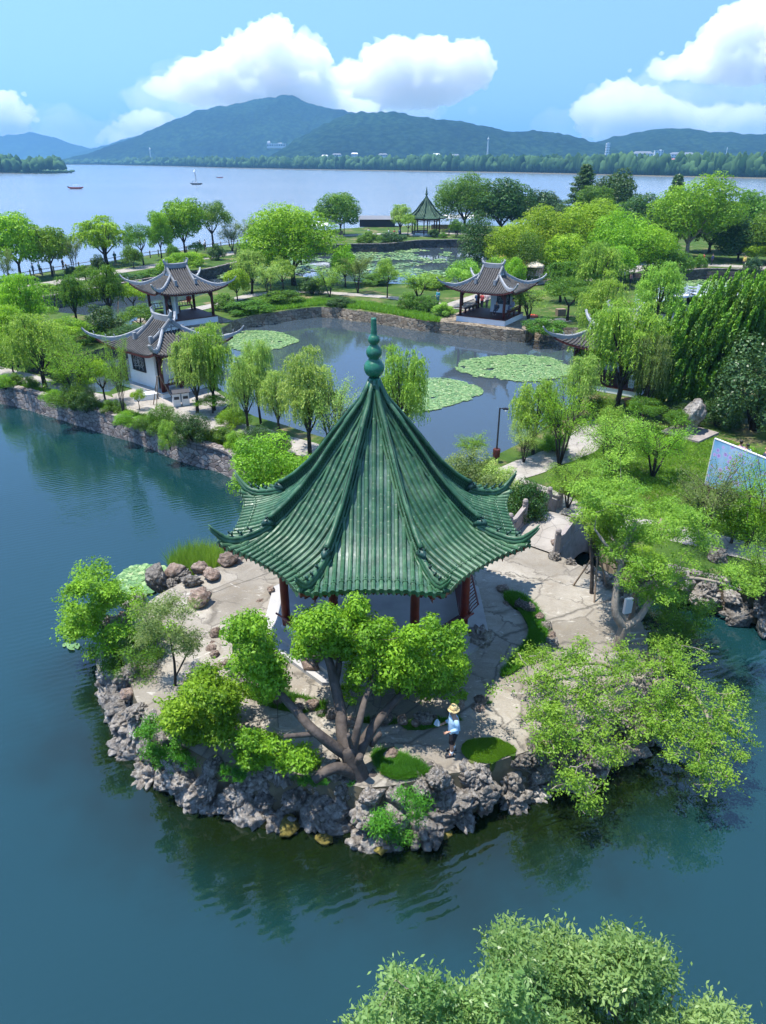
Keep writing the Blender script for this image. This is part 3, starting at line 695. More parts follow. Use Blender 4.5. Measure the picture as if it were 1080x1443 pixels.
def build_octagon(center, name, label, cat, rz=0.0, s=1.0, detail=True, mats=None):
    gl, pan, dk, red, rdk = mats or (M['glaze'], M['glaze_pan'], M['glaze_dark'], M['red'], M['red_dark'])
    T = thing(name, label, cat, center, rz, None, s)
    # platform
    mb = MB(); oc = lambda r, ph=22.5: [(r * math.cos(math.radians(ph + 45 * i)), r * math.sin(math.radians(ph + 45 * i))) for i in range(8)]
    mb.prism(oc(3.95), 0.0, 0.30); mb.build('platform', M['slab'], T)
    mb = MB(); mb.prism(oc(4.35), 0.0, 0.14); mb.build('step', M['slab'], T)
    # columns
    cr = 3.37
    for i in range(8):
        an = math.radians(22.5 + 45 * i); x, y = cr * math.cos(an), cr * math.sin(an)
        mb = MB(); mb.lathe([(.145, .12), (.15, .5), (.148, 2.0), (.138, 3.75)], (x, y, .3), 14); c = mb.build('column', red, T, True)
        mb = MB(); mb.lathe([(.17, 0), (.21, .05), (.21, .12), (.15, .17), (.12, .18)], (x, y, .3), 14); mb.build('column_base', M['slab'], c, True)
    # beams and painted frieze under the eaves
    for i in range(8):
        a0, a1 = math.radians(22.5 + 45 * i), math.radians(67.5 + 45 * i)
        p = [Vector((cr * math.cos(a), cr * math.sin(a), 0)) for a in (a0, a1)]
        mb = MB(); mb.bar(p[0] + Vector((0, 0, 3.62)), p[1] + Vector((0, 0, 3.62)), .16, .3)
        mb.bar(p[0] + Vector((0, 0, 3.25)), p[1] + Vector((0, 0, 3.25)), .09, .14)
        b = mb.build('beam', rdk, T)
        if detail:
            mb = MB(); n = 13
            for k in range(1, n):
                q = p[0].lerp(p[1], k / n); mb.bar(q + Vector((0, 0, 3.3)), q + Vector((0, 0, 3.5)), .025, .03)
            mb.bar(p[0].lerp(p[1], .02) + Vector((0, 0, 3.4)), p[0].lerp(p[1], .98) + Vector((0, 0, 3.4)), .025, .03); mb.build('fretwork', rdk, b)
    # low white wall, seat and leaning balustrade on six sides
    for i in range(8):
        if i in (0, 3): continue   # open to the right rear and left rear
        a0, a1 = math.radians(22.5 + 45 * i), math.radians(67.5 + 45 * i)
        e = [Vector((math.cos(a), math.sin(a), 0)) for a in (a0, a1)]; nm_ = (e[0] + e[1]).normalized()
        p = [v * 3.40 for v in e]; u = (p[1] - p[0]).normalized()
        p = [p[0] + u * .13, p[1] - u * .13]
        mb = MB(); mb.bar(p[0] + Vector((0, 0, .53)), p[1] + Vector((0, 0, .53)), .17, .46); mb.build('low_wall', M['white'], T)
        q = [v + nm_ * .02 for v in p]
        mb = MB(); mb.bar(q[0] + Vector((0, 0, .795)), q[1] + Vector((0, 0, .795)), .42, .07); mb.build('bench', rdk, T)
        mb = MB(); o0 = nm_ * .21; o1 = nm_ * .46
        mb.tube([p[0] + o1 + Vector((0, 0, 1.22)), p[1] + o1 + Vector((0, 0, 1.22))], .035, 7)
        mb.tube([p[0] + o0 * .95 + Vector((0, 0, .86)), p[1] + o0 * .95 + Vector((0, 0, .86))], .028, 6)
        if detail:
            n = 12
            for k in range(n + 1):
                b0 = p[0].lerp(p[1], k / n); mb.tube([b0 + o0 + Vector((0, 0, .84)), b0 + o0 * 1.35 + Vector((0, 0, 1.0)), b0 + o1 * .9 + Vector((0, 0, 1.15)), b0 + o1 + Vector((0, 0, 1.22))], .018, 5)
        mb.build('balustrade', red, T)
    # roof: pan tiles
    mb = MB()
    R_ = MB(); S_ = MB(); FZ = MB(); drip = MB()
    root = None
    for i in range(8):
        rot = Matrix.Rotation(math.radians(45 * i), 3, 'Z')
        def fs(u, v):
            k = u * 2 - 1; a = 0.1 + (eave_a(abs(k)) - 0.1) * v; uu = k * a * T8
            return rot @ Vector((uu, -a, roof_z(a, uu)))
        mb.grid(fs, 16, 26)
        def under(u, v):
            k = u * 2 - 1; a = 2.9 + (eave_a(abs(k)) - 2.95) * v; uu = k * a * T8
            return rot @ Vector((uu, -a, roof_z(a, uu) - .17 + .03 * v))
        S_.grid(under, 12, 6)
        for q in range(17):      # rafters
            k = -0.96 + 1.92 * q / 16; pts = []
            for v in (0, .35, .7, .96):
                a = 3.2 + (eave_a(abs(k)) - 3.2) * v; uu = k * a * T8; pts.append(rot @ Vector((uu, -a, roof_z(a, uu) - .2 + .02 * v)))
            if detail: S_.tube(pts, .035, 5)
        ed = []; 
        for q in range(17):
            k = -1 + 2 * q / 16; a = eave_a(abs(k)) - .03; uu = k * a * T8; ed.append(rot @ Vector((uu, -a, roof_z(a, uu))))
        for a_, b_ in zip(ed, ed[1:]):
            FZ.add([a_ + Vector((0, 0, -.02)), b_ + Vector((0, 0, -.02)), b_ + Vector((0, 0, -.14)), a_ + Vector((0, 0, -.14))], [(0, 3, 2, 1)])
            c_ = rot @ Vector((0, .06, 0)); FZ.add([a_ + c_ + Vector((0, 0, -.14)), b_ + c_ + Vector((0, 0, -.14)), b_ + Vector((0, 0, -.14)), a_ + Vector((0, 0, -.14))], [(0, 1, 2, 3)])
        sp = 0.232; nrow = 8 if detail else 4
        if not detail: sp = .46
        for r in range(-nrow, nrow + 1):
            u0 = r * sp; ke = min(1, abs(u0) / (4.75 * T8)); ae = eave_a(ke) + .05
            as_ = max(.22, (abs(u0) + .05) / T8)
            if as_ > ae - .25: continue
            L = ae - as_; n = max(2, int(L / (.29 if detail else .9))); pts = []; rr = []
            for k in range(n):
                for f_, ra in ((0.0, .074), (.93, .066)):
                    t = (k + f_) / n; a = as_ + L * t
                    pts.append(rot @ Vector((u0, -a, roof_z(a, u0) + .032))); rr.append(ra if detail else ra * 1.6)
            a = ae; pts.append(rot @ Vector((u0, -a, roof_z(a, u0) + .03))); rr.append(.074 if detail else .12)
            R_.tube(pts, rr, 8 if detail else 5)
            if detail:       # round end cap, nail knob, drip tile
                e0 = rot @ Vector((u0, -ae, roof_z(ae, u0) + .03)); dv = (rot @ Vector((0, -1, -.18))).normalized()
                drip.tube([e0, e0 + dv * .03], .086, 10)
                ak = ae - .42
                if ak > as_ + .1: 
                    kk = rot @ Vector((u0, -ak, roof_z(ak, u0) + .10)); drip.tube([kk, kk + Vector((0, 0, .05))], [.03, .018], 5)
                    kk = rot @ Vector((u0, -ak, roof_z(ak, u0) + .032)); drip.tube([kk, kk + dv * .05], .088, 8)
                for sgn in (1,):
                    uc = u0 + sp / 2; ac = eave_a(min(1, abs(uc) / (4.75 * T8))) + .02
                    c0 = rot @ Vector((uc, -ac, roof_z(ac, uc) + .01)); sx = rot @ Vector((.085, 0, 0)); o_ = rot @ Vector((0, -.02, 0))
                    drip.add([c0 - sx, c0 + sx, c0 + sx * .6 + Vector((0, 0, -.12)) + o_, c0 + Vector((0, 0, -.17)) + o_, c0 - sx * .6 + Vector((0, 0, -.12)) + o_], [(4, 3, 2, 1, 0)])
    roof = mb.build('roof', pan, T, True)
    R_.add(drip.v, drip.f)
    R_.build('roll_tiles', gl, roof, False if detail else True)
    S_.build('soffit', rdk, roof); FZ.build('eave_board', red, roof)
    # ridges
    for i in range(8):
        an = math.radians(-90 + 22.5 + 45 * i); dx, dy = math.cos(an), math.sin(an); sd = Vector((-dy, dx, 0))
        at = lambda s_, z_: Vector((dx * s_, dy * s_, z_))
        ss = [.14 + (3.72 - .14) * k / 24 for k in range(25)]
        mb = MB()
        hh = lambda s_: .13 + .31 * min(1, s_ / .9)
        mb.tube([at(s_, rs_surf(s_) + .07) for s_ in ss], .06, 8)
        mb.tube([at(s_, rs_surf(s_) + .07 + hh(s_)) for s_ in ss], [.07 + .01 * min(1, s_) for s_ in ss], 8)
        for side in (-1, 1):
            mb.tube([at(s_, rs_surf(s_) + .0) + sd * side * .1 for s_ in ss], .05, 6)
        ridge = mb.build('ridge', gl, T, True)
        mb = MB()
        if detail:
            n = 46
            for k in range(3, n):
                s0 = .3 + 3.35 * k / n; s1 = s0 + .085
                for (q0, q1) in ((s0, s1), (s1, s0)):
                    mb.bar(at(q0, rs_surf(q0) + .12), at(q1, rs_surf(q1) + .02 + hh(q1)), .05, .018, (dx, dy, 0))
        mb2 = MB(); 
        for a_, b_ in zip(ss, ss[1:]):
            mb2.bar(at(a_, rs_surf(a_) + .08 + hh(a_) / 2), at(b_, rs_surf(b_) + .08 + hh(b_) / 2), .02, hh(a_))
        mb2.build('ridge_core', M['void'], ridge)
        if detail: mb.build('openwork', gl, ridge)
        # lower ridge and horn
        s2 = [3.6 + (5.62 - 3.6) * k / 22 for k in range(23)]
        horn = lambda s_: rs_surf(min(s_, 5.41)) + interp(s_, [(3.6, .14), (4.9, .15), (5.15, .17), (5.35, .25), (5.5, .38), (5.62, .58)])
        mb = MB()
        wdt = lambda s_: interp(s_, [(3.6, .085), (4.9, .085), (5.3, .065), (5.62, .022)])
        mb.tube([at(s_, horn(s_) + .10) for s_ in s2], [wdt(s_) for s_ in s2], 8)
        mb.tube([at(s_, horn(s_) - .02) for s_ in s2], [wdt(s_) * 1.25 for s_ in s2], 8)
        low = [s_ for s_ in s2 if s_ < 5.35]
        for side in (-1, 1): mb.tube([at(s_, rs_surf(s_) + .03) + sd * side * .11 for s_ in low], .055, 6)
        for a_, b_ in zip(low, low[1:]): mb.bar(at(a_, (rs_surf(a_) + horn(a_)) / 2), at(b_, (rs_surf(b_) + horn(b_)) / 2), .12, max(.05, horn(a_) - rs_surf(a_)))
        mb.build('horn_ridge', gl, T, True)
        # beast head where the two ridges meet, small figures towards the tip
        mb = MB(); s0 = 3.74; z0 = rs_surf(s0)
        mb.tube([at(s0 - .22, z0 + .22), at(s0 - .05, z0 + .34), at(s0 + .1, z0 + .36), at(s0 + .2, z0 + .28)], [.08, .13, .12, .05], 8)
        mb.tube([at(s0 - .02, z0 + .4), at(s0 - .1, z0 + .55), at(s0 + .0, z0 + .62)], [.06, .05, .015], 6)
        mb.tube([at(s0 + .06, z0 + .42) + sd * .08, at(s0 + .02, z0 + .54) + sd * .12], [.03, .01], 5); mb.tube([at(s0 + .06, z0 + .42) - sd * .08, at(s0 + .02, z0 + .54) - sd * .12], [.03, .01], 5)
        mb.tube([at(s0 + .16, z0 + .2), at(s0 + .3, z0 + .2)], [.07, .03], 6)
        mb.build('beast_head', dk if detail else gl, T, True)
        if detail:
            for s_ in (4.35, 4.68, 4.98):
                mb = MB(); z0 = horn(s_) + .17
                mb.tube([at(s_ - .06, z0), at(s_ - .03, z0 + .1), at(s_ + .03, z0 + .12)], [.03, .045, .03], 6)
                mb.tube([at(s_ + .03, z0 + .1), at(s_ + .06, z0 + .19), at(s_ + .1, z0 + .19)], [.03, .03, .012], 6)
                mb.tube([at(s_ - .06, z0 + .08), at(s_ - .1, z0 + .17)], [.02, .006], 5); mb.build('ridge_figure', dk, T, True)
            for k in range(1):      # hanging bracket block under the corner
                c_ = at(4.55, 3.52); mb = MB(); mb.box(c_, (.14, .12, .16), an); mb.tube([at(4.55, 3.44), at(4.55, 3.28)], [.035, .012], 6); mb.bar(at(3.4, 3.62), at(4.6, 3.60), .1, .12); mb.build('corner_bracket', red, T)
    # gourd finial
    mb = MB()
    def ball(r, zc, z0, z1, n=9): return [(math.sqrt(max(1e-4, r * r - (zc + (z0 + (z1 - z0) * k / n) - zc) ** 2)), zc + z0 + (z1 - z0) * k / n) for k in range(n + 1)]
    prof = [(.24, 8.62), (.25, 8.78), (.2, 8.9), (.15, 9.0)]
    prof += ball(.32, 9.27, -.28, .27); prof += ball(.245, 9.76, -.18, .19); prof += ball(.18, 10.15, -.14, .15)
    prof += [(.10, 10.36), (.09, 10.5), (.082, 10.75), (.085, 10.80), (.04, 10.81)]
    mb.lathe(prof, (0, 0, 0), 28); mb.build('finial', mat_glaze('finial_glaze', (0.012, 0.12, 0.06), (0.02, 0.15, 0.08), (0.03, 0.19, 0.10), 0.12) if detail else gl, T, True)
    return T
PC = Vector((-0.28, 21.9, GZ))
build_octagon(PC, 'octagonal_pavilion', 'large open pavilion with steep green glazed roof on the paved islet', 'pavilion')
M['glaze_far'] = mat_glaze('far_green_glaze', (0.012, 0.05, 0.03), (0.025, 0.08, 0.045), (0.05, 0.11, 0.065), .5)
fp = P(600, 331, 1.3)
build_octagon(fp, 'octagonal_pavilion', 'distant small green roofed pavilion on the lakeside below the big trees', 'pavilion', math.radians(12), .92, False,
              (M['glaze_far'], M['glaze_far'], M['glaze_dark'], M['red_dark'], M['red_dark']))

# ================================================================= grey roofed pavilions
M['tile'] = simple('grey_clay_tile', (0.085, 0.080, 0.073), 0.75, 0.35, 2.5, 0.25)
M['tile_pan'] = simple('grey_pan_tile', (0.042, 0.038, 0.039), 0.85, 0.3, 3)
M['ridge'] = simple('grey_ridge_plaster', (0.23, 0.237, 0.243), 0.8, 0.2, 1.5, 0.2)
M['ridge_light'] = simple('pale_ridge_plaster', (0.31, 0.32, 0.33), 0.8, 0.15, 1.5)
M['frame_dark'] = simple('dark_window_timber', (0.02, 0.02, 0.03), 0.5, 0.2, 4)
def build_grey_roof(T, a, b, h0, H, g, up=.58, ext=.45, tip_white=False):
    """hip-and-gable roof: half length a (x, along the ridge), half depth b (y), eave height h0, rise H, gable at x = +-g"""
    def f(d): return h0 + H * (0.55 * (d / b) + 0.45 * (d / b) ** 2.2)
    def shape(x, y, d):
        # d: distance from the eave; corners are pushed outwards and up
        cx, cy = abs(x) / a, abs(y) / b; k = (min(cx, cy) ** 5.0) * (1 if d < 1e-6 else 1)
        k = (cx * cy) ** 4
        return Vector((x + math.copysign(ext * k, x), y + math.copysign(ext * k, y), f(d) + up * k ** 1.15))
    def pmain(x, y): return shape(x, y, b - abs(y))
    def pside(x, y): return shape(x, y, a - abs(x))
    xm = lambda y: max(g, a - (b - abs(y)))       # half width of the main slope at y
    pan = MB(); roll = MB(); und = MB()
    for sg in (-1, 1):
        def fm(u, v):
            y = sg * b * (1 - v); X = xm(y); return pmain((u * 2 - 1) * X * sg * -1, y)
        pan.grid(fm, 24, 16)
        und.grid(lambda u, v: (lambda p: Vector((p.x * .985, p.y * .985, p.z - .16)))(fm(1 - u, v * .55)), 16, 6)
        n = int(2 * a / .24); 
        for i in range(n + 1):
            x = -a + 2 * a * i / n
            yt = b - max(0.0, (a - abs(x))) if abs(x) > g else 0.0
            ys = [b - (b - yt) * k / 9 for k in range(10)]
            if b - yt < .25: continue
            roll.tube([pmain(x, sg * yy) + Vector((0, 0, .035)) for yy in ys], .062, 6)
        dg = a - g
        def fsd(u, v):
            x = sg * (a - dg * v); Y = b - (a - abs(x)); return pside(x, (u * 2 - 1) * Y * sg)
        pan.grid(fsd, 18, 8)
        und.grid(lambda u, v: (lambda p: Vector((p.x * .985, p.y * .985, p.z - .16)))(fsd(1 - u, v)), 12, 4)
        n = int(2 * b / .24)
        for i in range(n + 1):
            y = -b + 2 * b * i / n; xt = a - dg if abs(y) < b - dg else a - (b - abs(y))
            if a - xt < .25: continue
            roll.tube([pside(sg * (a - (a - xt) * k / 7), y) + Vector((0, 0, .035)) for k in range(8)], .062, 6)
    roof = pan.build('roof', M['tile_pan'], T, True); roll.build('roll_tiles', M['tile'], roof, True)
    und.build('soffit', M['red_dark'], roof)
    # eave board
    mb = MB()
    for sg in (-1, 1):
        pts = [pmain(-a + 2 * a * k / 24, sg * b) for k in range(25)]; pt2 = [pside(sg * a, -b + 2 * b * k / 20) for k in range(21)]
        for L in (pts, pt2):
            for p, q in zip(L, L[1:]): mb.bar(p * 1 + Vector((-p.x * .012, -p.y * .012, -.1)), q + Vector((-q.x * .012, -q.y * .012, -.1)), .06, .13)
    mb.build('eave_board', M['red_dark'], roof)
    # ridges
    zr = f(b)
    mb = MB(); 
    n = 12; L = [Vector((-g - .12 + (2 * g + .24) * k / n, 0, zr + .16 + .10 * abs(2 * k / n - 1) ** 3)) for k in range(n + 1)]
    for p, q in zip(L, L[1:]): mb.bar(p, q, .2, .36)
    mb.tube([p + Vector((0, 0, .2)) for p in L], .1, 6)
    main = mb.build('main_ridge', M['ridge'], T)
    for sg in (-1, 1):
        mb = MB(); x = sg * (g + .1)
        mb.tube([(x - sg * .3, 0, zr + .3), (x, 0, zr + .5), (x + sg * .12, 0, zr + .78), (x - sg * .05, 0, zr + .9)], [.1, .14, .09, .03], 6)
        for k in (-1, 0, 1): mb.tube([(x - sg * .1 + k * .12, 0, zr + .5), (x - sg * .1 + k * .2, 0, zr + .82)], [.045, .012], 5)
        mb.build('ridge_ornament', M['ridge_light'], main)
    for sx in (-1, 1):
        for sy in (-1, 1):
            # sloping ridge down the gable, then out to the corner horn
            dstop = a - g
            ys = [b * (k / 10) for k in range(11) if b * k / 10 <= b - dstop * .42]
            mb = MB(); pts = [pmain(sx * g, sy * y) for y in ys]
            for p, q in zip(pts, pts[1:]): mb.bar(p + Vector((0, 0, .12)), q + Vector((0, 0, .12)), .17, .26)
            mb.tube([p + Vector((0, 0, .27)) for p in pts], .075, 6)
            e = pts[-1]; mb.box(e + Vector((0, 0, .3)), (.24, .24, .5)); mb.build('gable_ridge', M['ridge'], T)
            mb = MB(); pts = []
            for k in range(15):
                d = dstop * (1 - k / 14); pts.append(pmain(sx * (a - d), sy * (b - d)))
            c = pts[-1]; dr = Vector((sx, sy, 0)).normalized()
            pts += [c + dr * .3 + Vector((0, 0, .12)), c + dr * .6 + Vector((0, 0, .32)), c + dr * .8 + Vector((0, 0, .58))]
            m_ = len(pts)
            for i_, (p, q) in enumerate(zip(pts, pts[1:])):
                hgt = .26 if i_ < m_ - 5 else .26 * (m_ - i_) / 6
                mb.bar(p + Vector((0, 0, .12)), q + Vector((0, 0, .12)), .17, max(.08, hgt))
            mb.tube([p + Vector((0, 0, .26 if i_ < m_ - 4 else .16)) for i_, p in enumerate(pts)], [.07 if i_ < m_ - 4 else .035 for i_ in range(m_)], 6)
            h = mb.build('hip_ridge', M['ridge_light'] if not tip_white else M['ridge'], T)
            for k in (10, 12, 14): mb = MB(); p = pts[k] + Vector((0, 0, .30)); mb.tube([p, p + Vector((0, 0, .13)), p + dr * .07 + Vector((0, 0, .22))], [.045, .035, .012], 5); mb.build('ridge_figure', M['ridge_light'], h)
        # gable wall
        mb = MB(); pg = [pmain(sx * (g - .06), y) for y in (-(b - dstop), -(b - dstop) * .6, -(b - dstop) * .3, 0, (b - dstop) * .3, (b - dstop) * .6, b - dstop)]
        o = Vector((sx * .05, 0, 0)); vs = [p + o + Vector((0, 0, .02)) for p in pg]; m_ = len(vs)
        ix = Vector((-sx * .1, 0, 0)); mb.add(vs + [v + ix for v in vs], [tuple(range(m_)) if sx < 0 else tuple(reversed(range(m_))), tuple(reversed(range(m_, 2 * m_))) if sx < 0 else tuple(range(m_, 2 * m_))])
        gw = mb.build('gable_wall', M['white'], T)
        mb = MB(); z0 = pg[0].z; zt = pg[3].z
        for y_ in (-.7, 0, .7): mb.bar(Vector((sx * (g + .02), y_, z0 + .08)), Vector((sx * (g + .02), y_, z0 + (zt - z0) * (1 - abs(y_) / (b - dstop)) * .7)), .05, .05)
        mb.bar(Vector((sx * (g + .02), -1.1, z0 + .3)), Vector((sx * (g + .02), 1.1, z0 + .3)), .05, .06); mb.build('gable_trim', M['ridge'], gw)
def column_at(T, x, y, z0, z1, r=.14):
    mb = MB(); mb.lathe([(r, z0), (r, (z0 + z1) / 2), (r * .93, z1)], (x, y, 0), 10); mb.build('column', M['red_dark'], T, True)
def lattice_window(T, c, w_, h, ax, face, m=None):
    """dark framed pattern window on a white wall; ax = unit vector along the wall, face = outward unit vector"""
    ax = Vector(ax); face = Vector(face); c = Vector(c); mb = MB(); up = Vector((0, 0, 1))
    q = lambda u, v, o=0.05: c + ax * u + up * v + face * o
    for u in (-1, 1): mb.bar(q(u * w_ / 2, -h / 2), q(u * w_ / 2, h / 2), .1, .09, face)
    for v in (-1, 1): mb.bar(q(-w_ / 2 - .05, v * h / 2), q(w_ / 2 + .05, v * h / 2), .1, .09, face)
    W = mb.build('window', M['frame_dark'], T)
    mb = MB(); mb.add([q(-w_ / 2, -h / 2, .015), q(w_ / 2, -h / 2, .015), q(w_ / 2, h / 2, .015), q(-w_ / 2, h / 2, .015)], [(0, 1, 2, 3)]); mb.build('opening', m or M['winglass'], W)
    mb = MB()
    for r_, ph in ((.3, 0), (.17, .6)):
        for cu in (-1, 1):
            ring = [q(cu * w_ * .2 + math.cos(t * PI / 6) * r_ * w_ * .8, math.sin(t * PI / 6) * r_ * h, .06) for t in range(13)]
            mb.tube(ring, .022, 5)
    for k in (-.33, 0, .33): mb.bar(q(k * w_, -h / 2, .05), q(k * w_ * .4, h / 2, .05), .03, .03, face); mb.bar(q(-w_ / 2, k * h, .05), q(w_ / 2, k * h * .5, .05), .03, .03, face)
    mb.build('lattice', M['ridge_light'], W); return W
def plinth(T, a, b, z0, z1, m, name='plinth', lip=0):
    mb = MB(); mb.box((0, 0, (z0 + z1) / 2), (2 * a, 2 * b, z1 - z0)); return mb.build(name, m, T)
def hook_bench(T, p0, p1, out, z, n=14):
    p0, p1, o = Vector(p0), Vector(p1), Vector(out); Z = Vector((0, 0, 1)); mb = MB()
    mb.bar(p0 + Z * (z + .45), p1 + Z * (z + .45), .36, .07); mb.tube([p0 + o * .4 + Z * (z + .9), p1 + o * .4 + Z * (z + .9)], .04, 6)
    for k in range(n + 1):
        q = p0.lerp(p1, k / n); mb.tube([q + o * .17 + Z * (z + .48), q + o * .25 + Z * (z + .7), q + o * .4 + Z * (z + .9)], .025, 4)
    for k in range(4): q = p0.lerp(p1, k / 3); mb.bar(q + Z * z, q + Z * (z + .43), .09, .3)
    mb.build('bench', M['red_dark'], T)

def open_pavilion(name, label, loc, rz, a=3.25, b=3.0, c=(2.35, 2.2), h0=3.1, H=2.0, g=1.02, wallspec=None, base=.55, s=1.0, floor='red_dark'):
    T = thing(name, label, 'pavilion', loc, rz, None, s)
    plinth(T, c[0] + .3, c[1] + .3, 0, base, M['white'])
    mb = MB(); mb.box((0, 0, base + .03), (2 * c[0] + .7, 2 * c[1] + .7, .06)); mb.build('floor_slab', M[floor], T)
    z = base + .06
    for sx in (-1, 1):
        for sy in (-1, 1): column_at(T, sx * c[0], sy * c[1], z, h0 + .35)
    mb = MB()
    for sy in (-1, 1): mb.bar((-c[0], sy * c[1], h0 + .1), (c[0], sy * c[1], h0 + .1), .14, .3)
    for sx in (-1, 1): mb.bar((sx * c[0], -c[1], h0 + .1), (sx * c[0], c[1], h0 + .1), .14, .3)
    for sx in (-1, 1):          # curved brackets next to the columns
        for sy in (-1, 1):
            for dx, dy in ((-sx, 0), (0, -sy)):
                p = Vector((sx * c[0], sy * c[1], 0)); d = Vector((dx, dy, 0))
                mb.add([p + d * .13 + Vector((0, 0, h0 - .05)), p + d * .85 + Vector((0, 0, h0 - .05)), p + d * .45 + Vector((0, 0, h0 - .22)), p + d * .13 + Vector((0, 0, h0 - .75))], [(0, 1, 2, 3)])
    mb.build('beam', M['red_dark'], T)
    build_grey_roof(T, a, b, h0, H, g)
    if wallspec: wallspec(T, z, h0, c)
    return T
# ---- placing the grey pavilions
def ws_left(T, z, h0, c):
    mb = MB(); mb.box((-1.35, -.35, z + (h0 - z) / 2 + .1), (.16, 2.9, h0 - z + .2)); mb.box((-.6, 1.02, z + (h0 - z) / 2 + .1), (1.4, .16, h0 - z + .2)); mb.build('wall', M['white'], T)
    lattice_window(T, (-1.43, -.45, z + 1.6), 1.25, 1.15, (0, 1, 0), (-1, 0, 0))
    hook_bench(T, (-c[0] + .3, c[1], 0), (c[0] - .3, c[1], 0), (0, 1, 0), z)
open_pavilion('grey_pavilion', 'open grey roofed pavilion with red columns behind the white walled one, by the pond', P(257, 444, 1.8) + Vector((0, 0, -.6)), math.radians(38), wallspec=ws_left, s=1.06)
def ws_right(T, z, h0, c):
    mb = MB(); mb.box((.75, 1.0, z + (h0 - z) / 2 + .1), (2.3, .16, h0 - z + .2)); mb.box((-.33, 1.5, z + (h0 - z) / 2 + .1), (.16, .9, h0 - z + .2)); mb.build('wall', M['white'], T)
    lattice_window(T, (1.0, .92, z + 1.55), 1.3, 1.2, (1, 0, 0), (0, -1, 0), M['winglass'])
    hook_bench(T, (c[0], -c[1] + .3, 0), (c[0], c[1] - .3, 0), (1, 0, 0), z)
    hook_bench(T, (-c[0], c[1] - .3, 0), (-c[0], -c[1] + 1.2, 0), (-1, 0, 0), z)
open_pavilion('grey_pavilion', 'grey roofed pavilion with red columns on a white plinth across the pond', P(691, 442, 1.8) + Vector((0, 0, -.6)), math.radians(-31), wallspec=ws_right, s=1.04)
mb = MB(); c0 = P(691, 442, 1.8)
Rz = Matrix.Rotation(math.radians(-31), 3, 'Z')
tw = [Rz @ Vector(v) + Vector((c0.x, c0.y, 0)) for v in ((-4.6, -3.9, 0), (3.6, -3.9, 0), (5.4, -3.4, 0), (5.6, 3.4, 0), (-4.6, 3.4, 0))]
mb.prism([(v.x, v.y) for v in tw], -.8, 1.215)
tag(mb.build('stone_terrace', M['masonry_tan']), 'rough stone terrace standing in the pond under the grey pavilion with white plinth', 'terrace')
mb = MB(); c0 = P(257, 444, 1.8); Rz = Matrix.Rotation(math.radians(38), 3, 'Z')
tw = [Rz @ Vector(v) + Vector((c0.x, c0.y, 0)) for v in ((-3.2, -3.6, 0), (4.2, -3.6, 0), (4.2, 3.2, 0), (-4.4, 3.2, 0))]
mb.prism([(v.x, v.y) for v in tw], -.8, 1.212)
tag(mb.build('stone_terrace', M['masonry_tan']), 'rough stone terrace at the water under the left open pavilion', 'terrace')
def ws_house(T, z, h0, c):
    H_ = h0 - z + .3; zc = z + H_ / 2
    mb = MB(); k = 1.95
    mb.box((-.3, -k, zc), (2 * k - .6, .18, H_)); mb.box((-k, 0, zc), (.18, 2 * k - .2, H_)); mb.box((-.3, k, zc), (2 * k - .6, .18, H_))
    mb.box((k - .3, -k * .62, zc), (.18, k * .55, H_)); mb.box((k - .3, k * .62, zc), (.18, k * .55, H_)); mb.build('wall', M['white'], T)
    mb = MB(); mb.box((k - .3, 0, z + 1.3), (.1, 1.3, 2.5)); mb.box((k - .25, -.66, z + 1.3), (.14, .1, 2.6)); mb.box((k - .25, .66, z + 1.3), (.14, .1, 2.6)); mb.build('door', M['frame_dark'], T)
    lattice_window(T, (-.55, -k - .09, z + 1.75), 1.5, 1.35, (1, 0, 0), (0, -1, 0))
    hook_bench(T, (c[0], -c[1] + .3, 0), (c[0], c[1] - .3, 0), (1, 0, 0), z)
hc = P(241, 457, 5.4); open_pavilion('white_walled_pavilion', 'white walled grey roofed pavilion with a dark lattice window, behind the left wall', (hc.x, 52.6, 1.31), math.radians(-40), wallspec=ws_house, base=.3, s=1.0, H=1.75, h0=3.05, floor='slab')
def ws_hid(T, z, h0, c):
    mb = MB(); mb.box((1.6, 1.2, z + 1.5), (.3, 1.6, 3)); mb.box((0, 1.9, z + 1.5), (3.0, .18, 3)); mb.box((1.9, -1.8, z + 1.45), (.34, .34, 2.9)); mb.build('wall', M['white'], T)
open_pavilion('grey_pavilion', 'grey roofed pavilion mostly hidden between the weeping willow and the juniper', (17.6, 53.0, 1.26), math.radians(-36), wallspec=ws_hid, base=.4, s=1.02)

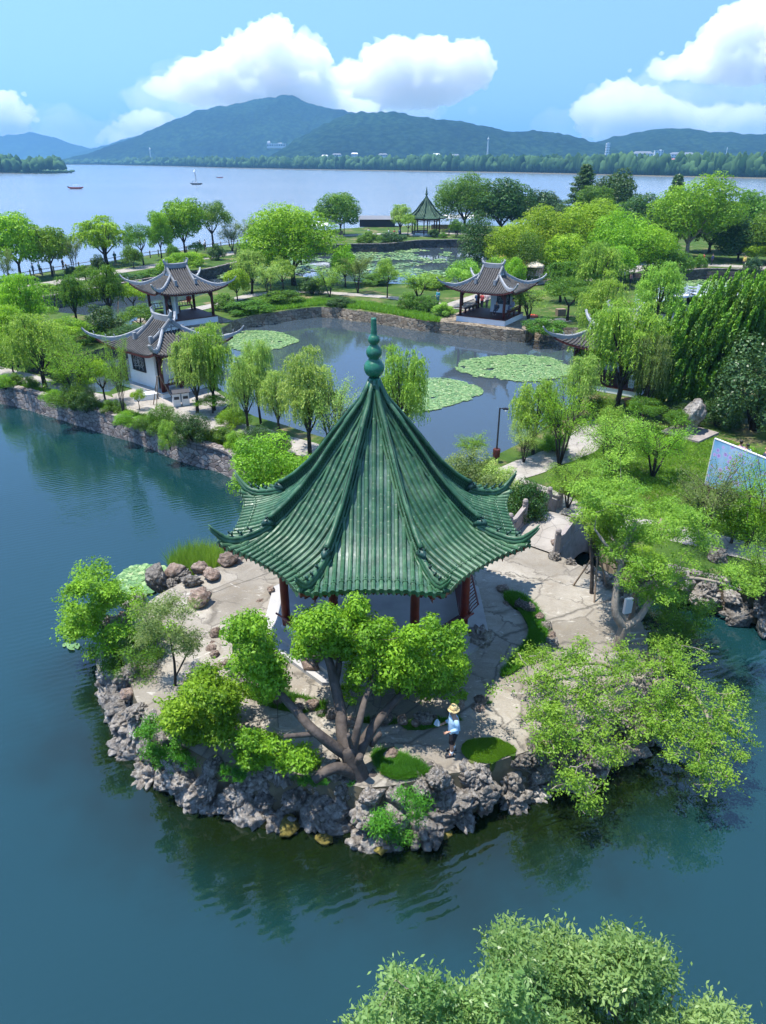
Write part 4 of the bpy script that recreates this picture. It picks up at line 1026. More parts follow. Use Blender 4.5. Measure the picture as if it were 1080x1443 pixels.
# ---- walls, terraces, railings
def wall(name, label, pts, z0, z1, th, m, closed=False, coping=True, cat='wall', lvl=1.25, jit=.05, seed=0):
    rng = random.Random(seed); ps = [P(x, y, lvl) for x, y in pts]; ps = spline(ps, 5); L = []
    for a, b in zip(ps, ps[1:]):
        n = max(1, int((b - a).length / 1.2)); L += [a.lerp(b, k / n) for k in range(n)]
    L.append(ps[-1]); T = thing(name, label, cat, (L[0].x, L[0].y, 0)); o = Vector((L[0].x, L[0].y, 0))
    mb = MB(); vs = []; n = len(L)
    for i, p in enumerate(L):
        t = (L[min(i + 1, n - 1)] - L[max(i - 1, 0)]).normalized(); s = Vector((t.y, -t.x, 0)); q = Vector((p.x, p.y, 0)) - o
        zj = rng.uniform(-jit, jit)
        vs += [q + s * (th + .12) + Vector((0, 0, z0)), q + s * (th * .8 + rng.uniform(-jit, jit)) + Vector((0, 0, z1 + zj)), q - s * th * .5 + Vector((0, 0, z1 + zj)), q - s * th * .5 + Vector((0, 0, z0))]
    fs = [(i * 4 + k, (i + 1) * 4 + k, (i + 1) * 4 + k + 1, i * 4 + k + 1) for i in range(n - 1) for k in range(3)]
    fs += [(0, 1, 2, 3), (4 * n - 1, 4 * n - 2, 4 * n - 3, 4 * n - 4)]
    mb.add(vs, fs); mb.build('masonry', m, T)
    if coping:
        mb = MB()
        for a, b in zip(L, L[1:]):
            t = (b - a).normalized(); s = Vector((t.y, -t.x, 0)); h = rng.uniform(.10, .16)
            mb.bar(a - o + s * .12 + Vector((0, 0, z1 + .04 - a.z)) + t * .02, b - o + s * .12 + Vector((0, 0, z1 + .04 - b.z)) - t * .02, th + rng.uniform(.05, .2), h)
        mb.build('coping', M['masonry'], T)
    return T
wall('retaining_wall', 'long rubble stone wall along the causeway edge at left', [(-200, 513), (0, 544), (70, 561), (150, 584), (200, 598), (260, 621), (330, 642), (372, 690)], -.8, 1.42, .4, M['masonry'])
wall('retaining_wall', 'low tan stone bank wall on the far side of the main pond', [(430, 434), (462, 431), (540, 442), (600, 451), (632, 452)], -.8, 1.12, .3, M['masonry_tan'], lvl=1.15, coping=False, jit=.1)
wall('retaining_wall', 'dark stone wall below the lakeside promenade at left', [(60, 421), (130, 409), (200, 396), (300, 379), (400, 353)], -.8, 1.5, .4, M['masonry_dark'], lvl=1.3)
wall('retaining_wall', 'stone wall at the edge of the far right lily pond', [(905, 392), (930, 387), (1000, 381), (1100, 384)], -.8, 1.55, .4, M['masonry_dark'], lvl=1.3)
wall('retaining_wall', 'dark bank wall in front of the distant green pavilion', [(400, 352), (480, 346), (540, 345), (562, 343), (590, 340), (645, 339)], -.8, 1.5, .4, M['masonry_dark'], lvl=1.3)
wall('lawn_kerb', 'low stone kerb along the lawn beside the channel at right', [(858, 762), (900, 788), (960, 805), (1030, 822)], -.5, 1.36, .22, M['masonry_tan'], lvl=1.25, cat='kerb')
M['timber'] = simple('weathered_timber', (0.22, 0.16, 0.11), 0.8, 0.3, 5, .3)
M['stone'] = simple('grey_balustrade_stone', (0.25, 0.215, 0.195), 0.8, 0.25, 3, 0.4)
M['steel'] = simple('painted_rail', (0.62, 0.66, 0.70), 0.5, 0.05, 2)
def railing(name, label, pts, z, h, step, m, rails=(.5, .95), r=.05, post=.1, cat='railing', pr=None):
    ps = spline([P(x, y, z) for x, y in pts], 4); L = [ps[0]]
    for a, b in zip(ps, ps[1:]):
        d = (b - a).length; k = 1
        n = max(1, int(round(d / step))); L += [a.lerp(b, j / n) for j in range(1, n + 1)]
    T = thing(name, label, cat, L[0]); o = L[0]
    for p in L[:95]:
        mb = MB(); mb.box(p - o + Vector((0, 0, h / 2 + .03)), (post, post, h + .1)); mb.add(*pyr(p - o + Vector((0, 0, h + .08)), post * .6)); mb.build('post', m, T)
    for f_ in rails:
        mb = MB(); mb.tube([p - o + Vector((0, 0, h * f_)) for p in L], r, 5); mb.build('rail', m, T)
    return T
def pyr(c, r):
    return [c + Vector((-r, -r, 0)), c + Vector((r, -r, 0)), c + Vector((r, r, 0)), c + Vector((-r, r, 0)), c + Vector((0, 0, r))], [(0, 1, 4), (1, 2, 4), (2, 3, 4), (3, 0, 4), (3, 2, 1, 0)]
railing('promenade_railing', 'post and rail fence along the lake edge behind the left trees', [(-60, 414), (0, 400), (60, 389), (130, 377), (200, 365), (300, 351), (380, 341)], 1.3, 1.05, 2.4, M['timber'], (.45, .9), .045, .16)
mb = MB()
def flat_bridge(label, pts, z, w_):
    ps = [P(x, y, z) for x, y in pts]; T = thing('footbridge', label, 'bridge', (ps[0].x, ps[0].y, 0)); o = Vector((ps[0].x, ps[0].y, 0))
    for a, b in zip(ps, ps[1:]):
        a, b = a - o, b - o; t = (b - a).normalized(); s = Vector((t.y, -t.x, 0)) * w_ / 2
        mb = MB(); mb.bar(a - Vector((0, 0, .12)), b - Vector((0, 0, .12)), w_, .22); mb.build('deck', M['steel'], T)
        for sg in (-1, 1):
            mb = MB(); n = max(2, int((b - a).length / 1.6))
            for k in range(n + 1): q = a.lerp(b, k / n) + s * sg; mb.box(q + Vector((0, 0, .5)), (.1, .1, 1.1))
            for h in (.3, .6, .95): mb.bar(a + s * sg + Vector((0, 0, h)), b + s * sg + Vector((0, 0, h)), .06, .06)
            mb.build('railing', M['steel'], T)
        mb = MB(); n = max(2, int((b - a).length / 4))
        for k in range(n + 1): q = a.lerp(b, k / n); mb.box(q + Vector((0, 0, -1.1)), (.35, w_ * .8, 1.9))
        mb.build('pier', M['stone'], T)
flat_bridge('pale railed zigzag footbridge over the far right lily pond', [(905, 428), (938, 418), (975, 413), (1010, 420), (1045, 412), (1090, 416), (1140, 410)], 1.25, 1.8)

# ---- stone arch bridge
A, B = P(757, 766, 1.5), P(813, 728, 1.3)
def arch_bridge():
    t = (B - A).normalized(); s = Vector((t.y, -t.x, 0)); L = (B - A).length
    T = thing('arch_bridge', 'small arched stone bridge linking the paved islet to the lawn', 'bridge', (A.x, A.y, 0)); o = Vector((A.x, A.y, 0))
    zz = lambda k: 1.5 + .62 * math.sin(PI * min(1, max(0, k))) - .2 * k
    at = lambda k, sd, z: Vector((A.x, A.y, 0)) + t * (k * L) + s * sd + Vector((0, 0, z)) - o
    wd = 1.15; mb = MB(); n = 20
    mb.grid(lambda u, v: at(-.12 + 1.24 * u, wd * (1 - 2 * v), zz(-.12 + 1.24 * u) + .03), n, 2)
    mb.build('deck', M['path'], T)
    mb = MB()
    for sd in (-1, 1):
        e = sd * (wd + .02)
        for k in range(n):
            k0, k1 = k / n, (k + 1) / n; low = lambda q: -.6 if (q < .14 or q > .86) else -.1 + .72 * math.sin(PI * (q - .14) / .72) ** .6
            V_ = [at(k0, e, low(k0)), at(k1, e, low(k1)), at(k1, e, zz(k1) + .02), at(k0, e, zz(k0) + .02)]
            W_ = [v - s * sd * .2 for v in V_]; mb.add(V_ + W_, [(0, 1, 2, 3), (7, 6, 5, 4), (0, 4, 5, 1), (3, 2, 6, 7)])
    mb.grid(lambda u, v: at(.14 + .72 * u, wd * (2 * v - 1), -.1 + .72 * math.sin(PI * u) ** .6), 14, 2)
    mb.build('arch', M['stone'], T)
    for sd in (-1, 1):
        mb = MB(); e = sd * (wd + .0)
        for k in range(24): 
            a_, b_ = -.1 + 1.2 * k / 24, -.1 + 1.2 * (k + 1) / 24
            mb.bar(at(a_, e, zz(a_) + .86), at(b_, e, zz(b_) + .86), .18, .11)
            mb.bar(at(a_, e, zz(a_) + .42), at(b_, e, zz(b_) + .42), .10, .52)
            mb.bar(at(a_, e, zz(a_) + .12), at(b_, e, zz(b_) + .12), .17, .12)
        W_ = mb.build('balustrade', M['stone'], T)
        for k in (-.12, .2, .5, .8, 1.12):
            mb = MB(); c = at(k, e, zz(k)); mb.box(c + Vector((0, 0, .5)), (.22, .22, 1.05)); mb.lathe([(.07, 0), (.12, .05), (.13, .14), (.09, .22), (.02, .25)], c + Vector((0, 0, 1.02)), 8); mb.build('post', M['stone'], T)
arch_bridge()

# ---- rocks
def rock_data(seed, sub=4, flat=1.0, m=None, crag=1.0):
    V0, F0 = ICO[sub]; sd = Vector((seed * 7.3, seed * 3.1, seed * 1.7)); out = np.empty_like(V0)
    for i in range(len(V0)):
        v = Vector(V0[i]); big = noise.noise(v * 1.0 + sd)
        ds, ps = noise.voronoi(v * 2.1 + sd); c = min(ds[1] - ds[0], .42)
        d2, p2 = noise.voronoi(v * 4.0 + sd); c2 = min(d2[1] - d2[0], .3)
        step = noise.noise(Vector(p2[0]) * 5.0); st1 = noise.noise(Vector(ps[0]) * 3.0)
        k = 0.62 + .24 * big + crag * (.80 * c + .26 * c2 + .20 * st1 + .09 * step) + .03 * noise.noise(v * 11 + sd)
        q = v * k
        out[i] = (q.x, q.y, q.z * flat)
    # flatten some facets
    rng = np.random.default_rng(seed)
    for _ in range(7):
        d = rng.normal(size=3); d /= np.linalg.norm(d); h = out @ d; lim = np.quantile(h, .90); over = h > lim
        out[over] -= np.outer((h[over] - lim) * .85, d)
    me = npmesh('boulder', out, F0, m or M['rock'], None, False)
    return me
ROCKS = [rock_data(k + 1, 4 if k > 5 else 5, 1.15 if k % 2 else .9) for k in range(10)]
ROCKB = [rock_data(k + 21, 3, .75, M['rock_brown'], .6) for k in range(5)]
def rock_obj(name, me, loc, s, rng, parent=None, up=True):
    o = bpy.data.objects.new(name, me); o.location = loc; s = s if hasattr(s, '__len__') else (s * rng.uniform(.85, 1.25), s * rng.uniform(.85, 1.2), s * rng.uniform(.8, 1.15))
    o.scale = s; o.rotation_euler = (rng.uniform(-.35, .35), rng.uniform(-.35, .35), rng.uniform(0, 6.28)); return link(o, parent)
def resample(ps, step):
    out = [ps[0]]; acc = 0
    for a, b in zip(ps, ps[1:]):
        d = (b - a).length; pos = step - acc
        while pos <= d: out.append(a.lerp(b, pos / d)); pos += step
        acc = (acc + d) % step if pos > d else 0
        acc = d - (pos - step)
    return out
def rockery(name, label, pts, rows, step, seed, lvl=GZ, meshes=None, cat='rockery'):
    rng = random.Random(seed); ps = resample(spline([P(x, y, lvl) for x, y in pts], 6), step); T = thing(name, label, cat, (ps[0].x, ps[0].y, 0)); o = Vector((ps[0].x, ps[0].y, 0)); n = len(ps)
    for (off, z, r) in rows:
        for i, p in enumerate(ps):
            t = (ps[min(i + 1, n - 1)] - ps[max(i - 1, 0)]).normalized(); s = Vector((t.y, -t.x, 0))
            ph = rng.uniform(-.35, .35) * step
            q = Vector((p.x, p.y, 0)) + s * (off + rng.uniform(-.16, .2)) + t * ph + Vector((0, 0, z + rng.uniform(-.14, .2)))
            rock_obj('boulder', rng.choice(meshes or ROCKS), q - o, r * rng.uniform(.72, 1.3), rng, T)
    return T
rockery('rockery_edge', 'tall grey limestone rockery edging the front of the islet above the water',
        [(160, 905), (172, 945), (185, 985), (220, 1028), (268, 1062), (332, 1082), (400, 1090), (470, 1100), (530, 1115), (600, 1098), (680, 1082), (760, 1052), (850, 1022), (905, 985), (918, 925)],
        [(.22, -.05, .60), (.08, .60, .56), (-.12, 1.24, .43)], .735, 3, meshes=ROCKS * 5 + ROCKB[:3])
rockery('rockery_edge', 'line of grey and purple rocks at the rear left rim of the islet', [(165, 890), (195, 858), (230, 832), (262, 815), (300, 801), (340, 789), (372, 770)], [(.1, .5, .6), (-.2, 1.45, .48)], 1.0, 4, meshes=ROCKS + ROCKB)
rockery('rockery_edge', 'low grey rocks along the channel beside the arched bridge', [(778, 785), (800, 798), (822, 804), (848, 818), (872, 836), (900, 868)], [(.15, .5, .55), (-.15, 1.4, .36)], .75, 5)
rockery('rockery_edge', 'rocky bank below the lawn on the far side of the right channel', [(930, 800), (980, 812), (1030, 826), (1075, 842), (1130, 858)], [(-.1, .35, .6), (-.3, 1.05, .5)], 1.0, 6)
rockery('rock_border', 'curving border of small brown rocks across the paving in front of the pavilion', [(300, 897), (308, 925), (332, 953), (370, 973), (415, 992), (470, 1008), (520, 1020), (560, 1022), (600, 1016), (645, 1003), (692, 984)], [(0, 1.52, .26)], .40, 7, meshes=ROCKB + ROCKS[6:8], cat='rock border')
rockery('rock_border', 'short border of rocks beside the grass strip right of the pavilion', [(722, 850), (745, 866), (764, 880), (776, 900), (768, 925)], [(0, 1.55, .30)], .45, 8, meshes=ROCKS[6:] + ROCKB[:2], cat='rock border')
rockery('rock_border', 'rocks set against the foot of the left side of the pavilion', [(395, 830), (378, 845), (360, 850)], [(0, 1.5, .3)], .6, 9, meshes=ROCKB, cat='rock border')
rng = random.Random(77)
for (x, y, r, k, lb) in [(282, 852, .62, 1, 'flat brown boulder lying alone on the left paving'), (222, 822, .62, 0, 'dark purple upright rock at the rear left rim of the islet'), (246, 812, .55, 1, 'brown upright rock second along the rear left rim'),
        (270, 824, .45, 0, 'rounded grey rock at the edge of the left paving'), (300, 815, .5, 1, 'tan rock with a hole near the reeds at left'), (323, 795, .55, 1, 'reddish rock closest to the left corner of the green roof'),
        (440, 940, .55, 1, 'brown boulder leaning on the pavilion foot behind the camphor tree'), (676, 905, .42, 0, 'dark rock at the right foot of the pavilion'), (708, 832, .3, 1, 'small brown stone at the top of the right grass strip'),
        (782, 768, .32, 1, 'small tan stone beside the near post of the arched bridge'), (552, 1066, .34, 1, 'reddish stone lying by the grass bed right of the camphor trunk'), (618, 1103, .38, 0, 'small grey round stone on top of the front rockery'),
        (470, 1090, .45, 0, 'grey boulder left of the camphor trunk'), (1010, 790, .5, 0, 'grey stone on the lawn edge near the right channel'), (935, 742, .4, 1, 'tan stone on the lawn beside the pale path')]:
    z = GZ if y > 765 and x < 800 else 1.25
    o = rock_obj('boulder', ROCKB[rng.randrange(5)] if k else ROCKS[6 + rng.randrange(4)], P(x, y, z) + Vector((0, 0, r * .35)), r, rng); tag(o, lb, 'boulder')

M['algae_rock'] = mat_rock('algae_stone', (0.05, 0.045, 0.012), (0.17, 0.14, 0.03), (0.30, 0.25, 0.07))
ALG = [rock_data(k + 41, 3, .35, M['algae_rock'], .5) for k in range(3)]
rockery('submerged_stones', 'yellowish algae covered stones just at the waterline before the rockery', [(175, 1000), (205, 1062), (260, 1112), (330, 1145), (400, 1168), (470, 1186), (560, 1182), (640, 1172)], [(.0, -.02, .42)], 1.05, 14, lvl=0, meshes=ALG, cat='stones')
# ---- scholar's rock on its slab
c = P(972, 611, 1.25); T = thing('scholar_rock', 'tall pitted grey rock standing on a square slab on the lawn', 'rock', c, math.radians(40))
mb = MB(); mb.box((0, 0, .07), (2.5, 2.5, .14)); mb.build('slab', M['stone'], T)
V0, F0 = ICO[4]; sd = Vector((4.4, 9.1, 2.2)); out = np.empty_like(V0)
for i in range(len(V0)):
    v = Vector(V0[i]); h = v.z; q = max(1e-3, math.sqrt(1 - min(.9999, h * h))); cl = noise.voronoi(v * 2.2 + sd)[0]; c2 = noise.voronoi(v * 5 + sd)[0]
    pr = (1 - abs(h) ** 7) ** .5 * (.62 + .16 * math.sin(h * 4.2 + .6)) * (.80 + .35 * noise.noise(v * 1.6 + sd) + .55 * min(cl[1] - cl[0], .4) + .25 * min(c2[1] - c2[0], .25))
    out[i] = (v.x / q * pr * min(1, q * 3) + .22 * h, v.y / q * pr * .8 * min(1, q * 3), h * 1.12 + 1.1 + .1 * noise.noise(v * 3 + sd))
link(bpy.data.objects.new('rock', npmesh('rock', out, F0, M['rock'])), T)

# ---- billboard with a printed blossom picture
def mat_poster():
    m, nt, out = newmat('printed_blossom_picture'); v = coords(nt, 'Object')
    sky_ = ramp(nt, noisen(nt, v, .5, 4, .6), [(0.3, (0.08, 0.25, 0.50)), (.5, (0.22, 0.42, 0.62)), (.72, (0.50, 0.56, 0.68))])
    d = voro(nt, v, 3.0, 'F1', 'Distance'); fl = ramp(nt, d, [(0.30, (1, 1, 1)), (0.42, (0, 0, 0))])
    reg = ramp(nt, noisen(nt, v, .55, 3, .6), [(.40, (0, 0, 0)), (.48, (1, 1, 1))])
    f = mixc(nt, 1.0, fl, reg, 'MULTIPLY'); fc = ramp(nt, d, [(0.02, (0.7, .6, .25)), (.08, (0.28, 0.16, .52)), (.3, (.50, .38, .70))])
    a = mixc(nt, f, sky_, fc)
    g = ramp(nt, noisen(nt, v, 3.0, 3, .6), [(.64, (0, 0, 0)), (.7, (1, 1, 1))]); a = mixc(nt, g, a, (.12, .25, .2))
    princ(nt, out, a, .5, .3); return m
A2, B2 = P(993, 688, 1.25), P(1165, 768, 1.25)
T = thing('billboard', 'large free standing board printed with blue and violet blossoms on the lawn', 'billboard', A2, math.atan2(B2.y - A2.y, B2.x - A2.x)); L = (B2 - A2).length
mb = MB(); mb.box((L / 2, 0, 1.5), (L, .07, 2.45)); mb.build('panel', mat_poster(), T)
mb = MB()
for z in (.24, 2.76): mb.box((L / 2, 0, z), (L + .04, .1, .045))
for x in (0, L): mb.box((x, 0, 1.5), (.045, .1, 2.47))
mb.build('frame', M['hull_white'], T)
for k in range(4): mb = MB(); x = L * (k + .5) / 4; mb.bar((x, .1, 2.0), (x, 1.1, 0), .06, .06); mb.bar((x, .1, 0.03), (x, 1.1, 0.03), .06, .06); mb.build('brace', M['dark'], T)

# ---- lamp post with basket
c = P(699, 651, 1.25); T = thing('lamp_post', 'black lamp post with a dark bin at its foot beside the pond path', 'lamp post', c)
mb = MB(); mb.tube([(0, 0, 0), (0, 0, 3.2)], [.055, .045], 8); mb.lathe([(.12, 0), (.12, .08), (.07, .16)], (0, 0, 0), 10); mb.build('pole', M['dark'], T)
mb = MB(); mb.bar((0, 0, 3.15), (.32, -.08, 3.22), .04, .04); mb.box((.3, -.08, 3.17), (.3, .14, .1)); mb.build('lamp_head', M['dark'], T)
mb = MB(); mb.lathe([(.07, 0), (.09, .05), (.07, .1)], (.3, -.08, 3.02), 10); mb.build('lens', M['hull_white'], T)
mb = MB(); mb.lathe([(.14, .15), (.2, .2), (.21, .62), (.19, .66)], (0, -.02, .15), 12); mb.build('bin', M['red_dark'], T)
# ---- litter bin near the white walled pavilion
c = P(256, 571, 1.3); T = thing('litter_bin', 'double grey litter bin with a pitched lid below the left willow', 'litter bin', c, .4)
mb = MB(); mb.box((-.3, 0, .48), (.5, .45, .95)); mb.box((.3, 0, .48), (.5, .45, .95)); mb.build('body', M['hull_white'], T)
mb = MB(); mb.bar((-.65, -.16, 1.05), (.65, -.16, 1.05), .42, .05, (0, -.5, 1)); mb.bar((-.65, .16, 1.05), (.65, .16, 1.05), .42, .05, (0, .5, 1)); mb.box((-.3, -.24, .6), (.34, .02, .2)); mb.box((.3, -.24, .6), (.34, .02, .2)); mb.build('lid', M['dark'], T)
# ---- tree props, rail posts
def props_at(px, py, z, h, r, label):
    c = P(px, py, z); T = thing('tree_prop', label, 'tree prop', c)
    for k in range(3):
        a = k * 2.094 + .4; mb = MB(); mb.tube([(math.cos(a) * r, math.sin(a) * r, 0), (math.cos(a) * .08, math.sin(a) * .08, h)], .035, 6); mb.build('leg', M['timber'], T)
    mb = MB(); mb.tube([(math.cos(t * .785) * .13, math.sin(t * .785) * .13, h - .05) for t in range(9)], .02, 5); mb.build('tie', M['dark'], T)
props_at(834, 834, GZ, 1.7, .75, 'three timber poles propping the young tree beside the channel')
props_at(229, 574, 1.3, 2.2, 1.0, 'slim poles propping the sapling before the lattice window')
props_at(172, 440, 1.2, 2.0, 1.0, 'pale poles propping the dark willow left of the rear pavilion')
c = P(884, 875, GZ); T = thing('notice_stand', 'small timber stand with a white board next to the forked trunk', 'sign', c, .3)
mb = MB(); mb.box((.15, 0, .55), (.14, .14, 1.1)); mb.bar((.1, 0, 1.12), (1.15, .25, 1.42), .12, .14); mb.build('post', M['timber'], T)
mb = MB(); mb.box((-.12, -.05, .72), (.3, .12, .62)); mb.build('board', M['hull_white'], T)
# ---- driftwood log on the front rockery
a, b = P(752, 1060, 1.75), P(800, 1035, 1.75); mb = MB(); mb.tube([a, a.lerp(b, .4) + Vector((0, 0, .1)), b + Vector((0, 0, .05)), b + Vector((.4, .3, .1))], [.08, .12, .1, .04], 8)
tag(mb.build('driftwood_log', M['timber'], None, True), 'weathered log lying on the front rockery near the grass patch', 'log')
# ---- planters
M['terracotta'] = simple('terracotta', (0.36, 0.12, 0.06), .7, .15, 4)
for x, y, lb in ((884, 571, 'terracotta pot on the edge of the half hidden pavilion'),):
    mb = MB(); mb.lathe([(.16, 0), (.24, .4), (.27, .42), (.27, .48), (.2, .47)], P(x, y, 1.3), 12); tag(mb.build('flower_pot', M['terracotta'], None, True), lb, 'flower pot')
mb = MB(); mb.box(P(205, 562, 1.31) + Vector((0, 0, .2)), (1.6, .8, .4), .4); tag(mb.build('stone_planter', M['white']), 'low white stone planter at the foot of the white walled pavilion', 'planter')
mb = MB(); mb.box(P(790, 444, 1.22) + Vector((0, 0, .35)), (.9, .7, .7), .2, 1.1); tag(mb.build('wooden_planter', M['timber']), 'brown box planter on the path right of the pavilion with white plinth', 'planter')
c = P(751, 446, 1.22); mb = MB(); mb.lathe([(.55, 0), (.62, .06), (.55, .16), (.42, .2), (.38, .12), (.05, .1)], c, 14); tag(mb.build('life_ring', simple('orange_red', (.6, .09, .03), .5, .1, 3), None, True), 'orange red ring lying on the paving right of the grey pavilion', 'ring')
# ---- market umbrellas and stalls far right of centre
M['canvas_orange'] = simple('orange_canvas', (.60, .34, .12), .8, .1, 2); M['canvas_cream'] = simple('cream_canvas', (.62, .52, .38), .8, .1, 2); M['canvas_white'] = simple('white_canvas', (.75, .76, .78), .8, .05, 2)
def parasol(px, py, label, m, r=1.7, h=2.5):
    T = thing('parasol', label, 'parasol', P(px, py, 1.25)); mb = MB(); mb.tube([(0, 0, 0), (0, 0, h + .4)], .04, 6); mb.build('pole', M['timber'], T)
    mb = MB(); mb.lathe([(r, h - .18), (r * .97, h - .02), (r * .5, h + .32), (.05, h + .55)], (0, 0, 0), 8); mb.build('canopy', m, T)
parasol(716, 386, 'orange parasol, leftmost in the far seating area', M['canvas_orange'], 2.3, 2.4)
parasol(731, 388, 'cream parasol just right of the orange one', M['canvas_cream']); parasol(738, 397, 'tan parasol nearest the path in the far seating area', M['canvas_orange'], 1.9)
parasol(752, 400, 'white parasol right of the tan one in the far seating area', M['canvas_cream'], 1.3); parasol(873, 393, 'tan parasol under the bright green trees right of centre', M['canvas_orange'])
parasol(893, 396, 'white parasol below the bright green trees near the lily pond', M['canvas_white'])
def stall(px, py, w_, label, m):
    T = thing('market_stall', label, 'stall', P(px, py, 1.3)); mb = MB()
    for x in (-w_ / 2, w_ / 2):
        for y in (-1.2, 1.2): mb.tube([(x, y, 0), (x, y, 2.5)], .05, 5)
    mb.build('frame', M['dark'], T)
    mb = MB(); mb.add([(-w_ / 2 - .2, -1.4, 2.4), (w_ / 2 + .2, -1.4, 2.4), (w_ / 2 + .2, 1.4, 2.4), (-w_ / 2 - .2, 1.4, 2.4), (-w_ / 2 - .2, 0, 3.2), (w_ / 2 + .2, 0, 3.2)], [(0, 1, 5, 4), (2, 3, 4, 5), (1, 2, 5), (3, 0, 4)]); mb.build('canopy', m, T)
    mb = MB(); mb.box((0, -.9, .5), (w_ * .9, .7, 1.0)); mb.build('counter', M['timber'], T)
stall(440, 334, 7, 'white roofed stall on the lakeside left of the distant green pavilion', M['canvas_white']); stall(470, 331, 5, 'small white roofed stall nearest the distant green pavilion', M['canvas_white'])
stall(628, 322, 8, 'white tent right behind the distant green pavilion', M['canvas_white']); stall(655, 322, 7, 'white tent under the big trees right of the distant pavilion', M['canvas_white'])
T = thing('boat_house', 'long dark roofed shelter on the lake edge left of the distant pavilion', 'shelter', P(532, 319, 1.3)); mb = MB(); mb.box((0, 0, .9), (9, 3, 1.8)); mb.build('wall', M['frame_dark'], T)
mb = MB(); mb.add([(-5.2, -2, 1.8), (5.2, -2, 1.8), (5.2, 2, 1.8), (-5.2, 2, 1.8), (-4.6, 0, 2.6), (4.6, 0, 2.6)], [(0, 1, 5, 4), (2, 3, 4, 5), (1, 2, 5), (3, 0, 4), (3, 2, 1, 0)]); mb.build('roof', M['roof_grey'], T)
T = thing('boat_house', 'low white kiosk half hidden under the trees at far right', 'kiosk', P(935, 374, 1.3)); mb = MB(); mb.box((0, 0, 1.2), (3, 2, 2.4)); mb.build('wall', M['white'], T)
mb = MB(); mb.box((0, 0, 2.5), (3.6, 2.6, .2)); mb.box((0, 0, 2.68), (2.6, 1.6, .16)); mb.build('roof', M['roof_grey'], T); mb = MB(); mb.box((0, -1.02, 1.2), (1.6, .06, 1.1)); mb.build('window', M['winglass'], T)

# ---- lily pads
def mat_pads():
    m, nt, out = newmat('lily_pad'); a = nt.nodes.new('ShaderNodeAttribute'); a.attribute_name = 'tint'
    c = ramp(nt, a.outputs['Fac'], [(0, (0.05, 0.13, 0.035)), (.45, (0.13, 0.24, 0.075)), (.93, (.25, .36, .14)), (1.0, (.42, .44, .24))]); princ(nt, out, c, .45, .5); return m
M['pads'] = mat_pads()
def pads(name, label, poly, n, r, seed, hole=0.0, world=False, zt=.03):
    rng = np.random.default_rng(seed); rr = random.Random(seed); wp = [P(x, y, 0) for x, y in poly]; wp = smooth_poly(wp, 2)
    pts = sample_poly([(p.x, p.y) for p in wp], n, rr)
    if hole > 0: pts = [p for p in pts if noise.noise(Vector((p[0] * .16, p[1] * .16, seed))) + .5 * noise.noise(Vector((p[0] * .5, p[1] * .5, seed))) > hole - .3]
    cx_ = sum(p[0] for p in pts) / len(pts); cy_ = sum(p[1] for p in pts) / len(pts)
    wp2 = [(cx_ + (p.x - cx_) * .93, cy_ + (p.y - cy_) * .93) for p in wp]
    pts = [p for p in pts if n < 10 or in_poly(p[0], p[1], wp2) or noise.noise(Vector((p[0] * .45, p[1] * .45, seed * 3.3))) + .5 * noise.noise(Vector((p[0] * 1.6, p[1] * 1.6, seed))) > -.02]
    pts = [p for p in pts if n < 10 or noise.noise(Vector((p[0] * .9, p[1] * .9, seed * 5.1))) > -.55]
    pts = np.array(pts); n = len(pts); K = 9; ang = np.linspace(.25, 2 * PI - .25, K)
    R = r * rng.uniform(.55, 1.25, n); ph = rng.random(n) * 6.28; tx = rng.normal(0, .10, (n, 2)); z0 = .015 + rng.random(n) * zt
    V = np.empty((n, K + 1, 3)); V[:, 0, 0] = pts[:, 0]; V[:, 0, 1] = pts[:, 1]; V[:, 0, 2] = z0
    for j, a in enumerate(ang):
        dx, dy = np.cos(a + ph) * R, np.sin(a + ph) * R; V[:, j + 1, 0] = pts[:, 0] + dx; V[:, j + 1, 1] = pts[:, 1] + dy; V[:, j + 1, 2] = z0 + .012 + np.abs(dx * tx[:, 0] + dy * tx[:, 1]) * 1.2
    F = np.arange(n * (K + 1)).reshape(n, K + 1); me = npmesh(name, V.reshape(-1, 3), F, M['pads'], np.repeat(rng.random(n), K + 1))
    return tag(link(bpy.data.objects.new(name, me)), label, 'lily pads', None, 'stuff')
pads('lily_pads', 'round raft of lily pads in front of the pavilion with white plinth', [(637, 512), (660, 504), (720, 499), (780, 503), (812, 518), (805, 531), (760, 539), (700, 537), (650, 528)], 9500, .105, 1)
pads('lily_pads', 'raft of lily pads in the middle of the pond beside the roof finial', [(560, 548), (600, 532), (640, 534), (690, 550), (660, 566), (620, 578), (560, 584), (520, 570)], 9500, .095, 2)
pads('lily_pads', 'raft of lily pads off the white walled pavilion', [(320, 472), (350, 465), (400, 468), (428, 480), (400, 492), (350, 497), (322, 490)], 6500, .11, 3)
pads('lily_pads', 'loose lily pads scattered over the pond before the distant green pavilion', [(385, 385), (410, 360), (480, 352), (560, 350), (640, 348), (640, 395), (560, 397), (470, 393)], 5200, .34, 4, hole=.3)
pads('lily_pads', 'lily pads over the far right pond by the railed footbridge', [(912, 400), (960, 391), (1080, 390), (1130, 400), (1130, 432), (990, 436), (915, 424)], 3600, .34, 5, hole=.18)
pads('lily_pads', 'dense lotus leaves in the ponds behind the left open pavilion', [(290, 385), (350, 372), (400, 362), (440, 368), (430, 388), (380, 396), (320, 398)], 2500, .32, 6, zt=.5)
pads('lily_pads', 'lily pads floating off the left reeds of the islet', [(165, 808), (200, 796), (240, 800), (238, 826), (195, 846), (170, 836)], 900, .13, 7)
pads('lily_pads', 'two or three stray pads on the open water at left', [(88, 908), (112, 905), (114, 918), (92, 920)], 3, .18, 8)
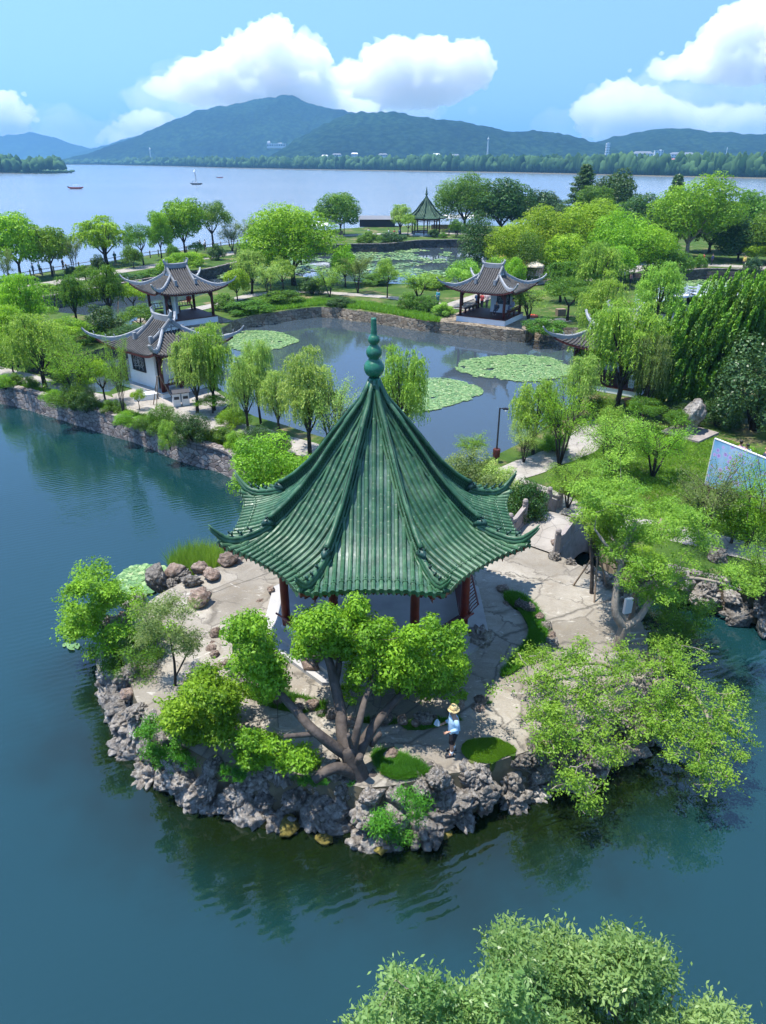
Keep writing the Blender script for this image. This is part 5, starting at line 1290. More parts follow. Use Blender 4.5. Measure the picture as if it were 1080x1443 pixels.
# ================================================================= people
M['skin'] = simple('skin', (0.42, 0.23, 0.15), .55, .08, 8)
M['hair'] = simple('hair', (0.015, 0.012, 0.01), .5, .2, 8)
CL = {}
def cloth(c):
    k = tuple(round(x, 3) for x in c)
    if k not in CL: CL[k] = simple('cloth', c, .85, .12, 6)
    return CL[k]
def skinned(name, nodes, edges, sub=2):
    me = bpy.data.meshes.new(name); me.from_pydata([n[0] for n in nodes], edges, []); ob = bpy.data.objects.new(name, me); COL.objects.link(ob)
    sk = ob.modifiers.new('s', 'SKIN'); sk.use_smooth_shade = True
    for i, n in enumerate(nodes): me.skin_vertices[0].data[i].radius = n[1] if hasattr(n[1], '__len__') else (n[1], n[1])
    me.skin_vertices[0].data[0].use_root = True
    if sub: m_ = ob.modifiers.new('u', 'SUBSURF'); m_.levels = sub; m_.render_levels = sub
    dg = bpy.context.evaluated_depsgraph_get(); nm = bpy.data.meshes.new_from_object(ob.evaluated_get(dg))
    bpy.data.objects.remove(ob); bpy.data.meshes.remove(me); nm.name = name; return nm
def body_mesh(fingers=True, seated=False, elbow=1.0, back_hand=False):
    """faces +x; feet at z = 0"""
    nd = []; ed = []
    def a(p, r, par=None):
        nd.append((p, r)); 
        if par is not None: ed.append((par, len(nd) - 1))
        return len(nd) - 1
    pel = a((0, 0, .93), (.15, .12)); wa = a((0.01, 0, 1.08), (.135, .105), pel); ch = a((0, 0, 1.27), (.165, .115), wa); nk0 = a((0, 0, 1.42), (.075, .07), ch)
    nk = a((.015, 0, 1.50), (.05, .05), nk0); hd = a((.03, 0, 1.58), (.075, .085), nk); h2 = a((.035, 0, 1.66), (.08, .095), hd); a((.03, 0, 1.735), (.05, .06), h2)
    nose = a((.125, 0, 1.615), (.014, .014), h2); 
    for s in (-1, 1): a((.03, s * .088, 1.62), (.016, .012), h2)
    for s in (-1, 1):
        hip = a((0, s * .09, .88), (.095, .09), pel)
        if seated: kn = a((.42, s * .11, .9), .06, hip); an = a((.44, s * .11, .5), .042, kn); toe = a((.60, s * .12, .46), (.035, .03), an)
        else: kn = a((.02 + .05 * s, s * .10, .49), (.062, .06), hip); cf = a((-.01 + .06 * s, s * .10, .34), (.058, .055), kn); an = a((-.02 + .07 * s, s * .10, .09), (.038, .036), cf); a((-.06 + .07 * s, s * .10, .045), .035, an); toe = a((.12 + .07 * s, s * .11, .035), (.042, .028), an)
        sh = a((0, s * .185, 1.385), (.062, .06), nk0); el = a((-.06 if elbow else .0, s * .235, 1.12), (.046, .044), sh)
        wr = a((.18, s * .19, 1.04), (.03, .026), el) if elbow else a((.03, s * .25, .88), (.03, .026), el)
        d = Vector((.07, -.01 * s, -.01)) if elbow else Vector((.01, 0, -.07)); base = Vector(nd[wr][0])
        pm = a(tuple(base + d * 1.1), (.038, .018) if not elbow else (.036, .02), wr)
        if fingers:
            lat = Vector((0, 1, 0)) if elbow else Vector((1, 0, 0)); cur = Vector((0, 0, -1)) if elbow else Vector((0, -s, 0)); dn = d.normalized()
            for k, L in enumerate((.065, .075, .07, .055)):
                o = base + d * 1.45 + lat * (k - 1.5) * .019; f1 = a(tuple(o), .009, pm); f2 = a(tuple(o + dn * L * .5 + cur * .008), .008, f1); a(tuple(o + dn * L * .8 + cur * L * .5), .0065, f2)
            o = base + d * .7 + lat * (-.035 if elbow else .035) * (s if elbow else 1); t1 = a(tuple(o), .011, pm); a(tuple(o + dn * .04 + lat * (-.012 * s if elbow else .012)), .008, t1)
    return skinned('body', nd, ed, 2)
def ring_tube(path, n=14):
    """path: list of (centre, rx, ry)"""
    mb = MB(); vs = [(c[0] + rx * math.cos(2 * PI * j / n), c[1] + ry * math.sin(2 * PI * j / n), c[2]) for c, rx, ry in path for j in range(n)]
    k = len(path); mb.add(vs, [(i * n + j, i * n + (j + 1) % n, (i + 1) * n + (j + 1) % n, (i + 1) * n + j) for i in range(k - 1) for j in range(n)]); return mb
BODY = {}
def person(label, loc, face, shirt, legs, hat=None, bag=None, seated=False, elbow=1.0, fine=False, h=1.0, long=False, sleeve=True, socks=False, group=None):
    key = (fine, seated, elbow)
    if key not in BODY: BODY[key] = body_mesh(True, seated, elbow)
    T = thing('person', label, 'person', loc, face, group, h)
    b = bpy.data.objects.new('body', BODY[key]); b.data.materials.clear() if len(b.data.materials) > 5 else None
    if not b.data.materials: b.data.materials.append(M['skin'])
    link(b, T)
    cs, cl = cloth(shirt), cloth(legs)
    mb = ring_tube([((-.01, 0, .86), .155, .185), ((-.01, 0, .92), .158, .19), ((0, 0, 1.08), .145, .18), ((0, 0, 1.25), .15, .205), ((0, 0, 1.36), .125, .21), ((0, 0, 1.425), .085, .12), ((.005, 0, 1.46), .062, .068)], 18)
    for s in (-1, 1):
        el = Vector((-.06 if elbow else 0, s * .235, 1.12)); wr = Vector((.15, s * .195, 1.05)) if elbow else Vector((.025, s * .25, .92))
        pts = [Vector((0, s * .12, 1.385)), Vector((0, s * .19, 1.375)), Vector((-.03, s * .22, 1.25)), el] + ([el.lerp(wr, .5), wr] if sleeve else [])
        mb.tube(pts, [.06, .078, .07, .063, .056, .048][:len(pts)], 10)
    mb.build('shirt', cs, T, True)
    mb = MB()
    for s in (-1, 1):
        if seated: mb.tube([(0, s * .07, .93), (.1, s * .095, .92), (.42, s * .11, .91), (.44, s * .11, .8), (.44, s * .11, .56)], [.1, .115, .08, .07, .06], 10)
        else:
            e = [(0, s * .08, .95), (0, s * .09, .85), (.01 + .03 * s, s * .10, .68), (.02 + .05 * s, s * .10, .52)]; r_ = [.105, .115, .10, .088]
            if long: e += [(-.01 + .06 * s, s * .10, .34), (-.02 + .07 * s, s * .10, .10)]; r_ += [.078, .065]
            mb.tube(e, r_, 10)
    mb.build('trousers' if long or seated else 'shorts', cl, T, True)
    for s in (-1, 1):
        c = Vector((.02 + .07 * s, s * .105, 0)) if not seated else Vector((.53, s * .12, .42))
        mb = MB(); mb.tube([c + Vector((-.10, 0, .04)), c + Vector((-.03, 0, .055)), c + Vector((.06, 0, .045)), c + Vector((.13, 0, .035))], [.036, .05, .048, .03], 8); mb.box(c + Vector((.015, 0, .012)), (.27, .09, .024)); mb.build('shoe', M['dark'], T, True)
        if socks: mb = MB(); mb.lathe([(.047, .06), (.05, .15), (.052, .2)], (-.02 + .07 * s, s * .10, 0), 10); mb.build('sock', M['white'], T, True)
    if hat:
        mb = MB(); mb.lathe([(.175, 1.665), (.17, 1.675), (.112, 1.70), (.105, 1.76), (.085, 1.81), (.03, 1.825)], (.02, 0, 0), 20); H_ = mb.build('straw_hat', cloth(hat), T, True)
        mb = MB(); mb.lathe([(.118, 1.70), (.115, 1.735)], (.02, 0, 0), 20); mb.build('hat_band', cloth((.35, .25, .12)), H_, True)
    mb = MB(); mb.lathe([(.07, -.09), (.092, -.02), (.096, .03), (.08, .08), (.03, .105)], (.012, 0, 1.67), 12); mb.build('hair', M['hair'], T, True)
    if fine:      # face
        mb = MB()
        for s in (-1, 1): mb.lathe([(.002, -.01), (.010, 0), (.002, .01)], (.108, s * .033, 1.64), 8)
        mb.build('eye', M['hair'], T); mb = MB(); mb.bar((.112, -.022, 1.575), (.112, .022, 1.575), .008, .008); mb.build('mouth', cloth((.3, .08, .07)), T)
    return T
pc = P(637, 1062, GZ)
person('person in a straw hat, pale blue shirt and black shorts standing on the paving', pc, math.radians(195), (0.33, 0.50, 0.66), (.012, .012, .016), hat=(.62, .45, .2), fine=True, socks=True, h=.98)
mb = MB(); hx = pc + Vector((-.36, -.08, 1.08)); mb.grid(lambda u, v: Vector((hx.x - .02 -   .17 * u, hx.y + .06 * math.sin(3 * u), hx.z + .02 + (v - .5) * .26 * math.sin(PI * (.15 + .8 * u)) + .06)), 8, 6)
vs = list(mb.v); n_ = len(vs); fs = [tuple(reversed(f)) for f in mb.f]; mb.add([(v[0], v[1] + .012, v[2]) for v in vs], fs)
tag(mb.build('plastic_bag', cloth((.36, .46, .54)), None, True), 'pale blue bag held in the hands of the person in the straw hat', 'bag')
for (x, y, z, f, sh_, lg, lb, kw) in [
    (1045, 668, 1.25, 1.9, (.7, .7, .72), (.03, .03, .05), 'person in a white shirt standing right behind the blossom billboard', {}),
    (1036, 663, 1.25, 1.2, (.45, .3, .4), (.05, .04, .05), 'person in a mauve top left of the white shirted one behind the billboard', {}),
    (1072, 672, 1.25, 2.6, (.04, .05, .09), (.03, .03, .04), 'person in a dark top furthest right behind the billboard', {}),
    (243, 449, 1.8, 4.5, (.02, .02, .03), (.02, .02, .03), 'person in black standing by the front column of the left open pavilion', {'long': True}),
    (268, 436, 1.8, 2.0, (.6, .06, .03), (.45, .06, .04), 'person in red sitting inside the left open pavilion', {'seated': True}),
    (699, 449, 1.8, 4.2, (.05, .05, .07), (.03, .03, .05), 'person in dark clothes seated at the front column of the white plinth pavilion', {'seated': True}),
    (722, 444, 1.8, 3.4, (.35, .37, .5), (.2, .2, .3), 'person in grey blue seated on the bench of the white plinth pavilion', {'seated': True}),
    (672, 434, 1.3, 1.0, (.06, .10, .2), (.02, .02, .03), 'person in navy walking behind the pavilion with white plinth, leftmost', {'long': True}),
    (679, 434, 1.3, 1.0, (.5, .08, .08), (.02, .02, .03), 'person in red walking behind the pavilion with white plinth', {'long': True}),
    (686, 433, 1.3, 1.0, (.6, .5, .52), (.1, .1, .12), 'person in a pink top walking behind the pavilion with white plinth', {'long': True}),
    (617, 429, 1.25, 4.0, (.05, .25, .32), (.03, .1, .12), 'person in teal on the path left of the pavilion with white plinth', {'long': True}),
    (90, 380, 1.35, 0.0, (.03, .03, .04), (.03, .03, .04), 'dark dressed person on the promenade under the second left tree', {'long': True}),
    (48, 388, 1.35, 1.0, (.05, .12, .2), (.02, .02, .04), 'person in blue leaning at the promenade fence, second tree from left', {'long': True}),
    (57, 386, 1.35, 1.0, (.05, .14, .14), (.02, .02, .04), 'person in dark green on the promenade near the left trees', {'long': True}),
    (163, 370, 1.35, 2.0, (.04, .2, .22), (.02, .03, .04), 'person in teal on the promenade right of the bright willow', {'long': True}),
    (283, 352, 1.35, 3.0, (.25, .05, .05), (.03, .03, .03), 'person in maroon on the promenade among the tall trees', {'long': True}),
    (290, 351, 1.35, 3.0, (.5, .5, .55), (.03, .03, .05), 'person in light grey beside the maroon one', {'long': True}),
    (1, 1, 0, 0, None, None, None, None)]:
    if lb: person(lb, P(x, y, z), f, sh_, lg, **kw)
rng = random.Random(9)
cols = [('white', (.7, .7, .7)), ('red', (.55, .08, .06)), ('navy', (.05, .07, .15)), ('yellow', (.6, .45, .1)), ('pink', (.6, .3, .33)), ('black', (.02, .02, .025))]
for i, (x, y, wh) in enumerate([(548, 334, 'on the lakeside plaza left of the distant pavilion, furthest left'), (556, 335, 'second from the left on the lakeside plaza'), (563, 334, 'nearest the pavilion steps on the lakeside plaza'), (625, 332, 'right of the distant green pavilion'),
        (633, 331, 'beside the shrubs right of the distant pavilion'), (645, 332, 'at the pond corner below the big round trees'), (520, 333, 'by the white arch left of the distant pavilion'), (990, 372, 'on the far right path under the leaning trunk'),
        (1003, 373, 'right of the leaning trunk on the far right path'), (1048, 376, 'at the far right under the dark trees'), (888, 402, 'among the parasols right of centre'), (873, 401, 'left of the white parasol right of centre')]):
    cn, cc = cols[i % 6]; person(f'person in a {cn} top {wh}', P(x, y, 1.33), rng.uniform(0, 6), cc, (.03, .03, .05), long=True, elbow=0.0)
# ================================================================= vegetation
M['bark'] = simple('brown_bark', (0.075, 0.06, 0.05), .9, .4, 5, .7, bscale=14)
M['bark_dark'] = simple('dark_bark', (0.035, 0.028, 0.024), .9, .4, 5, .5)
M['bark_pale'] = simple('pale_bark', (0.24, 0.205, 0.165), .9, .3, 5, .5)
LM = {
 'camphor': leafmat('camphor_leaf', (0.065, 0.185, 0.014), (0.33, 0.58, 0.030)),
 'bright': leafmat('bright_leaf', (0.09, 0.25, 0.012), (0.37, 0.62, 0.025)),
 'yellow': leafmat('yellow_green_leaf', (0.125, 0.27, 0.013), (0.43, 0.62, 0.028)),
 'mid': leafmat('mid_green_leaf', (0.040, 0.121, 0.013), (0.159, 0.321, 0.029)),
 'dark': leafmat('dark_green_leaf', (0.014, 0.050, 0.011), (0.060, 0.143, 0.025), trans=.2),
 'blue': leafmat('blue_green_leaf', (0.019, 0.055, 0.020), (0.088, 0.178, 0.055), rough=.35, trans=.15),
 'willow': leafmat('willow_leaf', (0.12, 0.28, 0.03), (0.44, 0.66, 0.09)),
 'willow_pale': leafmat('pale_willow_leaf', (0.20, 0.34, 0.06), (0.56, 0.72, 0.17)),
 'grey': leafmat('grey_green_leaf', (0.093, 0.144, 0.044), (0.283, 0.359, 0.106)),
 'locust': leafmat('locust_leaf', (0.09, 0.225, 0.02), (0.32, 0.50, 0.05)),
 'bay': leafmat('pale_evergreen_leaf', (0.075, 0.18, 0.04), (0.33, 0.47, 0.15), rough=.35),
 'juniper': leafmat('juniper_leaf', (0.008, 0.040, 0.010), (0.20, 0.42, 0.03), trans=.15),
 'fern': leafmat('fern_leaf', (0.033, 0.146, 0.015), (0.132, 0.367, 0.029)),
 'grassb': leafmat('grass_blade', (0.070, 0.18, 0.013), (0.24, 0.42, 0.03)),
}
def trunk_graph(mb, nodes, clumps, rng, r_end=.012, n=6, sag=.06, rk=1.0):
    """nodes: list of (Vector, radius) already on the skeleton; joins each clump centre to the nearest one with a tapering limb"""
    nodes = list(nodes); root = nodes[0][0]
    for c in sorted(clumps, key=lambda c: (Vector(c) - root).length):
        c = Vector(c); best = min(nodes[1:] or nodes, key=lambda q: (q[0] - c).length * (1.0 if q[0].z < c.z + .2 else 1.6)); p, r = best; L = (c - p).length
        if L < 1e-3: continue
        r0 = min(r * .62, .018 + L * .022 * rk); r1 = max(r_end, r0 * .35)
        j = Vector((rng.normal(), rng.normal(), rng.normal() * .5)) * L * .10
        mid = p.lerp(c, .5) + j + Vector((0, 0, -L * sag)); m2 = p.lerp(c, .8) + j * .6
        mb.tube([p, mid, m2, c], [r0, (r0 + r1) / 2, (r0 + 2 * r1) / 3, r1], n, False)
        nodes += [(mid, (r0 + r1) / 2), (m2, r1 * 1.2), (c, r1)]
    return nodes
def finish(T, Vs, name, mat, mb, bark):
    V = np.vstack([v[0] for v in Vs]); off = 0; Fs = []
    for v in Vs: Fs.append(v[1] + off); off += len(v[0])
    me = npmesh(name, V, np.vstack(Fs), mat, np.concatenate([v[2] for v in Vs])); link(bpy.data.objects.new(name, me), T)
    if mb is not None and mb.v: mb.build('trunk', bark, T, True)
def crown(rng, C, R, n, L, W, up=.35, shell=.5, droop=0.0, tintamp=.55):
    C = np.asarray(C, float); R = np.asarray(R, float)
    if R.ndim == 1: R = np.stack([R, R, R * .8], 1)
    p, d, idx, ct = clump_pts(rng, C, R, n, shell)
    nor = d * 1.05 + rng.normal(size=(n, 3)) * .5 + np.array((0, 0, up))
    ax = rng.normal(size=(n, 3)) + np.array((0, 0, -droop)) + d * .5
    t = .5 + (ct[idx] - .5) * tintamp + rng.normal(size=n) * .17
    return leaves(p, nor, L, W, t, rng, ax, bend=.25)
def fib_clumps(rng, m, rx, ry, rz, cz, low=-.35, fill=.25):
    C = []; R = []
    for i in range(m):
        z = low + (1 - low) * (i + .5) / m; a = i * 2.39996 + rng.normal() * .25; r = math.sqrt(max(0, 1 - z * z)); k = .70 + .16 * rng.random()
        if rng.random() < fill: k *= .5
        C.append((math.cos(a) * r * rx * k, math.sin(a) * r * ry * k, cz + z * rz * k)); s = (.21 + .19 * rng.random()); R.append((rx * s, ry * s, rz * s * .95))
    return np.array(C), np.array(R)
# ---- shared prototypes: height 10, crown width 10
def proto_broad(seed, n=11000, L=.30, m=34, trunk=.20, rz=.34, multi=1, low=-.62, W=.6, shell=.78):
    rng = np.random.default_rng(seed); ch = 10 * (1 - trunk) / 2; cz = 10 - ch
    C, R = fib_clumps(rng, m, 5.0, 5.0, ch, cz, low); C[:, 0] += rng.normal() * .4
    k = rng.random(3) * 6; C[:, 2] += .6 * np.sin(C[:, 0] * .9 + k[0]) + .4 * np.sin(C[:, 1] + k[1])
    mb = MB(); nodes = []
    th = 10 * trunk + .6
    base = [(Vector((0, 0, -.4)), .34), (Vector((.08, .05, th * .4)), .25), (Vector((.12 * rng.normal(), .1, th)), .2)]
    mb.tube([b[0] for b in base], [b[1] for b in base], 8); nodes += base
    for q in range(4):
        a = q * 1.57 + rng.random(); e = base[2][0] + Vector((math.cos(a) * 1.8, math.sin(a) * 1.8, ch * .7)); md = base[2][0].lerp(e, .5) + Vector((math.cos(a) * .3, math.sin(a) * .3, -.1))
        mb.tube([base[2][0] - Vector((0, 0, .3)), md, e], [.17, .13, .08], 7, False); nodes += [(md, .13), (e, .08)]
    trunk_graph(mb, nodes, [Vector(c) for c in C[::2]], rng, .02, 5)
    return ('crown', [crown(rng, C, R, n, L, L * W, shell=shell)], mb)
def proto_willow(seed, ns=420, L=.34, W=.075, length=5.5, per=20, narrow=1.0):
    """arching limbs, each ending in its own hanging lobe of strands"""
    rng = np.random.default_rng(seed); mb = MB(); base = [(Vector((0, 0, -.4)), .26), (Vector((.2, .1, 2.0)), .21), (Vector((.05, -.1, 3.9)), .15)]
    mb.tube([b[0] for b in base], [b[1] for b in base], 8); tips = []; wts = []
    for q in range(15):
        a = q * 2.4 + rng.random() * .6; lev = q / 14.0; rr = (1.0 + 2.4 * math.sin(PI * (.25 + .6 * (1 - lev)))) * rng.uniform(.7, 1.1) * narrow * (1 - .55 * lev); z = 5.0 + 4.6 * lev + rng.normal() * .35
        e = Vector((math.cos(a) * rr, math.sin(a) * rr, z)); s = base[1 + q % 2][0]; md = s.lerp(e, .6) + Vector((0, 0, .5))
        mb.tube([s, md, e], [.11, .07, .025], 6, False); tips += [e, md.lerp(e, .7)]; wts += [1.0, .35]
    wts = np.array(wts) * rng.uniform(.5, 1.3, len(wts)); wts /= wts.sum(); lobe = rng.random(len(tips)); Ds = rng.uniform(.55, 1.05, len(tips))
    P_ = []; A_ = []; T_ = []
    for k in range(ns):
        ti = rng.choice(len(tips), p=wts); t = tips[ti]; a = rng.random() * 6.283; s = np.array(t) + np.array((math.cos(a) * .35, math.sin(a) * .35, rng.uniform(-.15, .35))) * rng.random()
        R = rng.uniform(.15, 1.25) * narrow; H = rng.uniform(.1, .55); D = length * rng.uniform(.55, 1.0) * Ds[ti] * min(1, s[2] / 7); sw = rng.normal(size=2) * .22; m = per
        u = (np.arange(m) + rng.random(m)) / m
        x = R * (1 - (1 - np.minimum(u * 2.4, 1)) ** 2); z = H * np.sin(np.minimum(u * 3.0, 1.5708) * 1.8) - D * np.maximum(0, u - .15) ** 1.1
        pos = s + np.stack([math.cos(a) * x + sw[0] * u, math.sin(a) * x + sw[1] * u, z], 1) + rng.normal(size=(m, 3)) * .05
        ok = pos[:, 2] > .9; pos = pos[ok]; m = len(pos)
        P_.append(pos); A_.append(np.stack([math.cos(a) * .35 + rng.normal(size=m) * .28, math.sin(a) * .35 + rng.normal(size=m) * .28, -np.ones(m)], 1)); T_.append(np.clip(lobe[ti] * .45 + rng.random() * .3 + rng.random(m) * .3, 0, 1))
    pos = np.vstack(P_); ax = np.vstack(A_); tt = np.concatenate(T_); nor = rng.normal(size=(len(pos), 3)) + np.array((0, 0, .3))
    return ('crown', [leaves(pos, nor, L, W, tt, rng, ax, bend=.2)], mb)
def proto_sparse(seed, n=4200, L=.26, m=26, W=.5, stems=3, spread=4.2):
    """airy small tree of several stems with leaf sprays strung along thin branches"""
    rng = np.random.default_rng(seed); mb = MB(); Ps = []; Ds = []
    for s in range(stems):
        a = s * 6.283 / stems + rng.random(); b = Vector((0, 0, -.3)); t = Vector((math.cos(a) * 1.2, math.sin(a) * 1.2, 4.6 + rng.random())); md = b.lerp(t, .5) + Vector((math.cos(a) * .1, math.sin(a) * .1, 0))
        mb.tube([b, md, t], [.16, .12, .08], 6)
        for k in range(m // stems + 1):
            a2 = a + rng.normal() * 1.1; rr = rng.uniform(.5, 1) * spread; e = Vector((math.cos(a2) * rr, math.sin(a2) * rr, rng.uniform(4.6, 9.8) - rr * .22)); st = md.lerp(t, rng.random()); mm = st.lerp(e, .5) + Vector((rng.normal() * .3, rng.normal() * .3, .5))
            mb.tube([st, mm, e], [.055, .035, .012], 4, False)
            for q in range(14):
                u = .25 + .75 * rng.random(); pt = (st.lerp(mm, u * 2) if u < .5 else mm.lerp(e, u * 2 - 1)); Ps.append(np.array(pt) + rng.normal(size=3) * .18); Ds.append(np.array((e - st).normalized()))
    Ps = np.array(Ps); idx = rng.integers(len(Ps), size=n); d = rng.normal(size=(n, 3)) * np.array((.36, .36, .22)); p = Ps[idx] + d
    t = .5 + (rng.random(len(Ps))[idx] - .5) * .5 + rng.normal(size=n) * .15
    return ('crown', [leaves(p, rng.normal(size=(n, 3)) * .6 + np.array((0, 0, .8)), L, L * W, t, rng, Ps[idx] * 0 + np.array(Ds)[idx] + rng.normal(size=(n, 3)) * .6, bend=.2)], mb)
def proto_shrub(seed, n=7000, L=.42, m=20, W=.6):
    rng = np.random.default_rng(seed); C, R = fib_clumps(rng, m, 5, 5, 6.2, 3.6, -.45, .3); C[:, 2] = np.maximum(C[:, 2], 1.0); mb = MB()
    for k in range(6): a = k * 1.05; mb.tube([(0, 0, -.5), (math.cos(a) * 1.2, math.sin(a) * 1.2, 2.5), (math.cos(a) * 2.5, math.sin(a) * 2.5, 5.2)], [.22, .14, .06], 5)
    return ('foliage', [crown(rng, C, R, n, L, L * W)], mb)
def proto_cone(seed, n=9000, L=.34, spiky=True, W=.45):
    rng = np.random.default_rng(seed); C = []; R = []; mb = MB(); mb.tube([(0, 0, -.4), (0, 0, 5), (0, 0, 9.8)], [.26, .17, .04], 7)
    for k in range(60):
        z = 1.4 + 8.4 * (k / 60) ** .9; rr = (10 - z) / 8.6 * (4.2 if spiky else 3.4) * rng.uniform(.6, 1.1) + .2; a = k * 2.4; e = Vector((math.cos(a) * rr, math.sin(a) * rr, z + (rr * .08 if spiky else .6)))
        mb.tube([(0, 0, z - .2), e], [.06, .02], 4, False)
        for f_ in (.45, .8, 1.0): q = Vector((0, 0, z - .1)).lerp(e, f_); C.append(tuple(q)); R.append((.75 * (1.25 - f_ * .5), .75 * (1.25 - f_ * .5), .26 if spiky else .7))
    return ('crown', [crown(rng, C, R, n, L, L * W, up=.6)], mb)
def proto_column(seed, n=9000):
    rng = np.random.default_rng(seed); C = []; R = []
    for k in range(46): z = 1.2 + 8.3 * k / 46; w = 3.6 * math.sin(PI * min(.97, (k + 8) / 60)) ** .7; a = k * 2.4; C.append((math.cos(a) * w * .55, math.sin(a) * w * .55, z)); R.append((w * .42 + .5, w * .42 + .5, 1.2))
    mb = MB(); mb.tube([(0, 0, -.4), (0, 0, 3)], [.28, .2], 7); return ('crown', [crown(rng, C, R, n, .30, .13, up=.6)], mb)
PROTO = {}
def get_proto(kind, var):
    k = (kind, var)
    if k not in PROTO:
        f = {'broad': lambda: proto_broad(10 + var, 15000, .33, 38 + 5 * var), 'broadn': lambda: proto_broad(40 + var, 26000, .23, 52, .17), 'dense': lambda: proto_broad(20 + var, 13000, .36, 42, .10, low=-.75), 'airy': lambda: proto_broad(30 + var, 6500, .30, 26, .34, low=-.15, shell=.3),
             'willow': lambda: proto_willow(50 + var, 620, .38, .10, 3.6, 18), 'willown': lambda: proto_willow(60 + var, 700, .30, .075, 4.2, 24, 1.0), 'sparse': lambda: proto_sparse(70 + var), 'sparsen': lambda: proto_sparse(80 + var, 8500, .17, 40, .5, 4, 4.6),
             'shrub': lambda: proto_shrub(90 + var), 'shrubn': lambda: proto_shrub(95 + var, 15000, .26, 26), 'cone': lambda: proto_cone(100 + var), 'column': lambda: proto_column(110 + var)}[kind]
        nm, Vs, mb = f(); V = np.vstack([v[0] for v in Vs])
        z1 = np.quantile(V[:, 2], .995); w = np.quantile(np.abs(V[:, 0]), .985) * 2
        PROTO[k] = (nm, npmesh(nm, V, Vs[0][1], LM['mid'], Vs[0][2]), None, mb, z1, w, [])
    return PROTO[k]
TRUNKS = {}
def plant(kind, var, cx, yb, yt, wpx, mat, label, z=1.25, cat=None, bark='bark', rz=None, group=None, lean=0.0):
    """a plant rooted at (cx, yb) of the ground, as tall and as wide as it looks there"""
    nm, me, _, mb, z1, w, _2 = get_proto(kind, var); b = P(cx, yb, z); t = Q(cx, yt, b.y + .15 * (depth_of(b) * wpx / 1000.0)); h = max(.4, t.z - z); wd = wpx / 1000.0 * depth_of(Vector((b.x, b.y, z + h * .6)))
    shr = kind.startswith('shrub')
    name = {'willow': 'willow_tree', 'willown': 'willow_tree', 'cone': 'pine_tree', 'column': 'cypress_tree'}.get(kind, 'shrub' if shr else 'tree')
    T = thing(name, label, cat or ('shrub' if shr else 'tree'), b, rz if rz is not None else (cx * 1.7 + yb) % 6.28, group); T.scale = (wd / w, wd / w, h / z1); T.rotation_euler.y = lean
    o = bpy.data.objects.new(nm, me); link(o, T); setmat(o, LM[mat])
    k = (kind, var)
    if k not in TRUNKS: o2 = mb.build('stems' if shr else 'trunk', M[bark], T, True); TRUNKS[k] = o2.data
    else: o2 = link(bpy.data.objects.new('stems' if shr else 'trunk', TRUNKS[k]), T)
    setmat(o2, M[bark]); return T
D = 'bark_dark'
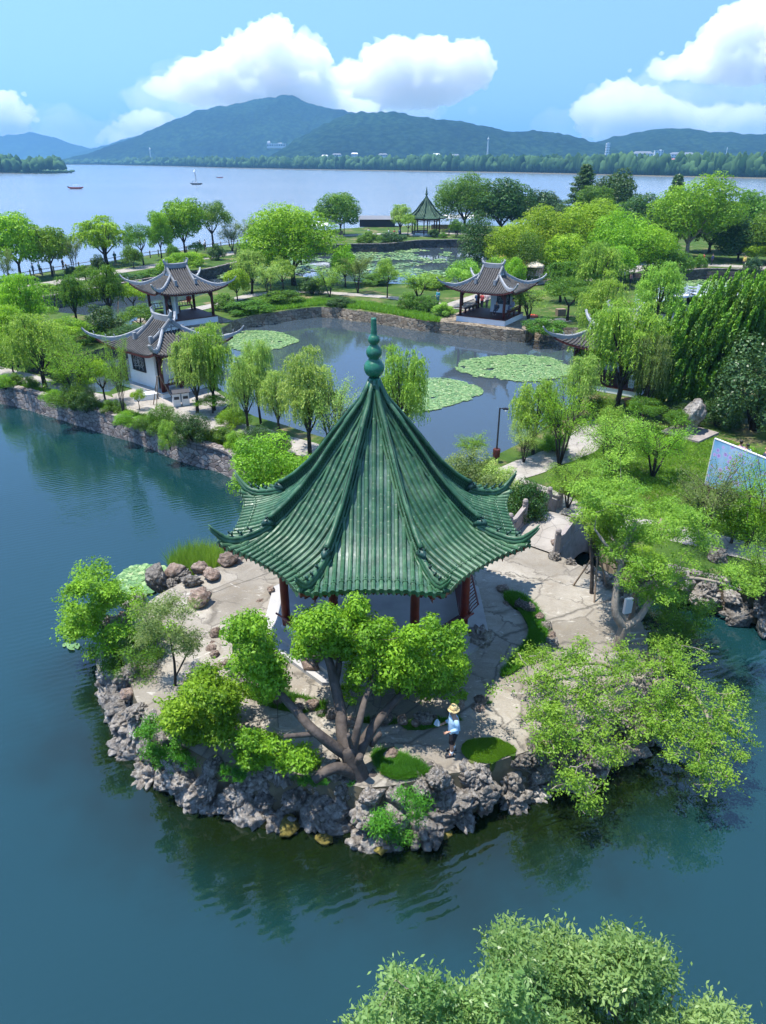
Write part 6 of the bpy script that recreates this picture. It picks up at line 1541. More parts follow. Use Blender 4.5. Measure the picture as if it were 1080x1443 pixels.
ROWS = [
 # lakeside row, left to right
 ('broad', 0, 30, 393, 300, 80, 'bright', 'tall bright green tree at the far left end of the lakeside row', 1.3, D),
 ('broad', 1, 74, 389, 317, 58, 'camphor', 'second lakeside tree from the left, with a slanting forked trunk', 1.3, D),
 ('sparse', 0, 13, 404, 350, 26, 'grey', 'thin bare sapling at the left edge before the lakeside fence', 1.3, D),
 ('sparse', 1, 107, 388, 333, 34, 'grey', 'wispy grey green willow sapling between the left trees and the bright willow', 1.3, D),
 ('willow', 0, 151, 373, 305, 74, 'yellow', 'yellow green spreading tree on the lakeside, third large crown from left', 1.3, D),
 ('shrub', 0, 140, 379, 358, 20, 'dark', 'dark round bush under the yellow green lakeside tree', 1.3, D), ('shrub', 1, 102, 389, 374, 18, 'dark', 'dark low bush at the foot of the wispy lakeside sapling', 1.3, D),
 ('broad', 2, 189, 378, 346, 30, 'mid', 'small dark green tree right of the yellow green lakeside tree', 1.3, D),
 ('airy', 0, 203, 374, 314, 40, 'mid', 'thin tree with airy crown left of the tall lakeside pair', 1.3, D), ('broad', 0, 228, 365, 298, 38, 'camphor', 'slender bright tree just left of the tall lakeside pair', 1.3, D),
 ('broad', 1, 262, 361, 280, 56, 'camphor', 'tallest lakeside tree, left one of the tall pair', 1.3, D), ('airy', 1, 302, 355, 284, 54, 'mid', 'tall airy lakeside tree, right one of the tall pair', 1.3, D),
 ('sparse', 2, 328, 354, 310, 34, 'grey', 'greyish sparse tree right of the tall lakeside pair', 1.3, D), ('sparse', 0, 350, 352, 306, 32, 'grey', 'greyish sparse tree next to the big bright camphor', 1.3, D),
 ('shrub', 0, 307, 366, 343, 24, 'dark', 'dark bush under the tall airy lakeside tree', 1.3, D), ('shrub', 1, 342, 362, 344, 22, 'dark', 'dark bush on the wall left of the big bright camphor', 1.3, D),
 ('broad', 2, 246, 369, 344, 20, 'mid', 'small round tree at the promenade under the tall pair', 1.3, D), ('airy', 2, 278, 362, 340, 22, 'mid', 'little airy tree between the tall pair of lakeside trees', 1.3, D),
 ('broadn', 0, 415, 402, 288, 132, 'bright', 'very large bright green camphor on the middle causeway', 1.2, D), ('broad', 2, 487, 404, 346, 46, 'bright', 'small bright tree on the right shoulder of the large camphor', 1.2, D),
 ('broad', 0, 480, 331, 272, 62, 'mid', 'mid green rounded tree alone on the far lakeside', 1.3, D), ('willow', 1, 565, 330, 288, 30, 'willow_pale', 'pale willow just left of the distant pavilion', 1.3, D), ('airy', 2, 575, 333, 300, 24, 'willow', 'thin light green tree touching the distant pavilion roof', 1.3, D),
 ('shrub', 0, 520, 343, 325, 34, 'mid', 'hedge like bush at the pond corner left of the distant pavilion', 1.3, D), ('shrub', 1, 552, 341, 326, 42, 'dark', 'long dark bush at the pond wall before the distant pavilion', 1.3, D),
 ('shrub', 2, 612, 334, 322, 16, 'dark', 'round clipped bush right before the distant pavilion', 1.3, D), ('shrub', 0, 625, 335, 327, 12, 'mid', 'tiny clipped bush right of the distant pavilion', 1.3, D), ('willow', 0, 643, 334, 309, 20, 'mid', 'small drooping tree at the corner right of the distant pavilion', 1.3, D),
 # far big trees
 ('broadn', 1, 655, 326, 245, 86, 'mid', 'huge rounded tree directly right of the distant pavilion', 1.3, D), ('dense', 0, 706, 328, 252, 84, 'dark', 'huge dark tree right of the huge rounded one', 1.3, D), ('dense', 1, 765, 322, 268, 46, 'blue', 'blue grey tree between the huge dark tree and the spiky pine', 1.3, D),
 ('cone', 0, 818, 318, 232, 62, 'dark', 'dark spiky pine rising above the far trees', 1.3, D), ('dense', 2, 862, 322, 240, 72, 'dark', 'dark domed tree right of the spiky pine', 1.3, D), ('broad', 1, 835, 326, 262, 50, 'mid', 'mid green tree in front of the spiky pine', 1.3, D),
 ('dense', 0, 900, 340, 274, 66, 'dark', 'dark tree left of the large pale crowned tree', 1.3, D), ('cone', 1, 945, 322, 246, 46, 'blue', 'dark blue green conifer behind the large pale crowned tree', 1.3, D),
 ('broadn', 1, 968, 366, 246, 112, 'camphor', 'large light green tree with a leaning pale trunk by the far right pond', 1.3, 'bark_pale'), ('dense', 1, 1000, 356, 282, 80, 'dark', 'dark green tree behind the leaning pale trunk', 1.3, D),
 ('broad', 2, 1052, 350, 268, 90, 'mid', 'big mid green tree at the right edge of the far shore', 1.3, D), ('dense', 2, 1040, 368, 305, 74, 'dark', 'low dark tree overhanging the far right pond wall', 1.3, D), ('dense', 0, 1085, 372, 300, 70, 'mid', 'dark tree cut by the right edge beyond the far pond', 1.3, D),
 ('dense', 1, 925, 362, 300, 60, 'dark', 'dark undergrown tree between the bright grove and the leaning trunk', 1.3, D), ('broad', 0, 895, 332, 290, 50, 'blue', 'grey green crown poking out behind the bright grove', 1.3, D), ('dense', 2, 788, 336, 284, 50, 'dark', 'dark tree behind the left end of the bright grove', 1.3, D),
 ('shrub', 0, 985, 378, 358, 22, 'mid', 'round bush at the foot of the leaning pale trunk', 1.3, D), ('shrub', 1, 1058, 386, 362, 24, 'blue', 'blue green round bush on the far right pond wall', 1.3, D), ('broad', 1, 1064, 372, 342, 36, 'yellow', 'yellow green bush like tree at the far right pond', 1.3, D),
 ('column', 0, 671, 388, 297, 52, 'dark', 'dark conical cypress standing right of the far lily pond', 1.25, D), ('column', 1, 742, 398, 324, 42, 'mid', 'dark green egg shaped tree before the bright grove', 1.25, D),
 # bright grove
 ('broadn', 0, 718, 392, 312, 76, 'yellow', 'leftmost bright yellow green tree of the grove right of centre', 1.25, D), ('broadn', 1, 768, 384, 290, 82, 'yellow', 'tall bright tree of the grove, second from left', 1.25, D), ('broadn', 0, 822, 384, 282, 90, 'yellow', 'tallest bright tree in the middle of the grove', 1.25, D),
 ('broadn', 1, 868, 394, 298, 88, 'bright', 'broad bright tree right of the grove middle', 1.25, D), ('broadn', 0, 908, 396, 318, 74, 'bright', 'rightmost bright tree of the grove above the parasols', 1.25, D), ('broad', 2, 722, 410, 362, 34, 'bright', 'small bright bush tree left of the egg shaped tree', 1.25, D),
 ('broad', 0, 795, 398, 330, 60, 'yellow', 'bright tree at the front of the grove above the drooping willow', 1.25, D), ('broad', 1, 860, 404, 345, 60, 'bright', 'low front tree of the grove beside the tan parasol', 1.25, D),
 # middle causeway
 ('sparse', 1, 505, 413, 358, 48, 'grey', 'bare leaning tree with grey twigs near the middle path', 1.2, D), ('airy', 0, 546, 420, 362, 34, 'willow', 'young light green tree in the middle of the causeway lawn', 1.2, D), ('sparse', 0, 590, 420, 380, 60, 'willow', 'low spreading light tree left of the pavilion with white plinth', 1.2, D),
 ('airy', 1, 652, 432, 366, 52, 'willow', 'light green tree touching the left horn of the pavilion with white plinth', 1.2, D), ('shrub', 0, 576, 437, 411, 30, 'mid', 'clipped dark green bush, left one of the pair on the pond bank', 1.2, D), ('shrub', 1, 599, 437, 415, 36, 'mid', 'clipped dark green bush, right one of the pair on the pond bank', 1.2, D),
 ('sparse', 2, 465, 418, 372, 40, 'willow', 'light airy tree under the right side of the large camphor', 1.2, D), ('shrub', 2, 440, 414, 388, 36, 'dark', 'dark bush at the foot of the large camphor, right side', 1.2, D), ('airy', 2, 400, 414, 362, 40, 'willow', 'light tree at the foot of the large camphor, left side', 1.2, D),
 ('willow', 2, 355, 414, 352, 46, 'willow_pale', 'pale willow behind the right horn of the left open pavilion', 1.2, D), ('broad', 1, 335, 424, 378, 36, 'yellow', 'yellowish small tree right of the left open pavilion', 1.2, D), ('sparse', 1, 380, 424, 370, 44, 'willow_pale', 'feathery pale tree over the middle path', 1.2, D), ('willow', 1, 425, 372, 338, 34, 'willow_pale', 'pale tree in the lotus pond behind the large camphor', 1.0, D),
 ('shrub', 0, 318, 436, 412, 34, 'mid', 'bushes beside the steps of the left open pavilion', 1.2, D), ('broad', 0, 262, 384, 355, 46, 'bright', 'bright green round tree just above the ridge of the left open pavilion', 1.25, D), ('broad', 2, 238, 392, 362, 32, 'bright', 'second bright round tree left of the pavilion ridge', 1.25, D),
 ('airy', 0, 283, 376, 356, 30, 'yellow', 'yellow green sapling above the left open pavilion roof', 1.25, D),
 ('sparse', 0, 745, 450, 402, 60, 'willow', 'thin tree with crooked stem right of the pavilion with white plinth', 1.2, D), ('airy', 1, 800, 452, 392, 66, 'mid', 'green tree above the path right of the pavilion with white plinth', 1.2, D), ('shrub', 1, 770, 470, 446, 60, 'mid', 'bushes hanging over the pond right of the stone terrace', 1.2, D),
 ('airy', 2, 700, 420, 382, 40, 'mid', 'small tree behind the pavilion with white plinth', 1.2, D), ('shrub', 2, 625, 444, 425, 30, 'willow', 'weedy bush on the pond bank left of the stone terrace', 1.2, D),
 # left garden
 ('willown', 1, 42, 478, 384, 72, 'bright', 'broad yellow green willow at the left, upper one', 1.15, D), ('willown', 2, 64, 546, 440, 84, 'willow', 'willow with a dark forked trunk on the left causeway', 1.25, D), ('willow', 2, 108, 456, 388, 46, 'mid', 'dull green bushy willow between the left willows and the dark willow', 1.15, D),
 ('willow', 0, 156, 450, 372, 46, 'mid', 'dark green drooping willow left of the left open pavilion', 1.2, D), ('shrub', 1, 152, 474, 428, 60, 'dark', 'dark green bushes under the drooping dark willow', 1.15, D), ('airy', 0, 190, 444, 396, 40, 'yellow', 'small yellow green tree directly under the left roof horn', 1.2, D),
 ('willown', 3, 15, 512, 430, 64, 'bright', 'bright willow cut by the left edge', 1.15, D), ('airy', 1, 100, 492, 448, 60, 'bright', 'bright green low tree behind the forked willow', 1.15, D), ('broad', 2, 20, 528, 470, 50, 'camphor', 'green small tree at the left edge above the path', 1.25, D), ('airy', 2, 200, 470, 428, 50, 'mid', 'green bush tree left of the white walled pavilion roof', 1.2, D),
 ('sparsen', 1, 112, 572, 476, 74, 'camphor', 'spreading light tree left of the white walled pavilion', 1.25, D), ('sparsen', 2, 176, 590, 472, 36, 'willow', 'slim leaning sapling in front of the white wall', 1.25, D), ('airy', 0, 150, 570, 505, 54, 'bright', 'small bright tree behind the round bushes on the wall', 1.25, D),
 ('shrub', 0, 24, 543, 525, 24, 'mid', 'round clipped bush near the left edge, left of the pair', 1.3, D), ('shrub', 1, 46, 548, 529, 22, 'mid', 'round clipped bush near the left edge, right of the pair', 1.3, D), ('shrubn', 0, 104, 576, 538, 60, 'mid', 'wide green bush on top of the left stone wall', 1.3, D), ('shrubn', 1, 122, 580, 548, 36, 'dark', 'dark bush hanging on the left stone wall', 1.3, D),
 ('shrub', 2, 162, 583, 562, 30, 'mid', 'small fresh bush left of the slim sapling', 1.3, D), ('airy', 1, 197, 577, 548, 20, 'yellow', 'small tree with yellow leaves by the white wall', 1.3, D), ('shrubn', 2, 232, 608, 568, 44, 'mid', 'green bush on the wall below the litter bin', 1.3, D), ('shrubn', 0, 274, 624, 578, 52, 'dark', 'dark green bush on the wall right of the litter bin', 1.3, D),
 ('shrubn', 1, 240, 632, 592, 30, 'willow', 'light green weeds hanging over the wall edge', 1.0, D), ('shrub', 0, 312, 622, 600, 34, 'mid', 'low green bush right of the dark wall bush', 1.3, D), ('airy', 2, 300, 582, 555, 46, 'bright', 'bright low bush under the drooping willow', 1.3, D),
 ('willown', 0, 278, 582, 468, 60, 'willow_pale', 'weeping willow before the right side of the white walled pavilion', 1.3, D), ('willown', 1, 302, 578, 456, 64, 'willow', 'taller weeping willow at the pond side of the white walled pavilion', 1.3, D), ('willown', 2, 350, 606, 500, 52, 'willow_pale', 'pale thin willow on the causeway right of the pavilion', 1.3, D),
 ('willown', 3, 368, 596, 478, 44, 'willow_pale', 'pale tall willow just behind the thin pale willow', 1.3, D), ('willown', 0, 437, 640, 492, 84, 'willow_pale', 'full light willow left of the green roof', 1.3, D), ('sparsen', 0, 470, 648, 520, 80, 'willow_pale', 'sparse pale willow with bare twigs touching the green roof', 1.3, D),
 ('willown', 1, 562, 640, 488, 76, 'willow', 'dense weeping willow right behind the roof finial', 1.3, D), ('shrubn', 0, 362, 640, 600, 54, 'dark', 'dark bush at the end of the left stone wall', 1.3, D), ('shrubn', 2, 395, 640, 606, 30, 'dark', 'small dark bush right of the wall end', 1.3, D),
 ('shrubn', 1, 378, 706, 612, 116, 'camphor', 'very large bright bush by the water left of the green roof', 1.1, D), ('shrubn', 2, 440, 720, 640, 80, 'bright', 'bright bush behind the left slope of the green roof', 1.1, D),
 # right middle
 ('shrubn', 0, 660, 700, 636, 92, 'grey', 'pale feathery bush between the green roof and the pond path', 1.25, D), ('shrubn', 1, 696, 700, 650, 70, 'willow_pale', 'pale green bush below the lamp post', 1.25, D), ('sparsen', 1, 664, 648, 608, 46, 'camphor', 'thin sapling at the pond edge left of the lamp post', 1.25, D),
 ('dense', 2, 741, 745, 674, 58, 'dark', 'rounded glossy dark bush behind the right roof horn', 1.25, D), ('sparsen', 2, 788, 656, 534, 92, 'camphor', 'tree with twisted stem beside the pond path', 1.25, D), ('willown', 2, 752, 640, 532, 70, 'willow', 'leafy green tree over the pond at the bend of the path', 1.25, D), ('sparsen', 0, 738, 652, 590, 50, 'willow_pale', 'thin light tree right of the lamp post', 1.25, D),
 ('sparsen', 1, 862, 668, 575, 96, 'willow', 'small ornamental tree with dark curved stems, left of the lawn pair', 1.25, D), ('sparsen', 2, 920, 672, 584, 92, 'camphor', 'small ornamental tree leaning right on the lawn', 1.25, D), ('sparsen', 0, 800, 716, 652, 76, 'locust', 'small bright tree behind the arched bridge', 1.25, D), ('airy', 0, 850, 640, 570, 40, 'willow', 'slim light tree at the right side of the pond path', 1.25, D),
 ('willown', 3, 868, 578, 424, 100, 'willow', 'big weeping willow hiding the right pavilion', 1.25, D), ('willown', 0, 828, 540, 460, 66, 'willow_pale', 'pale willow left of the big weeping willow', 1.25, D), ('willown', 1, 845, 500, 392, 70, 'willow', 'willow behind the big weeping willow', 1.25, D), ('willown', 2, 922, 470, 368, 64, 'willow', 'light willow above the juniper, right of the hidden roof', 1.25, D),
 ('willow', 1, 838, 438, 342, 64, 'willow', 'willow in front of the bright grove', 1.25, D), ('willow', 2, 790, 425, 368, 50, 'mid', 'drooping green tree left of the willow before the grove', 1.25, D), ('willown', 3, 905, 590, 470, 50, 'grey', 'grey green willow trailing over the hidden pavilion roof', 1.25, D), ('willown', 0, 815, 590, 500, 50, 'willow_pale', 'pale willow leaning over the pond, right of the lily raft', 1.25, D),
 ('shrubn', 0, 842, 590, 556, 46, 'mid', 'bushes at the trunks of the big weeping willow', 1.25, D), ('airy', 1, 905, 606, 560, 50, 'mid', 'small dull green tree left of the scholar rock', 1.25, D), ('shrubn', 1, 1062, 606, 470, 130, 'blue', 'large blue green holly at the right edge', 1.25, D), ('shrubn', 2, 1010, 600, 560, 60, 'dark', 'dark bush behind the scholar rock', 1.25, D),
 ('sparsen', 1, 985, 768, 640, 96, 'grey', 'grey green feathery tree in front of the billboard', 1.25, 'bark'), ('sparsen', 2, 1052, 770, 640, 110, 'camphor', 'green tree at the right edge before the billboard', 1.25, 'bark'), ('broadn', 0, 1030, 766, 692, 80, 'camphor', 'rounded bright tree below the billboard', 1.25, 'bark'),
 ('sparsen', 0, 1075, 850, 752, 90, 'locust', 'tree leaning over the right channel at the right edge', 1.25, 'bark'), ('shrubn', 0, 1060, 830, 800, 60, 'mid', 'bushes on the channel bank at the right edge', 1.25, 'bark'), ('shrubn', 1, 905, 796, 770, 50, 'bright', 'bright low bush on the lawn side of the channel', 1.25, 'bark'),
 ('shrub', 1, 940, 440, 425, 60, 'mid', 'bushes behind the juniper top near the footbridge', 1.2, D), ('broadn', 1, 1070, 500, 440, 60, 'yellow', 'bright bush right of the juniper', 1.25, D), ('airy', 1, 880, 470, 430, 40, 'willow', 'small willow crown behind the hidden roof ridge', 1.25, D),
 ('airy', 0, 0, 470, 415, 60, 'camphor', 'green tree on the left edge below the lakeside fence', 1.15, D), ('airy', 2, 85, 520, 470, 60, 'mid', 'soft dark green tree between the forked willow and the path', 1.15, D), ('shrubn', 1, 30, 500, 470, 70, 'camphor', 'mass of bright bushes below the upper left willow', 1.15, D),
 ('shrubn', 2, 190, 482, 455, 60, 'dark', 'dark bushes at the stone edge behind the white walled pavilion', 1.15, D), ('shrub', 0, 130, 480, 458, 60, 'mid', 'green bushes left of the white walled pavilion roof tip', 1.15, D),
 ('shrubn', 0, 180, 600, 580, 34, 'camphor', 'fresh green bush on the wall left of the litter bin', 1.3, D), ('shrubn', 1, 205, 606, 586, 30, 'mid', 'small bush on the wall just below the white planter', 1.3, D), ('shrubn', 2, 335, 636, 606, 36, 'camphor', 'bright bush right of the low green bush on the wall', 1.3, D),
 ('willown', 1, 395, 612, 520, 50, 'willow_pale', 'slender willow at the pond left of the full light willow', 1.3, D), ('shrubn', 0, 330, 602, 575, 44, 'camphor', 'bright bush at the foot of the pale thin willow', 1.3, D),
 ('airy', 2, 370, 400, 350, 40, 'bright', 'bright light tree just left of the large camphor', 1.2, D), ('shrub', 1, 395, 428, 408, 70, 'mid', 'rough bushes on the pond bank under the large camphor', 1.2, D), ('shrub', 2, 350, 440, 422, 60, 'mid', 'rough bushes on the pond bank right of the left open pavilion', 1.2, D),
 ('shrub', 0, 480, 430, 418, 40, 'dark', 'low dark bush on the pond bank right of the large camphor', 1.2, D), ('shrub', 1, 530, 400, 384, 60, 'mid', 'bushes along the lily pond left of centre', 1.2, D), ('shrub', 2, 610, 404, 386, 60, 'camphor', 'bushes along the lily pond left of the pavilion with white plinth', 1.2, D),
 ('airy', 0, 700, 404, 360, 44, 'camphor', 'green tree between cypress and bright grove', 1.25, D), ('broad', 2, 945, 398, 345, 60, 'mid', 'mid green tree right of the parasols by the far pond', 1.25, D), ('shrub', 0, 930, 392, 374, 36, 'dark', 'dark bush left of the leaning pale trunk', 1.3, D),
 ('dense', 0, 1010, 332, 290, 60, 'dark', 'dark tree on the skyline right of the large pale crowned tree', 1.3, D), ('dense', 1, 735, 322, 272, 50, 'dark', 'dark crown on the skyline right of the huge dark tree', 1.3, D), ('broad', 1, 880, 328, 285, 44, 'camphor', 'green crown on the skyline left of the blue conifer', 1.3, D),
 ('shrubn', 2, 780, 636, 610, 40, 'camphor', 'bright bush at the bend of the pond path', 1.25, D), ('airy', 2, 950, 612, 575, 40, 'mid', 'small dark green tree touching the scholar rock', 1.25, D), ('shrubn', 0, 870, 612, 585, 56, 'camphor', 'bright bushes in front of the big weeping willow trunks', 1.25, D),
 ('shrubn', 1, 960, 600, 570, 46, 'dark', 'dark undergrowth beneath the juniper', 1.25, D), ('sparsen', 1, 820, 690, 640, 50, 'willow', 'little pale tree at the path fork near the arched bridge', 1.25, D),
 ('shrubn', 0, 60, 520, 498, 50, 'camphor', 'bright bushes left of the forked willow trunk', 1.25, D), ('shrubn', 1, 92, 540, 520, 40, 'mid', 'green bushes right of the forked willow trunk', 1.25, D), ('shrubn', 2, 8, 548, 526, 30, 'camphor', 'bush on the wall at the very left edge', 1.3, D), ('shrubn', 0, 75, 568, 548, 30, 'camphor', 'fresh bush on the wall right of the clipped pair', 1.3, D),
 ('airy', 0, 62, 462, 425, 44, 'willow', 'pale green tree between the upper left willow and the dull willow', 1.15, D), ('shrub', 1, 225, 450, 436, 40, 'mid', 'low bushes left of the left open pavilion steps', 1.2, D), ('airy', 1, 128, 416, 372, 34, 'mid', 'small tree on the dark wall right of the wispy lakeside sapling', 1.3, D),
 ('shrub', 2, 20, 418, 404, 44, 'mid', 'bushes on the promenade edge at far left', 1.3, D), ('shrub', 0, 175, 396, 384, 50, 'dark', 'dark bushes on the wall above the left pond', 1.3, D), ('shrub', 1, 60, 410, 398, 40, 'camphor', 'green bushes on the wall below the second left tree', 1.3, D), ('shrub', 2, 215, 390, 378, 40, 'mid', 'green bushes on the wall left of the tall pair', 1.3, D),
]
for r in ROWS: plant(r[0], r[1], r[2], r[3], r[4], r[5], r[6], r[7], r[8], None, r[9])

# ---- leaning juniper
def juniper():
    rng = np.random.default_rng(7); b = P(985, 578, 1.25); T = thing('juniper_tree', 'big dark juniper with flame like shoots leaning to the right', 'tree', b); o = np.array(b); mb = MB()
    k = depth_of(b) / 1000.0; Vs = []; mb.tube([(0, 0, -.3), (.2, 0, 1.5), (.8, .2, 4)], [.35, .28, .16], 8)
    poly = [(-3.9, 1.6), (-4.3, 4.0), (-3.2, 5.8), (-1.4, 7.2), (.2, 8.0), (1.6, 8.4), (3.0, 8.0), (3.9, 6.0), (3.4, 4.2), (2.4, 2.4), (1.0, 1.4), (-1, 1.0)]
    rr = random.Random(4); P_, A_, T_ = [], [], []
    for (x, z) in sample_poly(poly, 520, rr):
        y = rng.uniform(-1, 1) * 2.6 * (1 - abs(x) / 7); lean = np.array((.20 + rng.normal() * .10, rng.normal() * .12, .86)); lean /= np.linalg.norm(lean); L = rng.uniform(1.3, 3.1); s = np.array((x, y, z)) - lean * L * .5
        m = int(130 * L); u = rng.random(m); rad = .30 * (1 - u) ** .9 * (.45 + u) + .015; a = rng.random(m) * 6.28
        e1 = np.cross(lean, (0, 1, 0)); e1 /= np.linalg.norm(e1); e2 = np.cross(lean, e1)
        pos = s + lean * (u * L)[:, None] + (e1 * np.cos(a)[:, None] + e2 * np.sin(a)[:, None]) * rad[:, None]
        P_.append(pos); A_.append(np.tile(lean, (m, 1)) + rng.normal(size=(m, 3)) * .25); T_.append(np.clip(rr.random() * .2 + rng.random(m) * .2 + .75 * u ** 1.3, 0, 1))
        if rng.random() < .08: mb.tube([(.5, .1, 2.5), tuple(s)], [.07, .03], 4, False)
    pos = np.vstack(P_); Vs.append(leaves(pos, rng.normal(size=pos.shape) + np.array((0, -.3, .3)), .20, .075, np.concatenate(T_), rng, np.vstack(A_)))
    finish(T, Vs, 'crown', LM['juniper'], mb, M['bark_dark'])
juniper()

# ---- the camphor at the front of the islet
def limb(mb, pts, radii, nodes, n=9):
    ps = spline(pts, 4); m = len(ps); rs = [interp(i / (m - 1) * (len(radii) - 1), list(enumerate(radii))) for i in range(m)]
    mb.tube(ps, rs, n); nodes += list(zip(ps, rs)); return ps[-1]
def camphor():
    base = P(512, 1100, 1.3); T = thing('camphor_tree', 'camphor tree with forked dark trunk and three rounded crowns at the front of the islet', 'tree', base); b0 = Vector(base)
    rng = np.random.default_rng(3); mb = MB(); nodes = []
    q = lambda x, y, Y: Q(x, y, Y) - b0
    Yb = base.y
    limb(mb, [q(522, 1128, Yb - .1), q(508, 1100, Yb), q(497, 1072, Yb + .05), q(489, 1052, Yb + .1)], [.34, .30, .27, .22], nodes, 12)
    K = 1.0
    limb(mb, [q(492, 1066, Yb + .1), q(468, 1050, Yb), q(441, 1028, Yb), q(415, 1000, Yb + .5), q(388, 968, Yb + 1.1), q(378, 940, Yb + 1.6)], [.17, .155, .13, .115, .095, .05], nodes)
    limb(mb, [q(488, 1058, Yb + .1), q(482, 1030, Yb + .5), q(480, 1000, Yb + .9), q(471, 960, Yb + 1.4), q(463, 925, Yb + 1.8)], [.19, .175, .155, .14, .10], nodes)
    limb(mb, [q(470, 960, Yb + 1.4), q(462, 930, Yb + 1.6), q(449, 906, Yb + 1.8), q(435, 892, Yb + 1.9)], [.10, .09, .07, .04], nodes)
    limb(mb, [q(473, 962, Yb + 1.4), q(478, 935, Yb + 1.9), q(478, 900, Yb + 2.3)], [.11, .09, .05], nodes)
    limb(mb, [q(497, 1060, Yb + .1), q(506, 1020, Yb + .2), q(515, 985, Yb + .9), q(527, 955, Yb + 1.4), q(530, 925, Yb + 1.9)], [.14, .10, .085, .075, .045], nodes)
    limb(mb, [q(502, 1070, Yb + .15), q(515, 1042, Yb + .4), q(534, 1015, Yb + .9), q(560, 985, Yb + 1.5), q(584, 968, Yb + 1.9), q(602, 952, Yb + 2.2)], [.18, .16, .135, .115, .095, .05], nodes)
    limb(mb, [q(560, 984, Yb + 1.5), q(573, 962, Yb + 2.0), q(577, 945, Yb + 2.3)], [.06, .05, .03], nodes)
    limb(mb, [q(497, 1090, Yb - .1), q(478, 1082, Yb - .3), q(458, 1088, Yb - .45), q(442, 1100, Yb - .6)], [.17, .15, .14, .12], nodes)
    limb(mb, [q(442, 1034, Yb), q(424, 1036, Yb - .1), q(400, 1038, Yb - .2)], [.08, .07, .06], nodes)
    limb(mb, [q(503, 1078, Yb), q(508, 1066, Yb - .25)], [.12, .10], nodes); limb(mb, [q(524, 1050, Yb + .4), q(536, 1034, Yb + .3)], [.08, .07], nodes)
    limb(mb, [q(495, 1052, Yb), q(491, 1035, Yb - .15)], [.06, .05], nodes)
    limb(mb, [q(520, 1092, Yb + .1), q(536, 1104, Yb - .05), q(547, 1124, Yb - .25)], [.2, .17, .1], nodes)
    cl = [(345, 872, 36), (356, 868, 28), (352, 900, 38), (364, 896, 32), (384, 922, 28), (365, 925, 34), (396, 936, 24), (385, 948, 28), (340, 925, 24), (330, 885, 20), (372, 962, 16),
          (440, 868, 36), (462, 856, 32), (484, 870, 28), (452, 892, 34), (434, 888, 26), (478, 894, 28), (498, 884, 20), (424, 905, 16),
          (505, 846, 26), (500, 866, 34), (490, 858, 24), (488, 882, 24), (482, 905, 20), (520, 878, 34), (496, 900, 32), (515, 920, 34), (540, 898, 34), (545, 870, 22), (552, 926, 34), (566, 900, 34), (580, 880, 28), (590, 912, 36), (575, 942, 32), (610, 882, 32), (612, 930, 36), (600, 955, 24), (636, 896, 30), (640, 922, 30), (628, 950, 28), (645, 946, 18), (606, 862, 18), (642, 870, 18), (530, 950, 22), (500, 932, 22), (565, 960, 16), (648, 968, 10),
          (486, 958, 13), (497, 970, 10), (512, 1012, 9), (392, 1030, 10), (506, 950, 12)]
    C = []; R = []
    for x, y, r in cl:
        for k in range(3):
            Y = Yb + rng.uniform(.7, 3.1) + (.3 if x > 420 else -.2); c = q(x + rng.normal() * 4, y + 14 + rng.normal() * 4, Y); rad = r * depth_of(c + b0) / 1000.0 * rng.uniform(.58, .88); C.append(tuple(c)); R.append(rad)
    trunk_graph(mb, nodes, [Vector(c) for c in C[::3]], rng, .012, 5)
    L1 = crown(rng, C, R, 66000, .094, .048, up=.4, shell=.3, droop=.5, tintamp=.5)
    finish(T, [L1], 'crown', LM['camphor'], mb, M['bark'])
camphor()

def px_tree(name, label, base, trunk, cl, n, L, W, mat, bark, seed, z=None, Yf=None, dY=1.0, flat=.6, kk=2, cat='tree', up=.5, shell=.25, crn='crown', sc=1.0, droop=0.0, rk=1.0, r_end=.008):
    """cl: (px, py, r_px, Y or None); trunk: list of (points, radii)"""
    b0 = Vector(base); T = thing(name, label, cat, base); rng = np.random.default_rng(seed); mb = MB(); nodes = [(Vector((0, 0, 0)), .2)]
    for pts, rad in trunk: limb(mb, [Q(x, y, Y) - b0 for x, y, Y in pts], rad, nodes)
    C = []; R = []
    for x, y, r, Y in cl:
        for k in range(kk):
            c0 = (Q(x + rng.normal() * r * .3, y + rng.normal() * r * .3, Y + rng.uniform(-dY, dY)) if Y is not None else P(x + rng.normal() * r * .25, y + rng.normal() * r * .25, z(x, y) + rng.uniform(-.35, .35)))
            rad = r * depth_of(c0) / 1000.0 * rng.uniform(.6, 1.0) * sc; C.append(tuple(c0 - b0)); R.append((rad, rad, rad * flat))
    trunk_graph(mb, nodes, [Vector(c) for c in C], rng, r_end, 5, rk=rk)
    # leaves gathered in little tufts, so the crown keeps gaps
    C = np.array(C); R = np.array(R); m = max(1, n // 16); p, d, idx, ct = clump_pts(rng, C, R, m, shell)
    g = np.repeat(np.arange(m), 16); pos = p[g] + rng.normal(size=(len(g), 3)) * L * np.array((1.15, 1.15, .7))
    t = .5 + (ct[idx][g] - .5) * .45 + (rng.random(m)[g] - .5) * .3 + rng.normal(size=len(g)) * .1
    ax = d[g] + rng.normal(size=(len(g), 3)) * .5 + np.array((0, 0, -droop)); nor = rng.normal(size=(len(g), 3)) * .5 + np.array((0, 0, up)) + d[g] * .3
    finish(T, [leaves(pos, nor, L, W, t, rng, ax, bend=.2)], crn, LM[mat], mb, M[bark]); return T
rr = random.Random(12)
